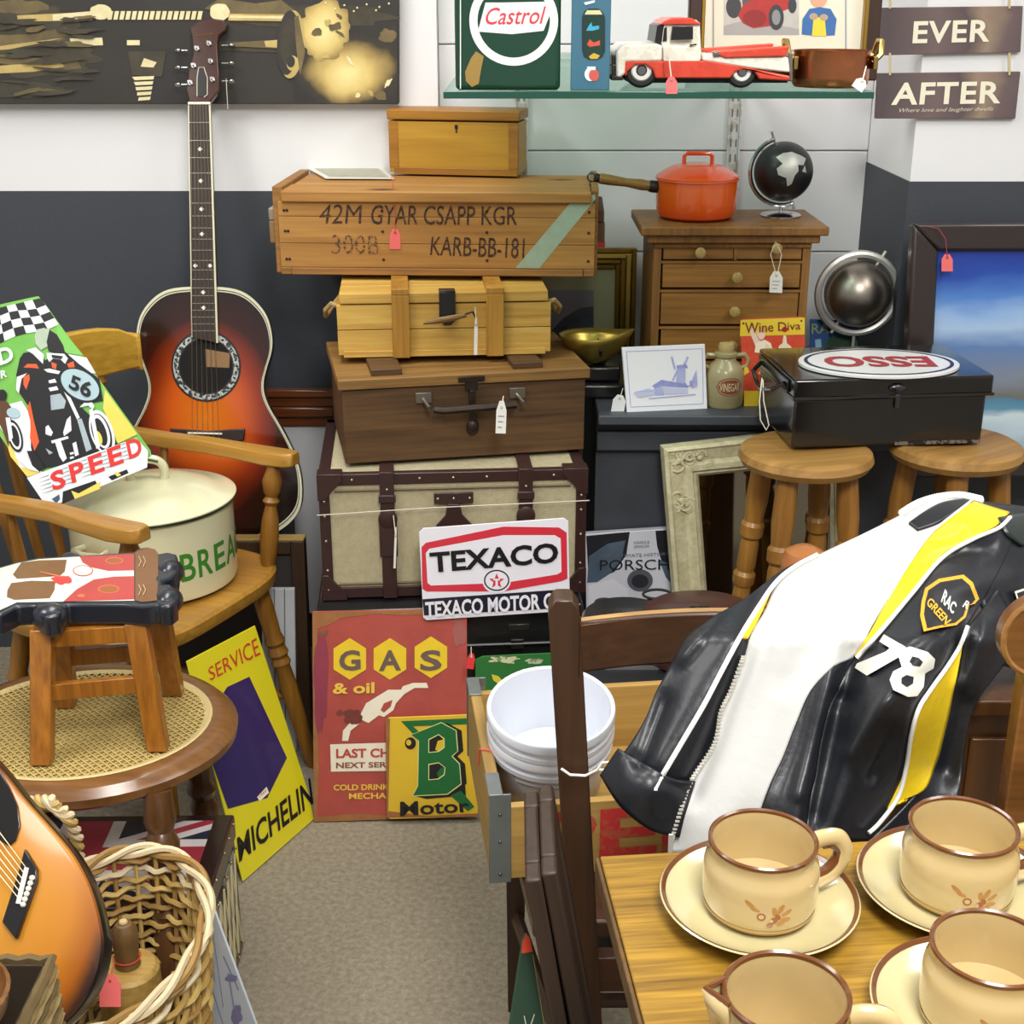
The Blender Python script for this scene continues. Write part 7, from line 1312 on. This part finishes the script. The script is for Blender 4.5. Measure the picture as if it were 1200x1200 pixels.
A1 = [(958, 650), (921, 665), (894, 685), (867, 705), (836, 722), (808, 742), (793, 765), (783, 784), (768, 812), (758, 838), (742, 866), (724, 890), (710, 905)]
PI = [(958, 650), (930, 665), (908, 684), (886, 716), (867, 747), (846, 786), (825, 826), (798, 872), (771, 918), (768, 926)]
B1 = [(958, 650), (935, 665), (912, 682), (900, 700), (884, 732), (872, 770), (858, 808), (846, 834), (838, 872), (812, 913), (800, 945), (798, 962)]
C1 = [(1140, 586), (1108, 618), (1075, 655), (1045, 695), (1020, 735), (1002, 768), (975, 782), (950, 809), (933, 847), (917, 888), (902, 920), (888, 960), (882, 1000)]
W_L = [(1095, 582), (1062, 600), (1008, 627), (967, 646), (935, 663), (910, 686), (896, 716), (882, 740), (872, 775), (858, 808), (846, 834), (838, 872), (812, 913), (800, 945), (786, 1000)]
panel('left_front_panel', A1, PI, lea); panel('left_inner_panel', PI, B1, lea, m=8)
panel('white_front_panel', W_L, C1, lew, m=34, n=64, o=.0015)
# hem of the left front
panel('hem_band', [(729, 884), (718, 893), (706, 909), (712, 924), (725, 938)], [(785, 905), (800, 935), (798, 962), (792, 975), (784, 980)] if 0 else [(812, 913), (806, 935), (798, 962), (792, 973), (784, 979)], lea, m=16, n=14, o=.004) if 0 else None
panel('hem_band', [(727, 878), (757, 896), (790, 912), (812, 914)], [(706, 909), (730, 944), (762, 970), (797, 980)], lea, m=10, n=24, o=.003)
D1 = [(1002, 768), (992, 785), (984, 805), (972, 830), (962, 870), (956, 910), (950, 935), (944, 985)]
panel('black_front_panel', [(1002, 768), (975, 782), (950, 809), (933, 847), (917, 888), (902, 920), (888, 960), (882, 1000)], D1, lea, m=14, o=.0005)
E1 = [(1134, 734), (1125, 757), (1111, 780), (1093, 805), (1077, 830), (1070, 858), (1066, 880), (1058, 912), (1040, 950), (1019, 980)]
F1 = [(1134, 734), (1129, 752), (1126, 768), (1122, 790), (1117, 813), (1113, 835), (1105, 868), (1098, 893), (1083, 926), (1052, 938)]
SL = [(1160, 600), (1120, 625), (1080, 665), (1050, 700), (1030, 735), (1002, 768), (992, 785), (984, 805), (972, 830), (962, 870), (956, 910), (948, 950), (944, 985)]
SR = [(1196, 608), (1180, 650), (1160, 690), (1134, 734), (1125, 757), (1111, 780), (1093, 805), (1077, 830), (1070, 858), (1066, 880), (1058, 912), (1040, 950), (1019, 985)]
panel('sleeve', SL, SR, lea, m=30, n=64)
YL_ = [(1138, 586), (1110, 606), (1090, 627), (1064, 664), (1041, 701), (1021, 738), (1002, 768)]
YR_ = [(1184, 600), (1166, 617), (1137, 630), (1104, 650), (1070, 690), (1035, 732), (1002, 769)]
panel('yellow_shoulder_stripe', YL_, YR_, ley, m=14, n=44, o=.003)
panel('yellow_sleeve_stripe', E1[:-1], F1, ley, m=10, n=36, o=.002)
G1 = [(1250, 640), (1230, 700), (1200, 760), (1165, 800), (1142, 826), (1135, 850), (1129, 880), (1124, 910), (1122, 940), (1118, 985)]
panel('right_sleeve_panel', [(1134, 734), (1129, 752), (1126, 768), (1122, 790), (1117, 813), (1113, 835), (1105, 868), (1098, 893), (1070, 935), (1020, 985)], [(1170, 690), (1190, 730), (1185, 765), (1165, 795), (1150, 815), (1138, 840), (1129, 880), (1126, 910), (1124, 940), (1120, 985)], lea, m=16, n=44)
panel('right_shoulder', [(1184, 600), (1178, 640), (1162, 680), (1150, 700), (1165, 740), (1175, 780)], [(1262, 600), (1262, 650), (1258, 700), (1250, 740), (1235, 770), (1215, 790)], lea, m=18, n=30, o=-.002)
panel('back_panel', [(1090, 580), (1060, 605), (1045, 640)], [(1260, 600), (1260, 620), (1240, 650)], lea, m=20, n=10, o=-.03)
def jtube(name, pts, r, mat, o=.002, n=60): 
    return part(name, t, mat, lambda b: b.tube([jp(x, y, o + r * .4) for x, y in rs(pts, n)], r, 8))
jtube('piping', PI, .0026, wpi, .004); jtube('piping', [(1184, 606), (1170, 619), (1140, 632), (1104, 654), (1070, 694), (1035, 736), (1004, 771)], .0022, wpi, .005)
jtube('piping', [(1134, 734), (1125, 757), (1111, 780), (1093, 805), (1077, 830), (1068, 862), (1062, 900), (1052, 935), (1030, 965), (1018, 976)], .0022, wpi, .005)
jtube('piping', [(1142, 584), (1106, 612), (1088, 628), (1062, 665), (1040, 702)], .0014, wpi, .005)
# zip along the white edge
mb = MB(); zp = rs([(872, 770), (858, 808), (846, 834), (838, 872), (812, 913), (800, 945), (788, 985)], 110)
for i, (x, y) in enumerate(zp[:-1]):
    if i % 2: continue
    p = jp(x - 1, y, .006); mb.box(p.x - .0022, p.x + .0022, p.y - .0012, p.y + .0012, p.z - .0011, p.z + .0011)
build('zip_teeth', mb, M('d9d6cc', .4, .3), t, kind='stuff'); jtube('zip_tape', [(872, 770), (858, 808), (846, 834), (838, 872), (812, 913), (800, 945), (788, 985)], .0018, wpi, .003)
p = jp(786, 990, .012); part('zip_pull', t, M('d8d8d4', .3, .6), lambda b: b.prism([(p.x - .003, p.z - .012), (p.x + .003, p.z - .012), (p.x + .0025, p.z + .012), (p.x - .0025, p.z + .012)], 0, .001) if 0 else b.box(p.x - .0025, p.x + .0025, p.y, p.y + .002, p.z - .010, p.z + .012), bevel=.0006)
# yellow sliver beside the zip
panel('yellow_flash', [(903, 690), (892, 707), (880, 727), (868, 746)], [(905, 690), (898, 706), (888, 728), (877, 748)], ley, m=4, n=12, o=.0045)
# collar
panel('collar_lining', [(1130, 584), (1105, 588), (1085, 598), (1065, 612)], [(1140, 587), (1118, 600), (1098, 612), (1075, 620)], lea, m=8, n=20, o=.006)
jtube('collar_rib', [(1056, 602), (1076, 590), (1100, 583), (1126, 581), (1150, 586)], .0046, wpi, .002)
mb = MB()
for x, y in rs([(1056, 602), (1076, 590), (1100, 583), (1126, 581), (1150, 586)], 34): mb.ball(tuple(jp(x, y, .004)), .0052, 8, 6, (.5, 1, 1))
build('rib_knit', mb, wpi, t, kind='stuff')
panel('epaulette', [(1170, 606), (1180, 625), (1200, 640)], [(1204, 600), (1212, 612), (1222, 628)], M('1b2422', .35, coat=.3), m=8, n=8, o=.006)
# number and badge
dec = M('d0cec4', .5)
def jq(q, o): return lambda u, v: tuple(jp(*bil(q, u, v), o))
txtf(t, '7', jq([(1006, 794), (1033, 780), (1056, 748), (1032, 748)], .007), lea, bold=.08, cuts=6, name='number_backing') if 0 else None
def jpoly(name, pts, mat, o, sub=5):
    bm = bmesh.new(); vs = [bm.verts.new((x, y, 0)) for x, y in pts]; bm.faces.new(vs)
    xs = [p[0] for p in pts]; ys = [p[1] for p in pts]
    for k in range(1, int((max(xs) - min(xs)) / sub) + 1): bmesh.ops.bisect_plane(bm, geom=bm.verts[:] + bm.edges[:] + bm.faces[:], plane_co=(min(xs) + k * sub, 0, 0), plane_no=(1, 0, 0))
    for k in range(1, int((max(ys) - min(ys)) / sub) + 1): bmesh.ops.bisect_plane(bm, geom=bm.verts[:] + bm.edges[:] + bm.faces[:], plane_co=(0, min(ys) + k * sub, 0), plane_no=(0, 1, 0))
    bm.verts.index_update(); mb = MB(); mb.add([tuple(jp(v.co.x, v.co.y, o)) for v in bm.verts], [[v.index for v in f.verts] for f in bm.faces]); bm.free()
    return build(name, mb, mat, t, ang=180)
J5 = lambda pts: [(700 + x / 2.4, 580 + y / 2.4) for x, y in pts]
jpoly('number_seven', J5([(793, 412), (806, 392), (868, 428), (862, 448), (758, 508), (724, 486), (730, 474), (812, 440), (822, 430)]), dec, .0065)
jpoly('number_eight', J5([(862, 432), (880, 426), (930, 442), (950, 462), (946, 488), (922, 502), (918, 540), (900, 566), (874, 568), (832, 548), (822, 520), (832, 496), (856, 484), (848, 458)]), dec, .0065)
jpoly('number_opening', J5([(886, 454), (904, 458), (916, 470), (908, 482), (888, 480), (878, 468)]), lea, .0075); jpoly('number_opening', J5([(870, 506), (890, 512), (888, 530), (872, 540), (856, 530), (856, 514)]), lea, .0075)
sh = J5([(912, 300), (922, 262), (960, 236), (1030, 224), (1056, 246), (1074, 292), (1062, 306), (1046, 310), (1036, 344), (1010, 366), (962, 374), (918, 384), (908, 340)])
jpoly('badge_border', sh, M('d8a02c', .5, bump=.6, bsc=300), .0065); cx_, cy_ = sum(p[0] for p in sh) / len(sh), sum(p[1] for p in sh) / len(sh)
jpoly('badge_ground', [(cx_ + (x - cx_) * .87, cy_ + (y - cy_) * .87) for x, y in sh], M('17181c', .6), .0075)
txtf(t, 'RACING', jq(J5([(958, 292), (1062, 356), (1074, 330), (972, 266)]), .0088), dec, bold=.04, cuts=6, name='badge_lettering') if 0 else None
txtf(t, 'RAC', jq(J5([(966, 300), (1000, 336), (1012, 308), (978, 264)]), .009), dec, bold=.05, cuts=4, name='badge_lettering')
txtf(t, 'GREEN', jq(J5([(924, 306), (978, 366), (996, 352), (938, 286)]), .009), M('d8a02c', .5), bold=.04, cuts=5, name='badge_lettering')
txtf(t, 'R', jq(J5([(1026, 314), (1040, 322), (1052, 304), (1038, 296)]), .009), dec, bold=.04, cuts=3, name='badge_lettering')
jpoly('sleeve_patch', [(1189, 693), (1208, 687), (1214, 702), (1195, 712)], dec, .0065); jpoly('sleeve_patch_centre', [(1192, 695), (1206, 690), (1210, 701), (1196, 709)], lea, .0075)
